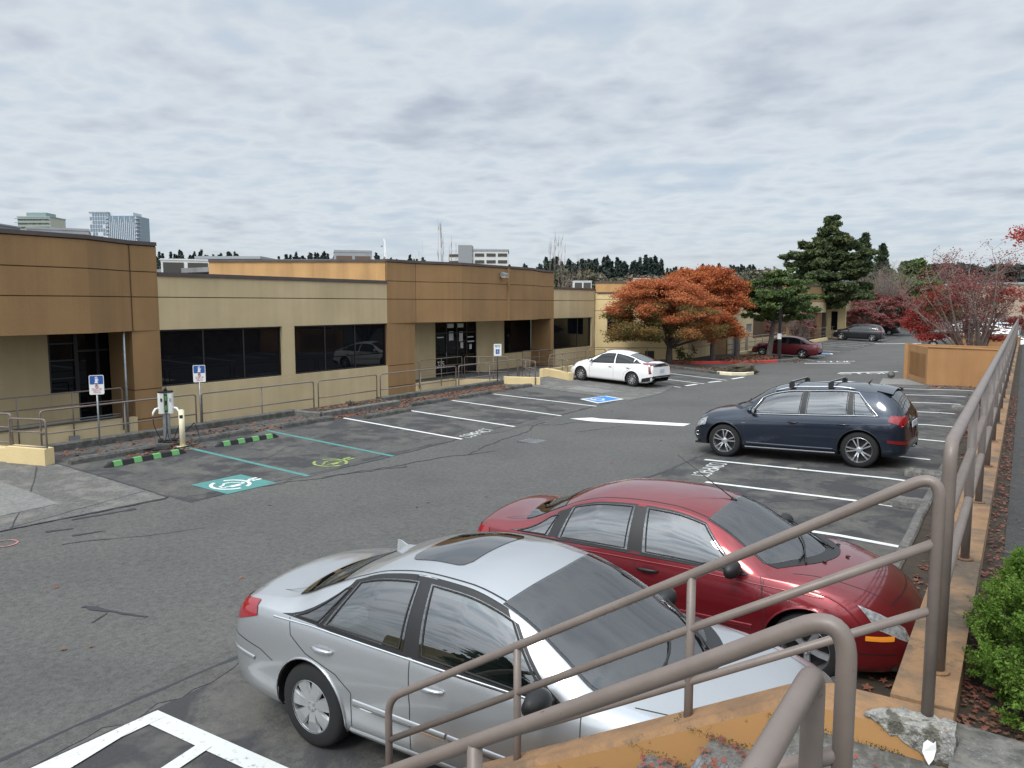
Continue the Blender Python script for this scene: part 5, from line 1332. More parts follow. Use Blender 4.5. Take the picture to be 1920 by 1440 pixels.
        m = MB(); st = len(m.v); m.cyl((mx[0] - .036, sg * (yb_ + .135), zmir), .001, .001, 6, 'x'); m.grid([[(mx[0] - .037, sg * (yb_ + .135) + a, zmir + b) for a in (-.07, .07)] for b in (-.035, .035)]); m.build('mirror_glass', 'chrome', mo)
    # door handles
    if detail > 1:
        for (hx_, hz_) in sp['handles']:
            for sg in (-1, 1):
                patch_side([(hx_ - .055, hz_ - .045), (hx_ + .075, hz_ - .045), (hx_ + .065, hz_ + .045), (hx_ - .045, hz_ + .045)], 'handle_recess', sp.get('recess_mat', 'black_plastic'), .0018, (sg,), 4)
                m = MB(); P = [side_hit(hx_ - .11 + i * .044, hz_ + .006, sg, .008 + .026 * math.sin(math.pi * min(1, max(0, i / 5)))) for i in range(6)]; m.tube([tuple(p) for p in P], [.010, .015, .017, .017, .015, .010], 8); m.build('door_handle', sp.get('handle_mat', paint), t)
    # interior
    if sp.get('open', True) and detail > 1:
        m = MB(); zb_ = cs.sect(WB / 2)[1][1]; wi_ = cs.sect(WB / 2)[2][0]
        m.box(.2, WB - .3, -.72, .72, zs + .05, zs + .1)
        for sx in (WB * .50, WB * .50 - .85):
            for sy in (-.37, .37):
                a = len(m.v); m.ellipsoid((0, 0, 0), (1, 1, 1), 12, 8)
                for i in range(a, len(m.v)): p = Vector(m.v[i]); m.v[i] = (sx - .12 + p.x * .10 - p.z * .10, sy + p.y * .25, zb_ - .12 + p.z * .36)
                m.ellipsoid((sx - .22, sy, zb_ + .26), (.05, .13, .10), 10, 6); m.ellipsoid((sx + .18, sy, zb_ - .42), (.28, .25, .12), 10, 6)
        m.build('seats', 'seat_grey', t)
        xd = ws['xb'] - .30
        m = MB(); n = 8; m.smooth = True; m.grid([[(xd - .35 + u * .55, y, zb_ - .12 + .10 * math.sin(min(1, u * 1.4) * 1.5) - .12 * (y / .75) ** 4) for y in [-.72 + 1.44 * i / 12 for i in range(13)]] for u in [j / n for j in range(n + 1)]]); m.build('dashboard', 'seat_grey', t)
        m = MB(); c = Vector((xd - .45, .37, zb_ + .0)); m.tube([(c.x - math.sin(a) * .07, c.y + .18 * math.cos(a), c.z + .165 * math.sin(a)) for a in [2 * math.pi * i / 24 for i in range(24)]], .014, 8, closed=True); m.tube([tuple(c), (c.x + .3, c.y, c.z - .1)], .03, 8); m.build('steering_wheel', 'black_plastic', t)
        m = MB(); rx = ws['xt'] + .12; m.ellipsoid((rx, 0, top_hit(rx, 0, 0).z - .09), (.02, .11, .035), 12, 6); m.build('rear_view_mirror', 'black_plastic', t)
    extra = sp.get('extra')
    if extra: extra(S_)
    # every draped sheet faces outward
    def fixo(o):
        for ch in o.children:
            if ch.type == 'MESH' and ch.name.split('.')[0] in OUTWARD:
                me = ch.data; flip = []
                s_ = 0
                for p in me.polygons:
                    c = p.center; ref = Vector((min(max(c.x, .5), WB - .5), 0, .55)); s_ += p.normal.dot(c - ref) * p.area
                if s_ < 0: me.flip_normals()
            fixo(ch)
    fixo(t)
    t['ground_z'] = 0.0; del t['ground_z']
    return t
# ---- shapes ---------------------------------------------------------------------
def ex_sonata(S):
    ps, pe, pt, rs_, rt = S['patch_side'], S['patch_end'], S['patch_top'], S['ribbon_side'], S['ribbon_top']; t = S['t']
    ps([(-.96, .80), (-.62, .90), (-.66, 1.00), (-.95, .97)], 'taillight', 'lamp_red', .007); pe(.45, .74, .80, .97, -1, 'taillight', 'lamp_red', .007)
    S['patch_sec'](3.38, 3.62, 3.22, 3.52, 11.5, 17.5, 'headlight', 'lamp_clear', .006)
    pt(.62, 1.16, -.42, .42, 'sunroof', 'black_gloss', .004, .09)
    # shark fin aerial
    za = S['top_hit'](.14, 0, 0).z - .012; z = S['top_hit'](.24, 0, 0).z; zc_ = S['top_hit'](.36, 0, 0).z - .008; m = MB(); m.add([(.14, -.028, za), (.36, -.012, zc_), (.36, .012, zc_), (.14, .028, za), (.135, -.004, z + .055), (.135, .004, z + .055), (.17, -.007, z + .05), (.17, .007, z + .05), (.23, -.010, z + .022), (.23, .010, z + .022)], [(0, 1, 8, 6, 4), (3, 5, 7, 9, 2), (4, 6, 7, 5), (6, 8, 9, 7), (8, 1, 2, 9), (0, 4, 5, 3)]); m.build('aerial_fin', S['paint'], t, fixn=True)
    rs_([(-.42, .935), (.0, .942), (1.0, .912), (1.9, .88), (2.22, .868)], .016, .006, 'chrome_strip', 'chrome', prof=True)
    rs_([(.48, .50), (1.2, .485), (1.32, .483)], .045, .010, 'side_moulding', S['paint'], prof=True); rs_([(1.34, .482), (2.2, .46), (2.32, .458)], .045, .010, 'side_moulding', S['paint'], prof=True)
    rs_([(.48, .478), (1.32, .462)], .008, .012, 'chrome_strip', 'chrome'); rs_([(1.34, .462), (2.32, .438)], .008, .012, 'chrome_strip', 'chrome')
    rs_([(.42, .26), (2.3, .26)], .05, .010, 'sill_trim', S['paint'], prof=True)
    rs_([(-.96, .60), (-.62, .57)], .035, .008, 'bumper_strip', S['paint'], prof=True)
    rt([(-.12, .60), (-.5, .62), (-.85, .60), (-.98, .5)], .007, .0015, 'trunk_gap', 'black_plastic'); rt([(-.12, -.60), (-.5, -.62), (-.85, -.60), (-.98, -.5)], .007, .0015, 'trunk_gap', 'black_plastic')
    for sg in (-1, 1): rt([(lerp(-.20, 1.75, i / 24), sg * (S['cs'].f['wr'](lerp(-.20, 1.75, i / 24)) - .045)) for i in range(25)], .012, .0016, 'roof_gutter', 'black_plastic')
    m = MB(); m.box(-1.035, -1.02, -.26, .26, .66, .82); m.build('license_plate', 'plate', t)
SON = dict(wb_len=2.73, Rw=.325, Ra=.372, wheel='cover', zm=.62, spin=.5, handle_mat=None,
 zt=[(-1.09, .50), (-1.08, .62), (-1.055, .88), (-1.02, 1.02), (-.95, 1.068), (-.7, 1.092), (-.45, 1.108), (-.28, 1.14), (0, 1.255), (.3, 1.375), (.6, 1.455), (.95, 1.495), (1.3, 1.49), (1.6, 1.45), (1.8, 1.39), (2.1, 1.24), (2.45, 1.065), (2.68, .985), (2.85, .955), (3.1, .92), (3.35, .85), (3.52, .77), (3.66, .64), (3.72, .48)],
 zr=[(-1.09, .49), (-1.0, .93), (-.9, .99), (-.6, 1.03), (-.45, 1.045), (-.25, 1.08), (0, 1.18), (.3, 1.29), (.6, 1.375), (.95, 1.41), (1.3, 1.395), (1.6, 1.335), (1.85, 1.24), (2.1, 1.10), (2.35, .955), (2.6, .925), (3.1, .86), (3.4, .74), (3.6, .58), (3.70, .47)],
 zb=[(-1.09, .48), (-1.0, .88), (-.9, .94), (-.5, .975), (0, .965), (1, .925), (2, .88), (2.35, .87), (2.8, .85), (3.2, .79), (3.45, .68), (3.6, .55), (3.70, .46)],
 wb=[(-1.09, .56), (-1.05, .71), (-.95, .78), (-.8, .812), (-.4, .835), (0, .845), (1, .86), (2, .85), (2.6, .82), (3.1, .77), (3.4, .68), (3.6, .50), (3.70, .30)],
 wm=[(-1.09, .64), (-1.06, .76), (-1.0, .83), (-.88, .875), (-.6, .90), (0, .912), (1, .916), (2.2, .916), (2.8, .905), (3.1, .875), (3.4, .78), (3.6, .60), (3.70, .40)],
 wr=[(-1.09, .52), (-1.0, .69), (-.8, .73), (-.4, .735), (-.1, .70), (.3, .655), (.9, .615), (1.4, .62), (1.8, .655), (2.1, .70), (2.4, .735), (2.7, .73), (3.1, .67), (3.4, .56), (3.6, .40), (3.70, .25)],
 zs=[(-1.09, .44), (-.95, .28), (-.6, .22), (0, .20), (2.73, .20), (3.2, .21), (3.5, .25), (3.70, .36)],
 windows=[(-.24, .34, .08, .345, .05, .86), (.12, .38, .92, .92), (1.06, 1.02, 2.18, 1.70)], q=(.04, .93), pq=(.0, 1.0), frame_out=.04, pillars=[(.88, .88, 1.10, 1.06), (.02, .30, .18, .42)],
 screen=dict(xt=1.72, xb=2.72, bow_t=-.10, bow_b=-.36, inset=.03, shade=.13), rear_screen=dict(xt=.06, xb=-.42, bow_t=.06, bow_b=.12, inset=.06),
 handles=[(.16, .80), (1.20, .765)], mirror=(2.08, None), mirror_mat='black_plastic', recess_mat='hubcap_silver', hood_x=3.45,
 seams=[[(.44, .30), (.46, .56), (.30, .66), (-.02, .74), (-.20, .84), (-.24, .96)], [(1.00, .26), (1.02, .6), (.99, .92)], [(2.30, .26), (2.34, .6), (2.30, .88)], [(-.98, .72), (-.55, .66), (-.40, .60)], [(3.05, .68), (3.08, .80)]], extra=ex_sonata)
SON['handle_mat'] = 'paint_silver'
for _k in ('zt', 'zr', 'zb', 'wb', 'wm', 'wr', 'zs'): SON[_k] = [(x * .945 if x < -.42 else x, v) for x, v in SON[_k]]
def ex_focus(S):
    ps, pe, pt, rs_, rt = S['patch_side'], S['patch_end'], S['patch_top'], S['ribbon_side'], S['ribbon_top']; t = S['t']
    ps([(-.94, .68), (-.72, .70), (-.74, .92), (-.93, .92)], 'taillight', 'lamp_red', .006); pe(.50, .68, .68, .92, -1, 'taillight', 'lamp_red', .006)
    S['patch_sec'](3.16, 3.40, 3.0, 3.34, 11.5, 16.8, 'headlight', 'lamp_clear', .006)
    ps([(3.08, .475), (3.28, .465), (3.28, .505), (3.08, .515)], 'side_marker', 'lamp_amber', .010)
    z = S['top_hit'](1.76, 0, 0); m = MB(); m.tube([tuple(z), (z.x - .05, 0, z.z + .03)], .014, 8); m.tube([(z.x - .05, 0, z.z + .03), (z.x - .62, 0, z.z + .42)], [.006, .0025], 6); m.build('aerial', 'black_plastic', t)
    rs_([(.42, .44), (1.2, .43), (2.16, .42)], .05, .008, 'side_moulding', S['paint'], prof=True)
    rs_([(-.30, .915), (.6, .905), (1.5, .885), (2.1, .865)], .014, .005, 'belt_seal', 'black_plastic', prof=True)
    rs_([(-.05, .86), (.6, .855), (1.5, .84), (2.3, .80), (2.75, .77)], .012, .0035, 'body_crease', S['paint'], prof=True)
    # flared arch line above the front wheel
    A = [(2.615 + .52 * math.cos(R(a)), .31 + .50 * math.sin(R(a))) for a in range(150, 20, -8)]
    rs_(A, .014, .007, 'arch_crease', S['paint'], prof=True); rs_([(.0 + .50 * math.cos(R(a)), .31 + .48 * math.sin(R(a))) for a in range(150, 20, -8)], .014, .007, 'arch_crease', S['paint'], prof=True)
    rs_([(2.95, .36), (3.3, .35)], .007, .003, 'bumper_gap', 'black_plastic')
    for x, y in ((2.66, .30), (2.66, -.30), (2.80, 0)): q = S['top_hit'](x, y, .01); m = MB(); m.ellipsoid(tuple(q), (.022, .016, .010), 8, 5); m.build('washer_jet', 'black_plastic', t)
    for sg in (-1, 1): rt([(-.18, sg * .58), (-.6, sg * .60), (-.88, sg * .55)], .007, .0015, 'trunk_gap', 'black_plastic')
    for sg in (-1, 1): rt([(lerp(-.12, 1.70, i / 24), sg * (S['cs'].f['wr'](lerp(-.12, 1.70, i / 24)) - .04)) for i in range(25)], .010, .0016, 'roof_gutter', 'black_plastic')
    m = MB(); m.box(-.99, -.975, -.26, .26, .72, .87); m.build('license_plate', 'plate', t)
FOC = dict(wb_len=2.615, Rw=.305, Ra=.36, wheel='five', zm=.58,
 zt=[(-1.00, .48), (-.99, .70), (-.96, .92), (-.90, 1.03), (-.8, 1.055), (-.5, 1.065), (-.32, 1.10), (0, 1.245), (.3, 1.36), (.6, 1.415), (.95, 1.43), (1.3, 1.42), (1.6, 1.38), (1.82, 1.31), (2.1, 1.16), (2.4, 1.01), (2.58, .955), (2.75, .93), (3.0, .86), (3.2, .76), (3.34, .64), (3.42, .52), (3.46, .42)],
 zr=[(-1.00, .47), (-.93, .92), (-.8, .98), (-.5, 1.0), (-.3, 1.03), (0, 1.15), (.3, 1.27), (.6, 1.335), (.95, 1.35), (1.3, 1.335), (1.6, 1.275), (1.85, 1.17), (2.1, 1.02), (2.32, .905), (2.55, .895), (3.0, .79), (3.2, .70), (3.38, .54), (3.46, .41)],
 zb=[(-1.00, .46), (-.93, .87), (-.8, .92), (-.4, .93), (.2, .92), (1, .905), (1.8, .88), (2.3, .865), (2.7, .83), (3.0, .75), (3.2, .66), (3.36, .52), (3.46, .40)],
 wb=[(-1.00, .54), (-.96, .68), (-.85, .745), (-.5, .78), (0, .79), (1, .80), (2, .79), (2.5, .765), (2.9, .72), (3.15, .64), (3.35, .48), (3.46, .28)],
 wm=[(-1.00, .62), (-.97, .73), (-.9, .79), (-.7, .825), (0, .845), (1, .848), (2.2, .85), (2.7, .845), (3.0, .81), (3.2, .73), (3.38, .56), (3.46, .36)],
 wr=[(-1.00, .50), (-.93, .64), (-.8, .67), (-.4, .67), (-.1, .61), (.3, .565), (.9, .545), (1.4, .55), (1.8, .59), (2.1, .645), (2.35, .69), (2.7, .67), (3.0, .59), (3.2, .50), (3.38, .36), (3.46, .22)],
 zs=[(-1.00, .42), (-.9, .27), (-.6, .21), (0, .19), (2.6, .18), (3.0, .16), (3.3, .17), (3.46, .24)],
 windows=[(-.44, .10, .02, .101, .05, .80), (.14, .24, .93, .93), (1.09, 1.05, 2.10, 1.62)], q=(.04, .91), frame=.05, pillars=[(.90, .90, 1.12, 1.08), (-.02, .06, .18, .28)], pq=(.03, .92),
 screen=dict(xt=1.74, xb=2.60, bow_t=-.07, bow_b=-.36, inset=.03), rear_screen=dict(xt=.04, xb=-.44, bow_t=.06, bow_b=.10, inset=.05),
 handles=[(.14, .775), (1.16, .765)], handle_mat='black_plastic', recess_mat='paint_maroon', mirror=(2.0, None), hood_x=3.28,
 seams=[[(.42, .28), (.42, .46), (.34, .60), (.14, .70), (.02, .80), (-.02, .93)], [(1.02, .24), (1.03, .6), (1.01, .90)], [(2.24, .24), (2.27, .6), (2.22, .87)], [(2.24, .60), (2.25, .87)]], extra=ex_focus)
def ex_q5(S):
    ps, pe, pt, rs_, rt = S['patch_side'], S['patch_end'], S['patch_top'], S['ribbon_side'], S['ribbon_top']; t = S['t']
    ps([(-.83, .86), (-.52, .96), (-.56, 1.08), (-.82, 1.05)], 'taillight', 'lamp_red', .008); pe(.42, .74, .88, 1.06, -1, 'taillight', 'lamp_red', .008, taper=.03)
    ps([(-.82, .50), (-.52, .54), (-.52, .60), (-.83, .57)], 'rear_reflector', 'lamp_dark_red', .008); pe(.40, .76, .50, .57, -1, 'rear_reflector', 'lamp_dark_red', .008)
    S['patch_sec'](3.26, 3.56, 3.22, 3.50, 10.5, 16, 'headlight', 'lamp_clear', .006)
    ps([(3.34, .42), (3.56, .42), (3.54, .56), (3.36, .56)], 'air_intake', 'black_plastic', .005)
    for sg in (-1, 1):
        q = S['side_hit'](3.47, .49, sg, .012); m = MB(); m.tube([(q.x + .045 * math.cos(a), q.y, q.z + .045 * math.sin(a)) for a in [R(30 * i) for i in range(12)]], .011, 6, closed=True); m.build('fog_lamp', 'chrome', t)
        rt([(lerp(.10, 1.86, i / 20), sg * (S['cs'].f['wr'](lerp(.10, 1.86, i / 20)) - .02)) for i in range(21)], .012, .002, 'roof_gutter', 'black_plastic')
        P = [S['top_hit'](lerp(.15, 1.75, i / 16), sg * (S['cs'].f['wr'](lerp(.15, 1.75, i / 16)) - .05), .012 + .028 * min(1, 4 * i / 16, 4 * (16 - i) / 16)) for i in range(17)]
        m = MB(); m.tube([tuple(p) for p in P], .016, 8); m.build('roof_rail', 'alloy', t)
        # chrome line round the side glass
        xs_ = [lerp(-.34, 2.26, i / 40) for i in range(41)]
        lo = [S['gh_pt'](x, .015, sg, .006) for x in xs_]; hi = [S['gh_pt'](x, .955, sg, .006) for x in [lerp(.06, 2.0, i / 40) for i in range(41)]]
        m = MB(); m.tube(lo + [S['gh_pt'](lerp(2.26, 2.0, k / 8), lerp(.015, .955, k / 8), sg, .006) for k in range(1, 8)] + hi[::-1] + [S['gh_pt'](lerp(.06, -.34, k / 8), lerp(.955, .015, k / 8) , sg, .006) for k in range(1, 8)], .009, 6, closed=True); m.build('chrome_strip', 'chrome', t)
    for x in (.62, 1.42):
        m = MB(); zt_ = S['top_hit'](x, 0, 0).z; w_ = S['cs'].f['wr'](x) - .05
        m.tube([(x, -w_ - .03, zt_ + .055), (x, w_ + .03, zt_ + .055)], .017, 8)
        cb = m.build('roof_crossbar', 'black_plastic', t)
        for sg in (-1, 1): m = MB(); m.box(x - .05, x + .05, sg * w_ - .035, sg * w_ + .035, zt_ - .075, zt_ + .045); m.build('bar_foot', 'black_plastic', cb)
        m = MB(); m.box(x - .012, x + .012, -w_, w_, zt_ + .069, zt_ + .077); m.build('bar_strip', 'alloy', cb)
    rs_([(.50, .345), (1.2, .345), (2.3, .36)], .05, .014, 'sill_trim', S['paint'], prof=True); rs_([(.46, .27), (2.34, .27)], .03, .010, 'sill_trim', 'alloy', prof=True)
    rs_([(-.60, .90), (.2, .875), (1.2, .86), (2.3, .85), (3.1, .82)], .014, .004, 'body_crease', S['paint'], prof=True)
    m = MB(); pts = [S['side_hit'](2.36, .80, sg, .006) for sg in (-1, 1)]
    for p in pts: m.box(p.x - .045, p.x + .045, p.y - .004, p.y + .004, p.z - .012, p.z + .012)
    m.build('side_badge', 'chrome', t)
    # spoiler, aerial, exhausts
    z = S['top_hit'](-.28, 0, 0).z; m = MB(); m.smooth = True; m.grid([[(lerp(-.26, -.56, i / 5), y, S['top_hit'](-.20, y, 0).z + .012 - .055 * i / 5 - .01 * (i / 5) ** 2) for y in [-.56 + 1.12 * k / 12 for k in range(13)]] for i in range(6)]); m.grid([[(lerp(-.26, -.56, i / 5), y, S['top_hit'](-.20, y, 0).z - .02 - .055 * i / 5 - .01) for y in [-.56 + 1.12 * k / 12 for k in range(13)]] for i in range(6)]); m.build('roof_spoiler', S['paint'], t)
    z = S['top_hit'](-.02, 0, 0).z; m = MB(); m.tube([(.02, 0, z - .01), (-.06, 0, z + .09)], [.018, .006], 8); m.build('aerial', 'black_plastic', t)
    for y in (.48, -.48): m = MB(); m.tube([(-.70, y, .31), (-.80, y, .31)], .035, 12); m.build('exhaust_tip', 'chrome', t)
    m = MB(); m.box(-.87, -.855, -.26, .26, .80, .92); m.build('license_plate', 'plate', t)
Q5 = dict(wb_len=2.81, Rw=.365, Ra=.415, wheel='twin', zm=.74, spin=.3, lip_mat='black_plastic', hk=1.1, wglass='glass_screen',
 zt=[(-.935, .50), (-.93, .72), (-.91, .92), (-.89, 1.06), (-.84, 1.16), (-.71, 1.34), (-.56, 1.49), (-.42, 1.545), (-.2, 1.58), (.2, 1.62), (.7, 1.645), (1.2, 1.645), (1.6, 1.61), (1.9, 1.54), (2.2, 1.38), (2.5, 1.21), (2.72, 1.11), (2.9, 1.07), (3.15, 1.03), (3.35, .96), (3.48, .85), (3.58, .70), (3.64, .50)],
 zr=[(-.935, .49), (-.90, .98), (-.84, 1.10), (-.7, 1.26), (-.5, 1.41), (-.3, 1.47), (0, 1.49), (.4, 1.525), (.9, 1.54), (1.3, 1.53), (1.7, 1.47), (1.95, 1.38), (2.2, 1.23), (2.45, 1.07), (2.7, 1.04), (3.1, .98), (3.35, .89), (3.55, .68), (3.64, .49)],
 zb=[(-.935, .48), (-.89, .92), (-.8, 1.03), (-.4, 1.055), (.2, 1.045), (1, 1.02), (2, 1.0), (2.45, .995), (2.9, .96), (3.2, .90), (3.4, .80), (3.55, .65), (3.64, .48)],
 wb=[(-.935, .50), (-.90, .64), (-.8, .76), (-.4, .86), (0, .875), (1, .885), (2, .875), (2.6, .85), (3.0, .81), (3.3, .73), (3.5, .60), (3.64, .38)],
 wm=[(-.935, .56), (-.90, .72), (-.80, .835), (-.6, .905), (0, .945), (1, .945), (2.2, .945), (2.8, .94), (3.1, .91), (3.35, .82), (3.52, .68), (3.64, .46)],
 wr=[(-.935, .46), (-.9, .60), (-.7, .62), (-.4, .62), (0, .62), (.6, .62), (1.3, .62), (1.8, .65), (2.2, .71), (2.5, .755), (2.9, .75), (3.2, .68), (3.4, .56), (3.55, .44), (3.64, .32)],
 zs=[(-.935, .42), (-.9, .32), (-.6, .27), (0, .25), (2.8, .25), (3.2, .27), (3.5, .32), (3.64, .42)],
 windows=[(-.30, .08, .12, .16 + .001), (.24, .20 + .04, 1.06, 1.04), (1.18, 1.14, 2.22, 1.92)], q=(.04, .92), frame=.03, frame_out=.035, glass='glass_tint', pillars=[(1.03, 1.01, 1.21, 1.17), (.09, .13, .27, .24)],
 screen=dict(xt=1.86, xb=2.72, bow_t=-.06, bow_b=-.30, inset=.03), rear_screen=dict(xt=-.52, xb=-.86, bow_t=.03, bow_b=.05, inset=.07),
 handles=[(.30, .86), (1.30, .855)], handle_mat='paint_navy', recess_mat='black_plastic', mirror=(2.16, 1.09), mirror_mat='paint_navy', hood_x=3.42,
 seams=[[(.52, .30), (.50, .52), (.36, .72), (.18, .82), (.10, 1.04)], [(1.12, .28), (1.12, 1.02)], [(2.32, .30), (2.36, .7), (2.30, .99)], [(3.2, .64), (3.24, .86)]], extra=ex_q5)
for _k in ('zt', 'zr', 'zb', 'wb', 'wm', 'wr', 'zs'): Q5[_k] = [((x * .90 if x < -.4 else x) if x < 2.81 else 2.81 + (x - 2.81) * 1.09, v) for x, v in Q5[_k]]
Q5['zt'] = [(x, v + (.035 if 1.3 < v and x < .3 else 0)) for x, v in Q5['zt']]; Q5['zr'] = [(x, v + (.03 if 1.2 < v and x < .5 else 0)) for x, v in Q5['zr']]; Q5['zs'] = [(x, v - .02) for x, v in Q5['zs']]
def ex_prius(S):
    ps, pe, pt, rs_, rt = S['patch_side'], S['patch_end'], S['patch_top'], S['ribbon_side'], S['ribbon_top']; t = S['t']
    ps([(-.90, .62), (-.80, .60), (-.72, .95), (-.80, 1.0)], 'taillight', 'lamp_dark_red', .006); ps([(-.92, .93), (-.40, 1.0), (-.44, 1.05), (-.9, 1.05)], 'taillight', 'lamp_dark_red', .006)
    pe(.0, .66, .90, 1.04, -1, 'rear_panel', 'black_gloss', .006); ps([(3.1, .64), (3.5, .58), (3.42, .70), (3.12, .80)], 'headlight', 'lamp_clear', .008)
    pe(.0, .72, .38, .52, -1, 'rear_bumper_lower', 'black_plastic', .006); ps([(-.92, .32), (-.45, .24), (-.50, .40), (-.92, .50)], 'rear_bumper_lower', 'black_plastic', .006, n=6)
    q = S['end_hit'](0, .70, -1, .01); m = MB(); m.box(q.x - .006, q.x, -.17, .17, .63, .80); m.build('license_plate', 'plate', t)
PRI = dict(wb_len=2.70, Rw=.318, Ra=.36, wheel='multi', zm=.62, handle_mat='paint_white', mirror_mat='paint_white', recess_mat='steel_grey',
 zt=[(-.96, .50), (-.95, .72), (-.93, .95), (-.9, 1.045), (-.8, 1.075), (-.6, 1.11), (-.2, 1.24), (.2, 1.36), (.6, 1.435), (1.0, 1.47), (1.35, 1.465), (1.65, 1.42), (2.0, 1.29), (2.4, 1.11), (2.72, .98), (3.0, .90), (3.25, .79), (3.45, .66), (3.55, .54), (3.60, .42)],
 zr=[(-.96, .49), (-.9, .98), (-.8, 1.02), (-.5, 1.06), (-.2, 1.12), (.2, 1.25), (.6, 1.33), (1.0, 1.375), (1.35, 1.365), (1.65, 1.31), (2.0, 1.16), (2.3, 1.0), (2.5, .93), (2.8, .88), (3.1, .79), (3.4, .64), (3.60, .41)],
 zb=[(-.96, .48), (-.9, .92), (-.7, 1.0), (-.3, 1.0), (.2, .97), (1, .92), (1.8, .88), (2.45, .86), (2.8, .82), (3.1, .73), (3.4, .58), (3.60, .40)],
 wb=[(-.96, .50), (-.9, .66), (-.6, .76), (0, .81), (1, .82), (2, .81), (2.6, .78), (3.0, .72), (3.3, .60), (3.5, .44), (3.60, .28)],
 wm=[(-.96, .62), (-.92, .74), (-.8, .83), (-.5, .87), (0, .88), (2.2, .88), (2.8, .865), (3.1, .82), (3.4, .68), (3.52, .54), (3.60, .38)],
 wr=[(-.96, .44), (-.9, .56), (-.6, .60), (-.2, .59), (.4, .57), (1.0, .55), (1.5, .56), (1.9, .61), (2.3, .68), (2.6, .69), (3.0, .62), (3.3, .50), (3.60, .22)],
 zs=[(-.96, .44), (-.85, .28), (-.5, .2), (0, .18), (2.7, .18), (3.2, .19), (3.5, .24), (3.60, .32)],
 windows=[(-.42, -.05, -.02, -.049, .05, .85), (.02, .06, .88, .95), (1.0, 1.02, 2.34, 1.72)], q=(.05, .90), glass='glass_dark',
 screen=dict(xt=1.68, xb=2.74, bow_t=-.08, bow_b=-.40, inset=.03), rear_screen=dict(xt=.30, xb=-.62, bow_t=.05, bow_b=.05, inset=.05), open=False, wglass='glass_dark',
 handles=[(.22, .80), (1.12, .78)], mirror=(2.10, .98), hood_x=3.40,
 seams=[[(.46, .30), (.42, .55), (.2, .70), (.0, .85), (-.02, .96)], [(.95, .24), (.96, .92)], [(2.2, .24), (2.22, .86)]], extra=ex_prius)
def ex_generic(S):
    ps, pe = S['patch_side'], S['patch_end']; x0, x1 = S['x0'], S['x1']; zb = S['cs'].sect(x0 + .25)[1][1]; k = S['sp'].get('lampz', zb - .14)
    ps([(x0 + .04, k - .06), (x0 + .34, k), (x0 + .30, k + .13), (x0 + .06, k + .10)], 'taillight', 'lamp_red', .008); pe(.45, .70, k - .05, k + .09, -1, 'taillight', 'lamp_red', .008)
    ps([(x1 - .50, k - .16), (x1 - .14, k - .22), (x1 - .22, k - .09), (x1 - .50, k - .05)], 'headlight', 'lamp_clear', .008)
    q = S['end_hit'](0, k - .04, -1, .01); m = MB(); m.box(q.x - .006, q.x, -.17, .17, q.z - .06, q.z + .07); m.build('license_plate', 'plate', S['t'])
CIV = dict(FOC); CIV.update(wheel='five', open=False, extra=ex_generic, handles=[(.14, .775), (1.16, .765)])
COR = dict(FOC); COR.update(wheel='cover', open=False, extra=ex_generic)
SUV = dict(Q5); SUV.update(wheel='twin', open=False, extra=ex_generic, lampz=.98, windows=[(-.42, -.10, .10, .12), (.24, .22, 1.04, 1.02), (1.16, 1.12, 2.24, 1.94)])
def place(t, x, y, heading, wb_len=2.7):
    """heading: direction of travel in degrees; x,y the ground point under the rear axle"""
    a = R(heading); t.rotation_mode = 'XYZ'
    d = Vector((math.cos(a), math.sin(a))); z0 = zf(x); z1 = zf(x + d.x * wb_len); pit = math.atan2(z1 - z0, wb_len)
    # sideways fall
    n = Vector((-d.y, d.x)); roll = math.atan2(zf(x + n.x * .7) - zf(x - n.x * .7), 1.4)
    t.location = (x, y, (zf(x + n.x * .7) + zf(x - n.x * .7)) / 2 + .004); t.rotation_euler = (Matrix.Rotation(a, 3, 'Z') @ Matrix.Rotation(-pit, 3, 'Y') @ Matrix.Rotation(roll, 3, 'X')).to_euler()
silver = make_car('parked_car', SON, 'paint_silver', 'silver four door sedan with dark sunroof parked in front, nearest the camera'); place(silver, -4.32, 4.66, 0, 2.73)
red = make_car('parked_car', FOC, 'paint_red', 'red sedan with black door handles parked beyond the silver car'); place(red, -4.02, 7.52, 0, 2.615)
navy = make_car('parked_car', Q5, 'paint_navy', 'dark blue suv with roof bars and silver wheels parked tail to the railing'); place(navy, -2.58, 17.52, 177, 2.81)
white = make_car('parked_car', PRI, 'paint_white', 'white hatchback parked nose to the building beside the orange maple'); place(white, -13.75, 30.95, 172.5, 2.70)
def polar(px, D):
    a = R(33.6) - math.atan((px - 960) / 1443.0); return (-math.sin(a) * D / math.cos(math.atan((px - 960) / 1443.0)) , math.cos(a) * D / math.cos(math.atan((px - 960) / 1443.0)))
def hz_(py, D): return CAM_H + (571 - py) / 1443.0 * D
# ------------------------------------------------------------------ more cars
def far_car(src, x, y, h, label, wb=2.7, group=None):
    c = copy_thing(src, (0, 0, 0), 0, label, group); place(c, x, y, h, wb); return c
G2 = 'cars parked farther down the lot'
mar = make_car('parked_car', CIV, 'paint_maroon', 'dark red sedan parked behind the pine trunk and the lamp pole', detail=1, group=G2); place(mar, -12.2, 53.9, 180, 2.615)
suv = make_car('parked_car', SUV, 'paint_black', 'black suv parked beyond the dark red sedan', detail=1, group=G2); place(suv, -12.1, 81.5, 178, 2.81)
blk = make_car('parked_car', COR, 'paint_black', 'black sedan with white wheel covers behind the black suv', detail=1, group=G2); place(blk, -13.0, 99, 180, 2.615)
far_car(blk, -12.4, 128, 180, 'farthest black sedan, partly under the red tree', 2.6, G2)
wh = make_car('parked_car', CIV, 'paint_white', 'white sedan parked behind the farthest black sedan', detail=1, group=G2); place(wh, -12.6, 140, 180, 2.6)
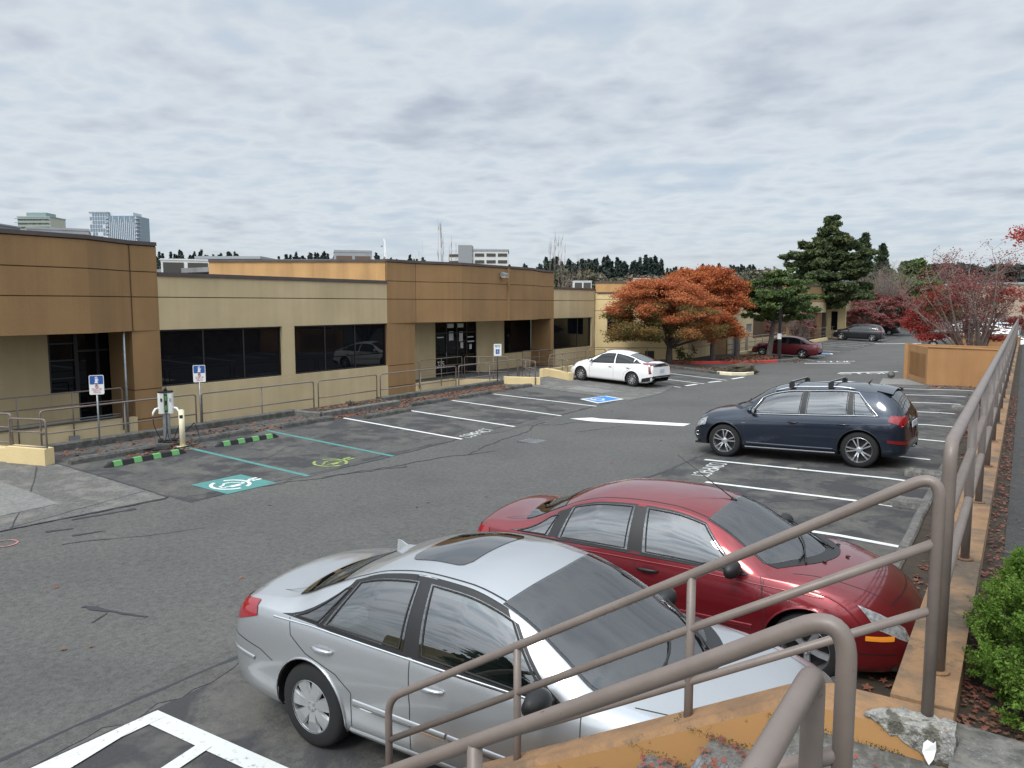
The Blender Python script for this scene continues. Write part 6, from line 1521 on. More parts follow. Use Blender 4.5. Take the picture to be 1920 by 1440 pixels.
far_car(wh, -.25, 61.5, 180, 'white sedan nearest the right edge behind the second orange enclosure', 2.6, G2)
whs = make_car('parked_car', SUV, 'paint_white', 'white suv parked in the right row behind the bare red tree', detail=1, group=G2); place(whs, -2.0, 76, 180, 2.8)
far_car(whs, -1.2, 84, 180, 'second white suv in the right row beyond the bare red tree', 2.8, G2)
gr = make_car('parked_car', COR, 'paint_grey', 'grey sedan in the right row seen through the bare red tree', detail=1, group=G2); place(gr, -3.2, 68.5, 180, 2.6)
far_car(wh, -2.4, 92, 180, 'white sedan farthest back in the right row', 2.6, G2); far_car(gr, -2.0, 101, 180, 'grey sedan farthest back in the right row', 2.6, G2)
far_car(wh, -6.5, 150, 90, 'white sedan standing across the end of the lane', 2.6, G2); far_car(whs, -3.2, 111, 180, 'white suv at the very end of the right row', 2.8, G2)
far_car(wh, -5.2, 121, 180, 'white sedan seen between the red tree branches far down the lot', 2.6, G2)

# ------------------------------------------------------------------ street furniture
def rrect(w_, h_, r_, n=5):
    P = []
    for cx, cy, a0 in ((w_ / 2 - r_, h_ / 2 - r_, 0), (-w_ / 2 + r_, h_ / 2 - r_, 90), (-w_ / 2 + r_, -h_ / 2 + r_, 180), (w_ / 2 - r_, -h_ / 2 + r_, 270)):
        for i in range(n + 1): a = R(a0 + 90 * i / n); P.append((cx + r_ * math.cos(a), cy + r_ * math.sin(a)))
    return P
def sign(loc, rz, zc, pw, ph, lb, kind, post='galvanised', zbase=0):
    """face looks along local -y"""
    t = thing('parking_sign', lb, 'sign', loc, rz)
    m = MB(); m.tube([(0, .012, zbase), (0, .012, zc + ph * .3)], .020, 8); m.build('post', post, t)
    def plate(w_, h_, y0, y1, zz=0, r_=.03): 
        m = MB(); P = rrect(w_, h_, r_); n = len(P); m.add([(x, y0, zc + zz + z) for x, z in P] + [(x, y1, zc + zz + z) for x, z in P], [tuple(range(n)), tuple(range(n, 2 * n))[::-1]] + [(i, n + i, n + (i + 1) % n, (i + 1) % n) for i in range(n)]); return m
    p = plate(pw, ph, -.010, -.014 + .008).build('plate', 'white_paint', t, fixn=True)
    if kind == 'ev':
        plate(pw - .03, ph * .44, -.0125, -.0105, ph * .25, .02).build('blue_panel', 'sign_blue', p, fixn=True)
        m = MB(); y = -.0135; z0 = zc + ph * .25
        m.add([(-.045, y, z0 - .075), (.035, y, z0 - .075), (.035, y, z0 - .055), (.022, y, z0 - .055), (.022, y, z0 + .075), (-.028, y, z0 + .075), (-.028, y, z0 - .055), (-.045, y, z0 - .055)], [tuple(range(8))]); m.add([(.022, y, z0 + .03), (.04, y, z0 + .03), (.04, y, z0 - .03), (.03, y, z0 - .03), (.03, y, z0 + .02), (.022, y, z0 + .02)], [tuple(range(6))])
        m.build('charging_symbol', 'white_paint', p, fixn=True)
        m = MB(); m.add([(-.018, y - .0006, z0 + .03), (.012, y - .0006, z0 + .03), (.012, y - .0006, z0 + .055), (-.018, y - .0006, z0 + .055)], [(0, 1, 2, 3)]); m.build('symbol_screen', 'sign_blue', p)
        m = MB(); z1 = zc - .03; m.tube([(.035 * math.cos(a), -.0135, z1 + .035 * math.sin(a)) for a in [R(24 * i) for i in range(15)]], .0045, 5, closed=True); m.tube([(-.025, -.0135, z1 + .025), (.025, -.0135, z1 - .025)], .004, 5)
        for i, tx in enumerate(('NO PARKING', 'EXCEPT FOR', 'ELECTRIC', 'VEHICLE', 'CHARGING')): flat_text(m, tx, (0, -.0135, zc - .095 - i * .025), (1, 0, 0), (0, 0, 1), .015, .016, .0035)
        m.build('red_lettering', 'sign_red', p)
        m = MB(); flat_text(m, 'P', (0, -.0137, z1 - .018), (1, 0, 0), (0, 0, 1), .026, .036, .008); m.build('letter', 'black_plastic', p)
    else:
        m = MB(); flat_text(m, 'RESERVED', (0, -.0135, zc + ph * .5 - .085), (1, 0, 0), (0, 0, 1), .024, .04, .007); flat_text(m, 'PARKING', (0, -.0135, zc + ph * .5 - .14), (1, 0, 0), (0, 0, 1), .024, .04, .007); m.build('lettering', 'steel_grey' if kind == 'x' else 'line_teal', p)
        plate(.17, .20, -.0125, -.0105, -.07, .01).build('blue_panel', 'sign_blue', p, fixn=True)
        m = MB(); y = -.0138; z0 = zc - .07
        A = [(.035 * math.cos(R(a)) + .0, -.03 + .038 * math.sin(R(a))) for a in range(110, 350, 24)]
        for sg_ in (A, [(-.01, .055), (-.005, .0), (.04, .0), (.055, -.05)]):
            for a, b in zip(sg_, sg_[1:]): m.tube([(a[0], y, z0 + a[1]), (b[0], y, z0 + b[1])], .006, 5)
        m.ellipsoid((-.012, y, z0 + .075), (.012, .004, .012), 8, 5); m.build('wheelchair_symbol', 'white_paint', p)
    return t
# signs face the lane; a little of the left side shows
sign((-18.20, 9.64, .05), R(62), 1.66, .31, .46, 'blue and white electric vehicle charging sign left of the charging post', 'ev', zbase=0)
sign((-18.42, 12.52, .05), R(60), 1.70, .31, .46, 'blue and white electric vehicle charging sign right of the charging post, before the dark window', 'ev', zbase=0)
sign((-18.30, 26.45, .05), R(55), 1.66, .34, .50, 'white and blue reserved disabled parking sign on a black post', 'hc', post='black_plastic')
# charging station
t = thing('charging_station', 'white and grey two-sided electric car charging post with hanging cables', 'charger', (-17.52, 10.95, zf(-17.52)), R(58))
m = MB(); m.prism(rrect(.17, .14, .03), .06, .80); m.build('column', 'galvanised', t)
m = MB(); m.prism(rrect(.42, .30, .04), 0, .07); m.build('base_plate', 'black_plastic', t)
for sx in (-1, 1):
    m = MB(); m.prism([(x + sx * .095, y) for x, y in rrect(.17, .22, .06)], .72, 1.23); hd = m.build('charger_head', 'unit_white', t)
    m = MB(); m.box(sx * .10 - .018, sx * .10 + .018, -.122, -.112, 1.02, 1.10); m.build('label_panel', 'steel_grey' if sx > 0 else 'black_plastic', hd)
    m = MB(); P = [(sx * .17, -.06, .86), (sx * .24, -.10, .84), (sx * .29, -.13, .76), (sx * .30, -.14, .68)]; m.tube(P, [.022, .026, .024, .018], 10); m.build('connector', 'white_paint', hd)
    m = MB(); P = [(sx * .30, -.14, .68), (sx * .29, -.15, .45), (sx * .16, -.16, .12), (sx * .05, -.18, .03), (-sx * .12, -.24, .02), (-sx * .25, -.4, .015), (-sx * .05, -.62, .015), (sx * .25, -.5, .015), (sx * .30, -.30, .015), (sx * .05, -.2, .03), (0, -.09, .3), (0, -.085, .72)]; m.tube(round_path(P, .15, 5), .011, 7); m.build('cable', 'black_plastic', t)
m = MB(); m.box(-.030, .030, -.125, -.105, .76, 1.20); ds_ = m.build('display', 'black_plastic', t)
for z0_ in (.80, 1.04): m = MB(); m.box(-.022, .022, -.129, -.125, z0_, z0_ + .12); m.build('screen', 'ev_green', ds_)
m = MB(); m.prism([(x, y) for x, y in rrect(.36, .24, .08)], 1.23, 1.27); m.tube([(0, 0, 1.27), (0, 0, 1.36)], [.045, .03], 10); m.build('cap', 'black_plastic', t)
t = thing('bollard', 'cream painted bollard with a small dark sticker in front of the charging post', 'bollard', (-16.72, 10.84, zf(-16.72)))
m = MB(); m.tube([(0, 0, 0), (0, 0, .88)], .065, 20); m.ellipsoid((0, 0, .88), (.065, .065, .03), 20, 6); m.build('body', 'cream_paint', t); m = MB(); m.box(-.12, .12, -.12, .12, 0, .02); m.build('base_plate', 'cream_paint', t)
m = MB(); m.grid([[(.0665 * math.cos(a), .0665 * math.sin(a), z) for a in [R(-80 + 12 * i) for i in range(7)]] for z in (.70, .78)]); m.build('sticker', 'black_plastic', t)
m = MB()
P = [(-17.4, 11.1, .25), (-17.1, 11.35, .6), (-16.75, 11.2, .75), (-16.7, 11.25, .5), (-16.5, 11.2, .24), (-16.6, 10.6, .205), (-16.9, 10.1, .21), (-17.0, 9.9, .22), (-16.8, 10.0, .21), (-16.75, 10.25, .21)]
m.tube(round_path(P, .2, 6), .012, 7); solo('charging_cable', m, 'black_plastic', 'black charging cable lying in loops on the asphalt by the bollard', 'cable')
m = MB()
for k in range(4): m.tube([(-16.95 + .16 * math.cos(a) * (1 + .1 * k), 10.0 + .20 * math.sin(a) * (1 + .08 * k), .235 + .012 * k) for a in [R(30 * i + 20 * k) for i in range(12)]], .012, 6, closed=True)
solo('charging_cable', m, 'black_plastic', 'coil of black cable on the wheel stop behind the nearest rubber stop', 'cable')
# lamp pole
t = thing('lamp_post', 'tall dark square lamp pole with a small white notice beside the pine', 'street lamp', (-12.94, 50.3, .06))
m = MB(); m.box(-.09, .09, -.09, .09, 0, 3.9); m.build('pole', 'frame_dark', t); m = MB(); m.box(-.35, .35, -.22, .22, 3.9, 4.05); m.build('lamp_head', 'frame_dark', t)
m = MB(); m.box(-.12, .12, -.12, -.095, 1.35, 1.70); m.build('notice', 'white_paint', t)
t = thing('parking_sign', 'small white sign on a pale post behind the maroon car', 'sign', (-15.6, 52.5, .2), R(40)); m = MB(); m.tube([(0, 0, 0), (0, 0, 2.0)], .04, 8); m.build('post', 'white_paint', t); m = MB(); m.box(-.18, .18, -.06, -.045, 1.55, 2.1); m.build('plate', 'white_paint', t)

# ------------------------------------------------------------------ trees
def deciduous(name, base, h, clumps, leafm, lb, leaf=.10, trunk_r=.16, bark='bark_dark', cat='tree', split=.35, forks=3, group=None, up=.55, dens=1.0, twigs=0, twig_m='twig_grey', lean=(0, 0)):
    """clumps: (dx, dy, z, rx, ry, rz, n, material index)"""
    t = thing(name, lb, cat, base, 0, group); m = MB()
    zs = h * split; top = Vector((lean[0], lean[1], zs))
    limb(m, (0, 0, -.1), top, trunk_r * 1.15, trunk_r * .8, .05, 6, 10)
    forks_ = []
    cs_ = sorted(clumps, key=lambda c: -c[3])[:14]
    for c in cs_:
        a = top + Vector((rng.uniform(-.05, .05), rng.uniform(-.05, .05), rng.uniform(-zs * .12, .05)))
        pts = limb(m, a, (c[0], c[1], c[2] - c[5] * .2), trunk_r * .45, trunk_r * .10, .12, 7, 7)
        for k in range(4 + twigs):
            p = pts[rng.randint(2, 6)]; e = Vector((c[0] + rng.uniform(-1, 1) * c[3] * .9, c[1] + rng.uniform(-1, 1) * c[4] * .9, c[2] + rng.uniform(-.4, .9) * c[5]))
            limb(m, p, e, trunk_r * .10, .006, .1, 4, 5)
    m.build('trunk', bark, t)
    mats_ = leafm if isinstance(leafm, (list, tuple)) else [leafm]
    for mi_, mt in enumerate(mats_):
        P = []; 
        for c in clumps:
            if (c[7] if len(c) > 7 else 0) != mi_: continue
            n = int(c[6] * dens); nsub = max(3, n // 70)
            sub = clump_points((c[0], c[1], c[2]), (c[3], c[4], c[5]), nsub, .3)
            for s_ in sub:
                P.append(s_ + nrng.normal(size=(n // nsub, 3)) * np.array([c[3] * .16 + .08, c[4] * .16 + .08, .05 + c[5] * .10]))
        if P:
            P = np.concatenate(P); leaf_cloud('crown', P, leaf * (.6 + .8 * nrng.random(len(P))), mt, t, 1.5, up)
    return t
def layered(cx, cy, z0, z1, rx, ry, n, per, seed, prof=None, matf=None):
    """flat clumps filling a dome"""
    rr = random.Random(seed); out = []
    for i in range(n):
        u = rr.random(); z = lerp(z0, z1, u); k = (prof(u) if prof else math.sqrt(max(.05, 1 - (u * 1.6 - .6) ** 2 if u > .375 else 1)) )
        a = rr.uniform(0, 2 * math.pi); d = math.sqrt(rr.random()) * k
        out.append((cx + rx * d * math.cos(a), cy + ry * d * math.sin(a), z, rx * rr.uniform(.16, .30), ry * rr.uniform(.16, .30), (z1 - z0) * rr.uniform(.06, .11), per, matf(u, d, rr) if matf else 0))
    return out
dome = lambda u: (math.sin(math.pi * min(1, max(0, (u * .86 + .14)))) ** .6)
# orange maple in front (two crowns side by side)
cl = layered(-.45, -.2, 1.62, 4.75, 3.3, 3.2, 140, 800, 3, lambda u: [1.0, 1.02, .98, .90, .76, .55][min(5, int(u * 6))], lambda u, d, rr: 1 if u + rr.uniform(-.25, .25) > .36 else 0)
cl += [(-2.4 + .5 * i, -1.6 + .35 * i, 1.45 + .08 * (i % 3), .75, .75, .14, 700, 0) for i in range(4)]
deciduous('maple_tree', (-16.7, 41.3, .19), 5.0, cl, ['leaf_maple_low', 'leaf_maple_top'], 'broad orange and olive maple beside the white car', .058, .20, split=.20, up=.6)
cl = layered(-.45, -.3, 1.45, 5.5, 2.35, 2.3, 130, 760, 4, lambda u: [.85, 1.0, 1.0, 1.0, .92, .75][min(5, int(u * 6))], lambda u, d, rr: 0)
deciduous('maple_tree', (-15.9, 46.4, .15), 6.0, cl, ['leaf_maple_orange'], 'taller bright orange red maple right of the first maple', .065, .15, split=.3, up=.5, bark='bark_grey')
t = thing('bare_tree', 'pale bare trunk leaning on the soil behind the red kerb', 'tree', (-15.4, 49.5, .15)); m = MB(); limb(m, (0, 0, -.05), (-.1, 0, 2.2), .20, .13, .04, 6, 10); m.build('trunk', 'bark_grey', t)
def pine(base, h, lays, lb, leafm='leaf_pine', trunk_r=.2, leaf=.16, lean=(0, 0), seed=1, bark='bark_dark', name='pine_tree', per=420, group=None, flat=.5):
    """lays: (z, radius, number of pads, z thickness)"""
    t = thing(name, lb, 'tree', base, 0, group); rr = random.Random(seed); m = MB()
    tp = limb(m, (0, 0, -.1), (lean[0], lean[1], h * .96), trunk_r * 1.1, trunk_r * .2, .03, 12, 10); P = []
    for (z, rad, n, th) in lays:
        for i in range(n):
            a = 2 * math.pi * (i + rr.random()) / n; d = rad * rr.uniform(.45, 1.0); k = z / h; c = Vector((lean[0] * k + d * math.cos(a), lean[1] * k + d * math.sin(a), z + rr.uniform(-.4, .4) * th))
            s0 = Vector((lean[0] * k, lean[1] * k, max(.5, z - d * .25))); pts = limb(m, s0, c, trunk_r * .22, .015, .08, 5, 5)
            pr = max(rad * .26, .35)
            for q in pts[2:]: 
                w_ = pr * rr.uniform(.6, 1.1); P.append((np.array(q) + np.array([0, 0, w_ * .15]), w_, th * rr.uniform(.5, .9)))
            for _ in range(2): P.append((np.array(c) + np.array([rr.uniform(-1, 1) * pr * .8, rr.uniform(-1, 1) * pr * .8, rr.uniform(-.2, .5) * th]), pr * rr.uniform(.5, .9), th * .6))
    m.build('trunk', bark, t); Q = []
    for c, w_, th in P:
        n = max(30, int(per * w_ * w_ / (.6 ** 2) * .35)); n = min(n, 900)
        sub = clump_points(c, (w_, w_, th * flat), max(4, n // 22), .4)
        for s_ in sub: Q.append(s_ + nrng.normal(size=(22, 3)) * np.array([.10, .10, .07]) * (leaf / .16))
    Q = np.concatenate(Q); leaf_cloud('crown', Q, leaf * (.6 + .9 * nrng.random(len(Q))), leafm, t, 2.2, .2); return t
pine((-13.92, 51.4, .1), 5.6, [(2.7, 2.0, 6, .4), (3.3, 2.8, 9, .45), (3.9, 2.9, 9, .45), (4.4, 2.6, 9, .45), (5.0, 2.0, 7, .4), (5.5, 1.2, 5, .35)], 'low spreading green pine behind the maroon car and lamp pole', 'leaf_pine', .20, .085, (.3, .5), 3, 'bark_grey', per=800)
pine((-17.1, 82.5, .2), 12.0, [(3.4, 2.2, 5, .5), (4.2, 4.3, 9, .55), (5.2, 5.0, 10, .55), (6.3, 4.2, 9, .6), (7.2, 3.9, 9, .7), (8.1, 3.8, 9, .7), (9.0, 2.9, 8, .7), (9.8, 2.1, 7, .7), (10.6, 1.5, 6, .7), (11.2, 1.0, 5, .6), (11.7, .5, 4, .5)], 'largest dark green pine towering above the far cars', 'leaf_pine_dark', .34, .17, (.5, .3), 5, per=520)
def conifer(base, h, r_, lb, seed=1, leafm='leaf_conifer', n=16, per=130, name='conifer_tree', leaf=.3, group=None):
    t = thing(name, lb, 'tree', base, 0, group); m = MB(); m.tube([(0, 0, -.2), (0, 0, h * .97)], [h * .02, .02], 8); rr = random.Random(seed); Q = []
    for i in range(n):
        u = i / n; z = h * (.12 + .86 * u); rad = r_ * (1 - u) ** .8 * rr.uniform(.8, 1.1) + .12; k = max(4, int(9 * (1 - u)) + 2)
        for j in range(k):
            a = rr.uniform(0, 6.28); L = rad * rr.uniform(.6, 1.1); e = np.array([L * math.cos(a), L * math.sin(a), z - L * .22])
            m.tube([(0, 0, z), tuple(e)], [.03, .01], 4, cap=False)
            for q in (.3, .6, .9): Q.append(np.array([0, 0, z]) * (1 - q) + e * q + nrng.normal(size=(per // 12, 3)) * np.array([.16 * rad + .05, .16 * rad + .05, h * .008 + .04]))
    m.build('trunk', 'bark_dark', t); Q = np.concatenate(Q); leaf_cloud('crown', Q, leaf * (.5 + nrng.random(len(Q))), leafm, t, 2, .1); return t
conifer((*polar(1613, 98), 0), 12.9, 1.75, 'narrow conifer spire just right of the largest pine', 1, leaf=.34, per=200, n=22)
conifer((*polar(1646, 108), 0), 12.2, 2.3, 'narrow conifer standing alone above the purple red trees', 2, leaf=.38, per=200, n=22)
# purple red trees with bare tops, dark green tree behind
def bare_fan(m, base, h, spread, n, r0, seed, sub=6, zspl=.25, bias=(0, 0)):
    rr = random.Random(seed)
    for i in range(n):
        a = rr.uniform(0, 6.28); d = spread * math.sqrt(rr.random()); e = Vector((base[0] + bias[0] + d * math.cos(a), base[1] + bias[1] + d * math.sin(a), base[2] + h * rr.uniform(.65, 1.0)))
        pts = limb(m, (base[0], base[1], base[2] + h * zspl * rr.uniform(.2, 1)), e, r0 * rr.uniform(.5, 1), r0 * .08, .10, 7, 6)
        for k in range(sub):
            p = pts[rr.randint(3, 7)]; q = p + Vector((rr.uniform(-1, 1), rr.uniform(-1, 1), rr.uniform(.1, 1.1))) * h * .17
            pp = limb(m, p, q, r0 * .14, r0 * .04, .1, 4, 4)
            for kk in range(2): s_ = pp[rr.randint(1, 4)]; limb(m, s_, s_ + Vector((rr.uniform(-1, 1), rr.uniform(-1, 1), rr.uniform(0, 1))) * h * .08, r0 * .05, r0 * .025, .1, 3, 3)
def mixed_tree(base, h, spread, lb, lay, mats_, leaf, seed, name='maple_tree', n=26, r0=.12, zspl=.2, stems=1, sub=6, group=None, twig='twig_grey'):
    t = thing(name, lb, 'tree', base, 0, group); m = MB(); m.tube([(0, 0, -.2), (0, 0, h * zspl)], [r0 * 1.3, r0], 10); bare_fan(m, (0, 0, 0), h, spread, n, r0, seed, sub, zspl); m.build('trunk', twig, t)
    for mi_, mt in enumerate(mats_):
        Q = []
        for c in lay:
            if c[7] != mi_: continue
            k = max(3, c[6] // 60)
            for s_ in clump_points(c[:3], c[3:6], k, .3): Q.append(s_ + nrng.normal(size=(c[6] // k, 3)) * np.array([c[3] * .2, c[4] * .2, c[5] * .25]))
        if Q: Q = np.concatenate(Q); leaf_cloud('crown', Q, leaf * (.5 + nrng.random(len(Q))), mt, t, 1.5, .5)
    return t
mixed_tree((*polar(1648, 90), 0), 7.9, 4.3, 'purple red tree with a bare grey top behind the black suv', layered(0, 0, 1.3, 4.6, 4.2, 4.2, 80, 340, 21, lambda u: [.8, 1, 1, .95, .85, .7][min(5, int(u * 6))], lambda u, d, rr: 0), ['leaf_crimson', 'leaf_maple_orange'], .13, 5, n=150, r0=.07, sub=9)
mixed_tree((*polar(1618, 84), 0), 4.2, 2.2, 'smaller crimson tree below the purple red tree', layered(0, 0, 1.2, 3.2, 2.3, 2.2, 40, 300, 22, None, lambda u, d, rr: 0), ['leaf_crimson'], .12, 6, n=20, r0=.07)
mixed_tree((*polar(1494, 58), 0), 3.5, 1.5, 'rusty half bare tree under the low pine', layered(0, 0, 1.4, 3.0, 1.4, 1.4, 26, 120, 23, None, lambda u, d, rr: 0), ['leaf_crimson'], .09, 7, n=46, r0=.07, sub=8)
mixed_tree((*polar(1418, 62), 0), 4.2, 2.2, 'brown half bare tree between the orange maple and the low pine', layered(0, 0, 1.3, 3.0, 1.9, 1.9, 26, 120, 24, None, lambda u, d, rr: 0), ['leaf_crimson'], .08, 8, n=60, r0=.07, sub=8)
pine((*polar(1705, 118), 0), 9.2, [(3.0, 3.8, 7, 1.2), (4.5, 4.4, 8, 1.3), (6.0, 4.0, 8, 1.2), (7.3, 3.2, 7, 1.1), (8.6, 2.2, 6, 1.0), (9.5, 1.1, 4, .8)], 'rounded dark green tree behind the purple red trees', 'leaf_pine', .3, .38, (0, 0), 9, name='evergreen_tree', per=170, flat=.8)
pine((*polar(1744, 135), 0), 7.0, [(2.5, 2.8, 6, 1.0), (4, 3.0, 7, 1.0), (5.4, 2.4, 6, 1.0), (6.8, 1.3, 4, .8)], 'lower dark green tree left of the bare red tree', 'leaf_pine', .25, .38, (0, 0), 10, name='evergreen_tree', per=170, flat=.8)
# multi-stem red tree at the right
t = thing('maple_tree', 'nearly bare many-stemmed maple with red leaves low on its left side', 'tree', (-2.0, 43.8, .5)); m = MB(); rr = random.Random(31)
lv = []
for i in range(22):
    a = rr.uniform(0, 6.28); d = rr.uniform(.5, 3.3) * (1 if i % 3 else .6); ex = -.2 + d * math.cos(a) ; ey = d * .8 * math.sin(a); hh = rr.uniform(3.8, 5.9) * (1 - .09 * d)
    pts = limb(m, (rr.uniform(-.15, .15), rr.uniform(-.15, .15), -.1), (ex, ey, hh), rr.uniform(.055, .10), .016, .12, 9, 8)
    for k in range(11):
        p = pts[rr.randint(3, 9)]; q = p + Vector((rr.uniform(-1, 1) + .3 * math.cos(a), rr.uniform(-1, 1), rr.uniform(.1, 1.0))) * .85
        pp = limb(m, p, q, .016, .007, .14, 5, 5)
        for kk in range(5):
            s_ = pp[rr.randint(1, 5)]; e = s_ + Vector((rr.uniform(-1, 1), rr.uniform(-1, 1), rr.uniform(-.1, 1.0))) * .42; limb(m, s_, e, .0065, .004, .1, 3, 4); lv.append(e)
m.build('trunk', 'twig_grey', t)
Q = np.concatenate([np.array(e) + nrng.normal(size=(9, 3)) * .12 for e in lv]); leaf_cloud('sparse_leaves', Q, .05 * (.6 + .8 * nrng.random(len(Q))), 'leaf_crimson', t, 1.5, .4)
lay = [(-2.3, .0, 1.9, .75, .7, .35, 1500, 0), (-2.6, .3, 2.6, .55, .6, .35, 900, 0), (-1.9, -.4, 1.5, .8, .6, .22, 1300, 0), (-2.9, 0, 2.2, .35, .5, .4, 800, 0), (-1.2, .3, 1.6, .6, .5, .16, 500, 0), (-2.4, .2, 3.2, .4, .5, .25, 300, 0), (-1.3, -.2, 2.9, .7, .5, .4, 380, 0), (-.7, 0, 3.3, .5, .5, .3, 260, 0), (1.6, .2, 2.3, .6, .5, .3, 500, 0), (2.2, 0, 2.9, .5, .5, .4, 500, 0), (1.0, 0, 1.5, .5, .4, .18, 300, 0), (2.3, .2, 1.9, .5, .5, .3, 500, 0), (-2.0, .2, 2.35, .9, .6, .5, 1100, 0), (-.6, .2, 3.9, 1.5, 1.0, .55, 900, 0), (1.2, 0, 3.6, 1.2, .9, .6, 700, 0), (-1.6, 0, 3.5, 1.0, .8, .5, 600, 0), (-1.7, 0, 3.4, .3, .4, .2, 150, 0)]
Q = np.concatenate([np.concatenate([s_ + nrng.normal(size=(12, 3)) * np.array([.10, .10, .05]) for s_ in clump_points(c[:3], c[3:6], int(c[6] * 2.0) // 12, .2)]) for c in lay]); leaf_cloud('crown', Q, .052 * (.5 + nrng.random(len(Q))), 'leaf_red', t, 1.5, .5)
m = MB(); limb(m, (1.5, 55, 3.5), (-1.2, 58, 6.0), .05, .02, .03, 6, 5)
t = thing('maple_tree', 'red leafed branch tips of a maple entering at the right edge of the sky', 'tree', (1.8, 40, .3)); m = MB(); limb(m, (0, 0, -.2), (0, 0, 3.4), .14, .1, .05, 6, 8)
Q = []
for i in range(9): e = Vector((rr.uniform(-2.3, .6), rr.uniform(-1, 1), rr.uniform(5.2, 6.6))); pts = limb(m, (0, 0, 3.2), e, .05, .01, .1, 6, 6); Q.append(np.array(e) + nrng.normal(size=(70, 3)) * np.array([.22, .2, .13]))
m.build('trunk', 'twig_grey', t); Q = np.concatenate(Q); leaf_cloud('crown', Q, .08 * (.5 + nrng.random(len(Q))), 'leaf_red', t, 1.5, .4)

# ------------------------------------------------------------------ near shrub and small plants
t = thing('cedar_shrub', 'bright green cedar shrub with lacy sprays behind the wall, right edge', 'shrub', (.20, 4.42, 1.77)); m = MB(); rr = random.Random(4); Q = []; S_sz = []
heads = []
for i in range(420):
    a = rr.uniform(0, 6.28); u = rr.random() ** .5; e = Vector((.32 * u * math.cos(a) + .02, .84 * u * math.sin(a), rr.uniform(.10, 1.0) * .60 * (1 - .55 * u * u) + .03)); heads.append(e)
    if i % 3 == 0: limb(m, (rr.uniform(-.1, .1), rr.uniform(-.3, .3), 0), e, .010, .003, .1, 4, 4)
m.build('stems', 'bark_dark', t)
for e in heads:
    out = Vector((e.x, e.y * .5, e.z * .9 + .1)).normalized()
    for k in range(12):
        d = (out + Vector((rr.uniform(-1, 1), rr.uniform(-1, 1), rr.uniform(-.5, 1))) * .8).normalized(); L = rr.uniform(.05, .11)
        for j in range(13):
            p = e + d * L * j / 13; Q.append(np.array(p) + nrng.normal(size=(3, 3)) * .006)
Q = np.concatenate(Q); leaf_cloud('foliage', Q, .0075 * (.6 + .9 * nrng.random(len(Q))), 'leaf_cedar', t, 1.9, .1)
def small_plant(loc, r_, h, lb, mt='leaf_olive', n=160, leaf=.05, name='small_shrub'):
    t = thing(name, lb, 'plant', loc); m = MB(); rr = random.Random(int(loc[1] * 10)); Q = []
    for i in range(9): e = Vector((rr.uniform(-r_, r_), rr.uniform(-r_, r_), rr.uniform(.4, 1) * h)); limb(m, (0, 0, 0), e, .012, .004, .1, 4, 5); Q.append(np.array(e) + nrng.normal(size=(n // 9, 3)) * r_ * .25)
    m.build('stems', 'twig_grey', t); Q = np.concatenate(Q); leaf_cloud('leaves', Q, leaf * (.6 + .8 * nrng.random(len(Q))), mt, t, 1.6, .3)
small_plant((-16.0, 42.0, .3), .4, .75, 'small green shrub right of the orange maple trunk', n=300, leaf=.09)
small_plant((-.85, 21.3, .42), .25, .22, 'low red leaved plant in the strip below the railing', 'leaf_crimson', 160, .05)
small_plant((-.8, 27.6, .42), .3, .3, 'dark red plant farther along the strip below the railing', 'leaf_crimson', 200, .06)
t = thing('tree_stump', 'small rotten stump in the planter below the railing', 'stump', (-18.0, 17.6, .33)); m = MB(); lump(m, (0, 0, .06), (.13, .12, .13), 4, .6, 14, 9); lump(m, (-.05, .35, .04), (.2, .3, .08), 6, .5); m.build('stump', 'bark_dark', t)

# ------------------------------------------------------------------ fallen leaves
def litter(name, regions, mt, size, lb, seed=1):
    """regions: (x0, x1, y0, y1, n, z or None)"""
    rg = np.random.default_rng(seed); V = []; n_all = 0; Fs = []
    vs = []; fs = []
    for (x0, x1, y0, y1, n, z) in regions:
        for i in range(n):
            # clustered
            x = x0 + (x1 - x0) * rg.beta(1.2, 1.2); y = y0 + (y1 - y0) * rg.random()
            zz = (zf(x) if z is None else z) + .012 + rg.random() * .012
            a = rg.random() * 6.28; s = size * (.5 + rg.random()); tilt = rg.normal(size=2) * .25
            ring = []
            for k in range(10):
                an = a + k * math.pi / 5; rr_ = s * (1 if k % 2 == 0 else .48) * (.85 + .3 * rg.random()); dx, dy = rr_ * math.cos(an), rr_ * math.sin(an); ring.append((x + dx, y + dy, zz + dx * tilt[0] + dy * tilt[1]))
            b = len(vs); vs += ring; fs.append(tuple(range(b, b + 10)))
    m = MB(); m.add(vs, fs); o = m.build(name, mt); tag(o, lb, 'leaves', None, 'stuff'); return o
R1 = [(-18.3, -17.0, 8.4, 27, 1500, None), (-17.3, -16.9, 8.6, 27, 1400, None), (-17.1, -16.2, 9.4, 11.2, 260, None), (-18.2, -17.5, 19, 26.5, 900, None), (-18.2, -17.5, 16, 19.3, 160, .40)]
litter('fallen_leaves', R1, 'litter', .038, 'brown red leaf litter along the kerb and wheel stops of the left bays', 1)
litter('fallen_leaves', [(-.15, -.03, 3.6, 18, 900, 1.79), (-.14, .25, 3.6, 5.2, 600, 1.79), (-.02, .25, 5, 16, 60, 1.80), (-.38, -.16, 5, 16, 10, WZ)], 'litter_bright', .014, 'red leaves gathered between the wall and the path', 2)
litter('fallen_leaves', [(-17, -15.5, 41, 44.5, 500, .27), (-15.6, -12.8, 44.5, 51.5, 1400, .27), (-16.8, -12.5, 38.8, 41, 300, .2), (-15.2, -11.5, 49, 53, 400, None)], 'litter', .06, 'leaf litter under the maples and the pine', 3)
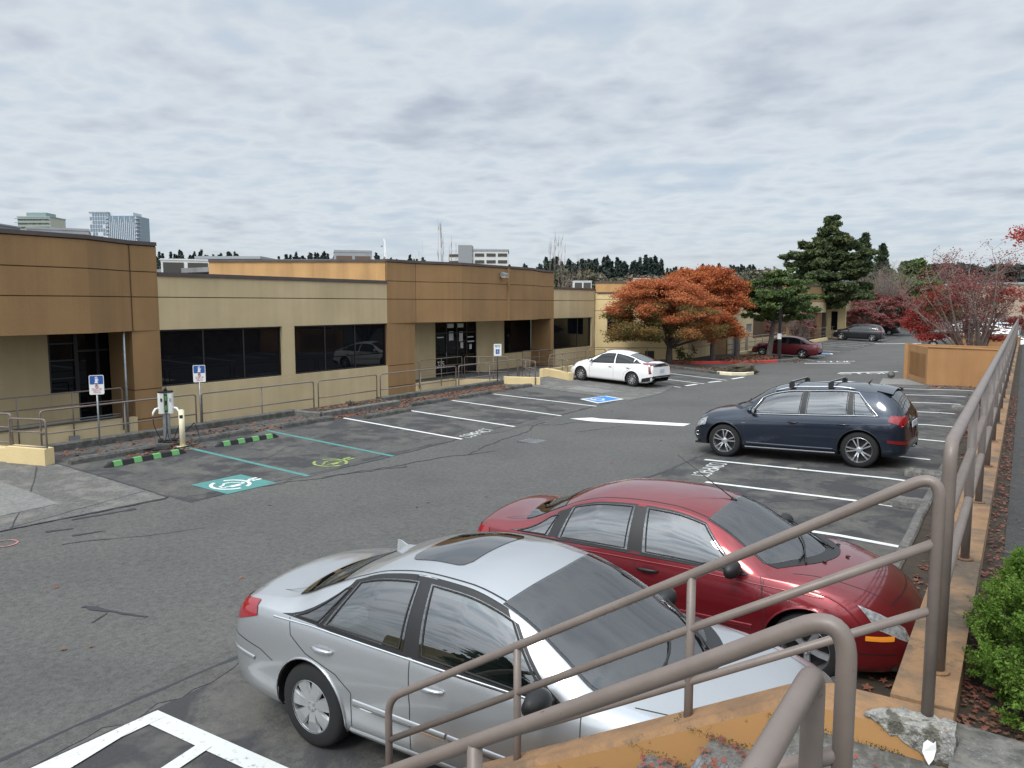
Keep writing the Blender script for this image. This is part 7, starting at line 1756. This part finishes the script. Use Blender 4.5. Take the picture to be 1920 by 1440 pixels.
litter('fallen_leaves', [(-.95, -.42, 5, 34, 700, .42), (-3.2, -1.0, 34.2, 35.6, 260, None), (-1.6, -.5, 20, 34, 200, None)], 'litter', .04, 'leaf litter in the strip at the foot of the right wall', 4)
litter('fallen_leaves', [(-1.1, -.8, 2.7, 3.28, 90, 1.625), (-1.42, -1.1, 2.7, 3.28, 160, 1.44), (-1.72, -1.4, 2.4, 3.28, 100, 1.26), (-.7, -.1, 2.4, 3.25, 14, 1.80)], 'litter_bright', .017, 'bright red leaves on the stair treads', 5)
litter('fallen_leaves', [(-12, -5, 1.5, 12, 26, None), (-6, -1, 1, 3.5, 10, None), (-16, -6, 8, 33, 26, None), (-5.5, -1.5, 9, 33, 34, None)], 'litter', .030, 'scattered single leaves on the asphalt', 6)
rg = np.random.default_rng(9); Q = []
for (x0, x1, y0, y1, z, n) in ((-1.30, -1.20, 3.36, 3.46, 1.60, 160), (-.7, -.3, 3.285, 3.305, 1.80, 200), (-.85, -.72, 3.27, 3.30, 1.80, 60), (-1.2, -.9, 3.26, 3.30, 1.63, 160), (-1.5, -1.2, 3.26, 3.3, 1.45, 120), (-.30, -.18, 3.30, 3.36, 1.90, 90)): Q.append(np.c_[rg.uniform(x0, x1, n), rg.uniform(y0, y1, n), z + rg.random(n) * .02])
o = leaf_cloud('moss_tufts', np.concatenate(Q), np.full(sum(len(q) for q in Q), .005), 'moss'); tag(o, 'dark moss in the cracks where wall, treads and posts meet', 'moss', None, 'stuff')

# ------------------------------------------------------------------ roof units
def unit(loc, sx, sy, sz, rz, lb, body='unit_white', lou='louver_dark', n=2, name='rooftop_unit', frame=True):
    t = thing(name, lb, 'roof unit', loc, rz); m = MB(); m.box(-sx / 2, sx / 2, -sy / 2, sy / 2, 0, sz); m.build('housing', body, t)
    for i in range(n):
        a = -sx / 2 + sx * (i + .08) / n; b = -sx / 2 + sx * (i + .92) / n; m = MB(); m.box(a, b, -sy / 2 - .02, -sy / 2, sz * .42 if body == 'unit_white' else sz * .12, sz * .92); m.build('louver', lou, t)
    m = MB(); m.box(-sx / 2 - .03, sx / 2 + .03, -sy / 2 - .03, sy / 2 + .03, sz, sz + sz * .05); m.build('lid', body, t); return t
unit((-40.4, 20.0, 5.1), 2.6, 2.4, 2.1, R(60), 'grey roof screen with brown louvres on the left brown roof', 'steel_grey', 'louver_brown')
unit((-31.9, 21.2, 4.3), 2.0, 1.6, 1.25, R(58), 'white rooftop air unit with two dark grilles')
unit((-31.0, 23.4, 4.3), .8, .9, .8, R(58), 'small cluttered white duct box right of the white rooftop air unit', n=1)
unit((-53.2, 52.9, 4.3), 3.4, 2.6, 4.1, R(48), 'grey roof screen with two brown louvres on the tan roof', 'steel_grey', 'louver_brown')
unit((-28.6, 52.8, 4.3), 1.35, 1.0, 1.05, R(35), 'small white air unit on the low roof left of the maple')
unit((-24.5, 54.7, 5.0), 1.2, .9, .55, R(30), 'flat white vent on the cream building roof', n=1)
unit((-45, 60, 4.3), 2.2, 1.4, 2.9, R(45), 'thin pale roof box behind the tan parapet', n=1)

# ------------------------------------------------------------------ far buildings and trees
def far_block(name, px0, px1, top, D, depth, lb, body, rows=0, cols=0, win='glass_tower', base=-1.6, band=False, cat='building', rz=None, wz=.55, fl=3.2):
    x0, y0 = polar(px0, D); x1, y1 = polar(px1, D); zt = hz_(top, D); t = thing(name, lb, cat, ((x0 + x1) / 2, (y0 + y1) / 2, base), math.atan2(y1 - y0, x1 - x0))
    w_ = math.hypot(x1 - x0, y1 - y0); h = zt - base; m = MB(); m.box(-w_ / 2, w_ / 2, 0, depth, 0, h); m.build('facade', body, t)
    m = MB(); m.box(-w_ / 2 - .4, w_ / 2 + .4, -.4, depth + .4, h, h + .8); m.build('roof', 'far_roof', t)
    z = h - fl * .85
    while z > h - fl * rows and rows:
        m = MB()
        if band:
            for c in range(cols): a = -w_ / 2 + w_ * (c + .10) / cols; b = -w_ / 2 + w_ * (c + .90) / cols; m.box(a, b, -.25, 0.05, z, z + fl * wz)
        else:
            for c in range(cols):
                if rng.random() < .16: continue
                a = -w_ / 2 + w_ * (c + .15) / cols; b = -w_ / 2 + w_ * (c + .85) / cols; m.box(a, b, -.25, .05, z, z + fl * wz)
        m.build('window', win, t); z -= fl
    return t
a = far_block('apartment_tower', 48, 108, 411, 640, 22, 'cream and teal apartment tower on the left skyline', 'tower_cream', 9, 11, 'glass_tower')
m = MB(); w_ = 17; 
for k in range(9): m.box(-15, 12, -1.6, 0, 0 + hz_(411, 640) + 1.6 - 3.2 * k - 1.4, hz_(411, 640) + 1.6 - 3.2 * k - 1.1)
m.build('balcony', 'tower_teal', a); m = MB(); m.box(-7, 9, 2, 16, hz_(411, 640) + 1.6, hz_(402, 640) + 1.6); m.build('penthouse', 'tower_teal', a)
a = far_block('apartment_tower', 181, 214, 403, 660, 26, 'white and blue glass apartment tower on the left skyline', 'tower_white', 15, 7, 'glass_tower', wz=.8)
H_ = hz_(403, 660) + 1.6
m = MB(); m.box(7.5, 32.5, -.5, 22, 0, H_ - 2.5); m.build('glass_wing', 'glass_tower', a); m = MB()
for k in range(16): m.box(7.5 + 1.6 * k, 7.5 + 1.6 * k + .5, -.9, -.5, 0, H_ - 3.2 - (k % 3) * 2.4)
m.build('fin', 'tower_white', a); m = MB()
for k in range(16): m.box(31, 34.2, -2.0, 4, H_ - 5 - 3.2 * k, H_ - 4.7 - 3.2 * k)
for k in range(16): m.box(6.3, 8.6, -2.0, -.4, H_ - 5 - 3.2 * k, H_ - 4.6 - 3.2 * k)
m.build('balcony', 'tower_white', a); m = MB(); m.box(8, 28, 3, 18, H_ - 2.5, H_ + .6); m.build('penthouse', 'tower_white', a)
a = far_block('office_block', 868, 953, 472, 420, 26, 'white banded office block above the brown roof', 'office_white', 7, 4, 'louver_dark', band=True, wz=.45, fl=3.6)
m = MB(); m.box(-14.5, -7.0, -1.2, 12, 0, hz_(462, 420) + 1.6); m.build('stair_tower', 'office_grey', a); m = MB(); m.box(-14, 6, 5, 20, hz_(472, 420) + 1.6, hz_(467.5, 420) + 1.6); m.build('penthouse', 'office_grey', a)
m = MB(); m.box(-20, -14.3, 2, 16, 0, hz_(477, 420) + 1.6); m.build('facade', 'office_white', a); m = MB()
for k in range(5): m.box(-19.6, -14.6, 1.8, 2.05, hz_(480, 420) + .8 - 3.6 * k, hz_(480, 420) + 2.2 - 3.6 * k)
m.build('window', 'louver_dark', a)
far_block('warehouse', 375, 492, 487, 230, 20, 'long pale grey low building behind the white rooftop unit', 'far_roof', 1, 6, 'louver_dark')
far_block('warehouse', 470, 640, 492, 260, 20, 'long flat pale roofline in front of the distant conifers', 'office_white')
far_block('distant_building', 1832, 1945, 534, 270, 30, 'wide beige building behind the bare red tree', 'far_beige', 2, 14, 'louver_brown', wz=.35)
far_block('distant_building', 1845, 1915, 503, 480, 20, 'pale hillside building seen through the bare branches', 'office_white', 3, 9, 'glass_tower')
far_block('distant_building', -30, 6, 424, 400, 20, 'sliver of a grey building at the left edge', 'office_grey', 3, 4)
t = thing('street_lamp', 'thin lamp arm reaching in at the left edge above the roof', 'street lamp', (*polar(-2, 60), 4)); h = hz_(391, 60) - 4; m = MB(); m.tube([(0, 0, 0), (0, 0, h)], .05, 6); m.build('pole', 'steel_grey', t); m = MB(); m.tube([(-.2, -.1, h), (.42, .22, h + .02)], .035, 6); m.build('arm', 'frame_dark', t)
x, y = polar(731, 380); t = thing('crane', 'thin white lattice crane boom above the tan roof', 'crane', (x, y, 0)); m = MB(); h = hz_(488, 380); h2 = hz_(449, 380); u = Vector((math.cos(R(33.6)), math.sin(R(33.6)), 0))
for s_ in (-.45, .45): m.tube([tuple(u * s_ + Vector((0, 0, 0))), tuple(-u * 1.9 + u * s_ * .6 + Vector((0, 0, h2)))], .12, 4)
for k in range(16): z0 = lerp(h - 6, h2, k / 16); z1 = lerp(h - 6, h2, (k + 1) / 16); m.tube([tuple(-u * 1.9 * z0 / h2 + u * .45 * (1 if k % 2 else -1) + Vector((0, 0, z0))), tuple(-u * 1.9 * z1 / h2 - u * .45 * (1 if k % 2 else -1) + Vector((0, 0, z1)))], .09, 4)
m.build('boom', 'white_paint', t); m = MB(); m.tube([tuple(-u * 1.9 + Vector((0, 0, h2))), tuple(-u * 2.6 + Vector((0, 0, h2 - 3.5)))], .07, 4); m.box(-2.9, -2.1, -.9 - 1.3, -.4 - 1.3, h2 - 4.3, h2 - 3.6); m.build('hook_block', 'office_grey', t)
# poplars and bare trees
def twiggy(px, D, top, wpx, n, lb, seed, base=0, cat='tree', r0=.16):
    x, y = polar(px, D); h = hz_(top, D) - base; t = thing('bare_tree', lb, cat, (x, y, base)); m = MB(); rr = random.Random(seed); wd = wpx / 1443 * D / 2
    for i in range(n):
        e = Vector((rr.uniform(-wd, wd), rr.uniform(-wd, wd), h * rr.uniform(.7, 1))); pts = limb(m, (e.x * .35, e.y * .35, 0), e, r0 * .6, r0 * .12, .03, 6, 4)
        for k in range(12): p = pts[rr.randint(2, 6)]; limb(m, p, p + Vector((rr.uniform(-1, 1) * wd * .35, rr.uniform(-1, 1) * wd * .35, rr.uniform(.5, 1.4) * h * .12)), r0 * .2, r0 * .07, .05, 3, 3)
    m.build('trunk', 'twig_grey', t); return t
twiggy(829, 200, 430, 16, 5, 'tall bare poplar left of the white office block', 1); twiggy(848, 205, 436, 12, 4, 'second bare poplar touching the white office block', 2); twiggy(787, 230, 466, 24, 4, 'thin bare tree left of the poplars', 12, r0=.10)
twiggy(1034, 190, 452, 14, 5, 'tall thin bare tree at the right end of the brown building', 3); twiggy(1050, 200, 462, 30, 7, 'bare tree behind the right end of the brown building', 4); twiggy(1075, 170, 490, 50, 14, 'wide bare brown thicket tree behind the low roof', 5, r0=.12); twiggy(1052, 165, 500, 40, 14, 'bare brown tree above the small white air unit', 6, r0=.12)
twiggy(1118, 185, 503, 40, 10, 'bare birch like tree among orange shrubs', 7, r0=.12); twiggy(1395, 150, 520, 60, 18, 'grey bare tree between the maple and the pine', 14, r0=.12)
def far_wood(name, specs, mt, lb, seed, leaf):
    """specs: (px0, px1, D, top_min, top_max, count, conical)"""
    rg = np.random.default_rng(seed); Q = []; Z = []
    for (p0, p1, D, t0, t1, n, con) in specs:
        for i in range(n):
            px = rg.uniform(p0, p1); d = D * rg.uniform(.95, 1.1); x, y = polar(px, d); zt = hz_(rg.uniform(t0, t1), D); h = zt + 1.6; k = int(150 * (3.2 if con else 5.0))
            u = rg.random(k) ** .8; w_ = (h * .15 * (1 - u) ** .8 * (.8 + .2 * np.cos(u * 34)) + .14) if con else h * .32 * np.sqrt(np.clip(1 - (u * 1.5 - .6) ** 2, .02, 1)); a = rg.random(k) * 6.28; r_ = w_ * np.sqrt(rg.random(k))
            Q.append(np.c_[x + r_ * np.cos(a), y + r_ * np.sin(a), -1.6 + h * (.05 + .95 * u) + rg.normal(size=k) * .2])
    Q = np.concatenate(Q); o = leaf_cloud(name, Q, leaf * (.5 + rg.random(len(Q))), mt, None, 1.6, .3); return tag(o, lb, 'woodland', None, 'stuff')
far_wood('far_conifers', [(525, 645, 420, 473, 488, 48, 1), (645, 800, 440, 482, 494, 30, 1), (705, 735, 400, 474, 480, 3, 1), (770, 795, 420, 480, 484, 4, 1), (296, 470, 460, 474, 490, 60, 1), (430, 452, 440, 467, 470, 2, 1), (940, 1020, 420, 494, 505, 8, 1), (1020, 1240, 300, 482, 512, 150, 1), (1020, 1240, 330, 498, 512, 60, 1), (1240, 1420, 380, 498, 512, 60, 1), (-60, 130, 460, 480, 490, 20, 1)], 'leaf_far', 'line of dark conifers along the skyline', 1, .95)
far_wood('far_brush', [(1055, 1240, 220, 514, 534, 50, 0), (1340, 1470, 200, 504, 524, 22, 0), (1620, 1700, 240, 520, 535, 14, 0), (1040, 1110, 180, 508, 526, 20, 0)], 'leaf_far_brown', 'brown and olive autumn woodland below the conifers', 2, .6)
far_wood('far_conifers', [(1700, 1790, 900, 508, 516, 60, 1), (1740, 1980, 380, 498, 512, 60, 0)], 'leaf_far', 'wooded slope at the right end of the lane', 3, 2.6)
far_wood('hedge', [(1690, 1800, 165, 572, 592, 26, 0)], 'leaf_pine_dark', 'dark hedge at the far end of the lane', 5, .5)
# distant hill
def hill(D, p0, p1, tops, mt, name='hill'):
    m = MB(); n = len(tops); r1 = []; r2 = []; r3 = []
    for i, tp in enumerate(tops):
        px = lerp(p0, p1, i / (n - 1)); x, y = polar(px, D); x2, y2 = polar(px, D * 1.3); r1.append((x * .9, y * .9, -2)); r2.append((x, y, hz_(tp, D))); r3.append((x2, y2, -2))
    m.grid([r1, r2, r3]); return struct(name, m, mt)
hill(1500, 200, 2500, [545, 540, 535, 528, 525, 522, 520, 516, 514, 512, 513, 512, 514, 515], 'far_hill')
hill(700, 1690, 2300, [560, 522, 512, 506, 503, 502, 505], 'far_hill_brown')

for i, (x, y, h, r_) in enumerate(((-9, -16, 9.5, 2.6), (-3.5, -13, 8.0, 2.4), (1.5, -17, 10.5, 2.8), (-15, -19, 10, 2.8))):  # unseen row, after one mirrored conifer, added to darken the lower window reflections
    conifer((x, y, .2), h, r_, ['tall conifer behind the viewer, mirrored in the silver car windows', 'lower conifer behind the viewer, mirrored in the silver front window', 'tallest conifer behind the viewer, right of the others', 'leftmost conifer behind the viewer'][i], 40 + i, leaf=.3, per=200, n=22)
m = MB(); m.box(-30, -5, -34, -28, -1, 5.2); solo('office_building', m, 'stucco_tan', 'plain tan block added unseen behind the viewer, darkening the low car window reflections', 'building')  # block added out of view to darken the low reflections in the car glass
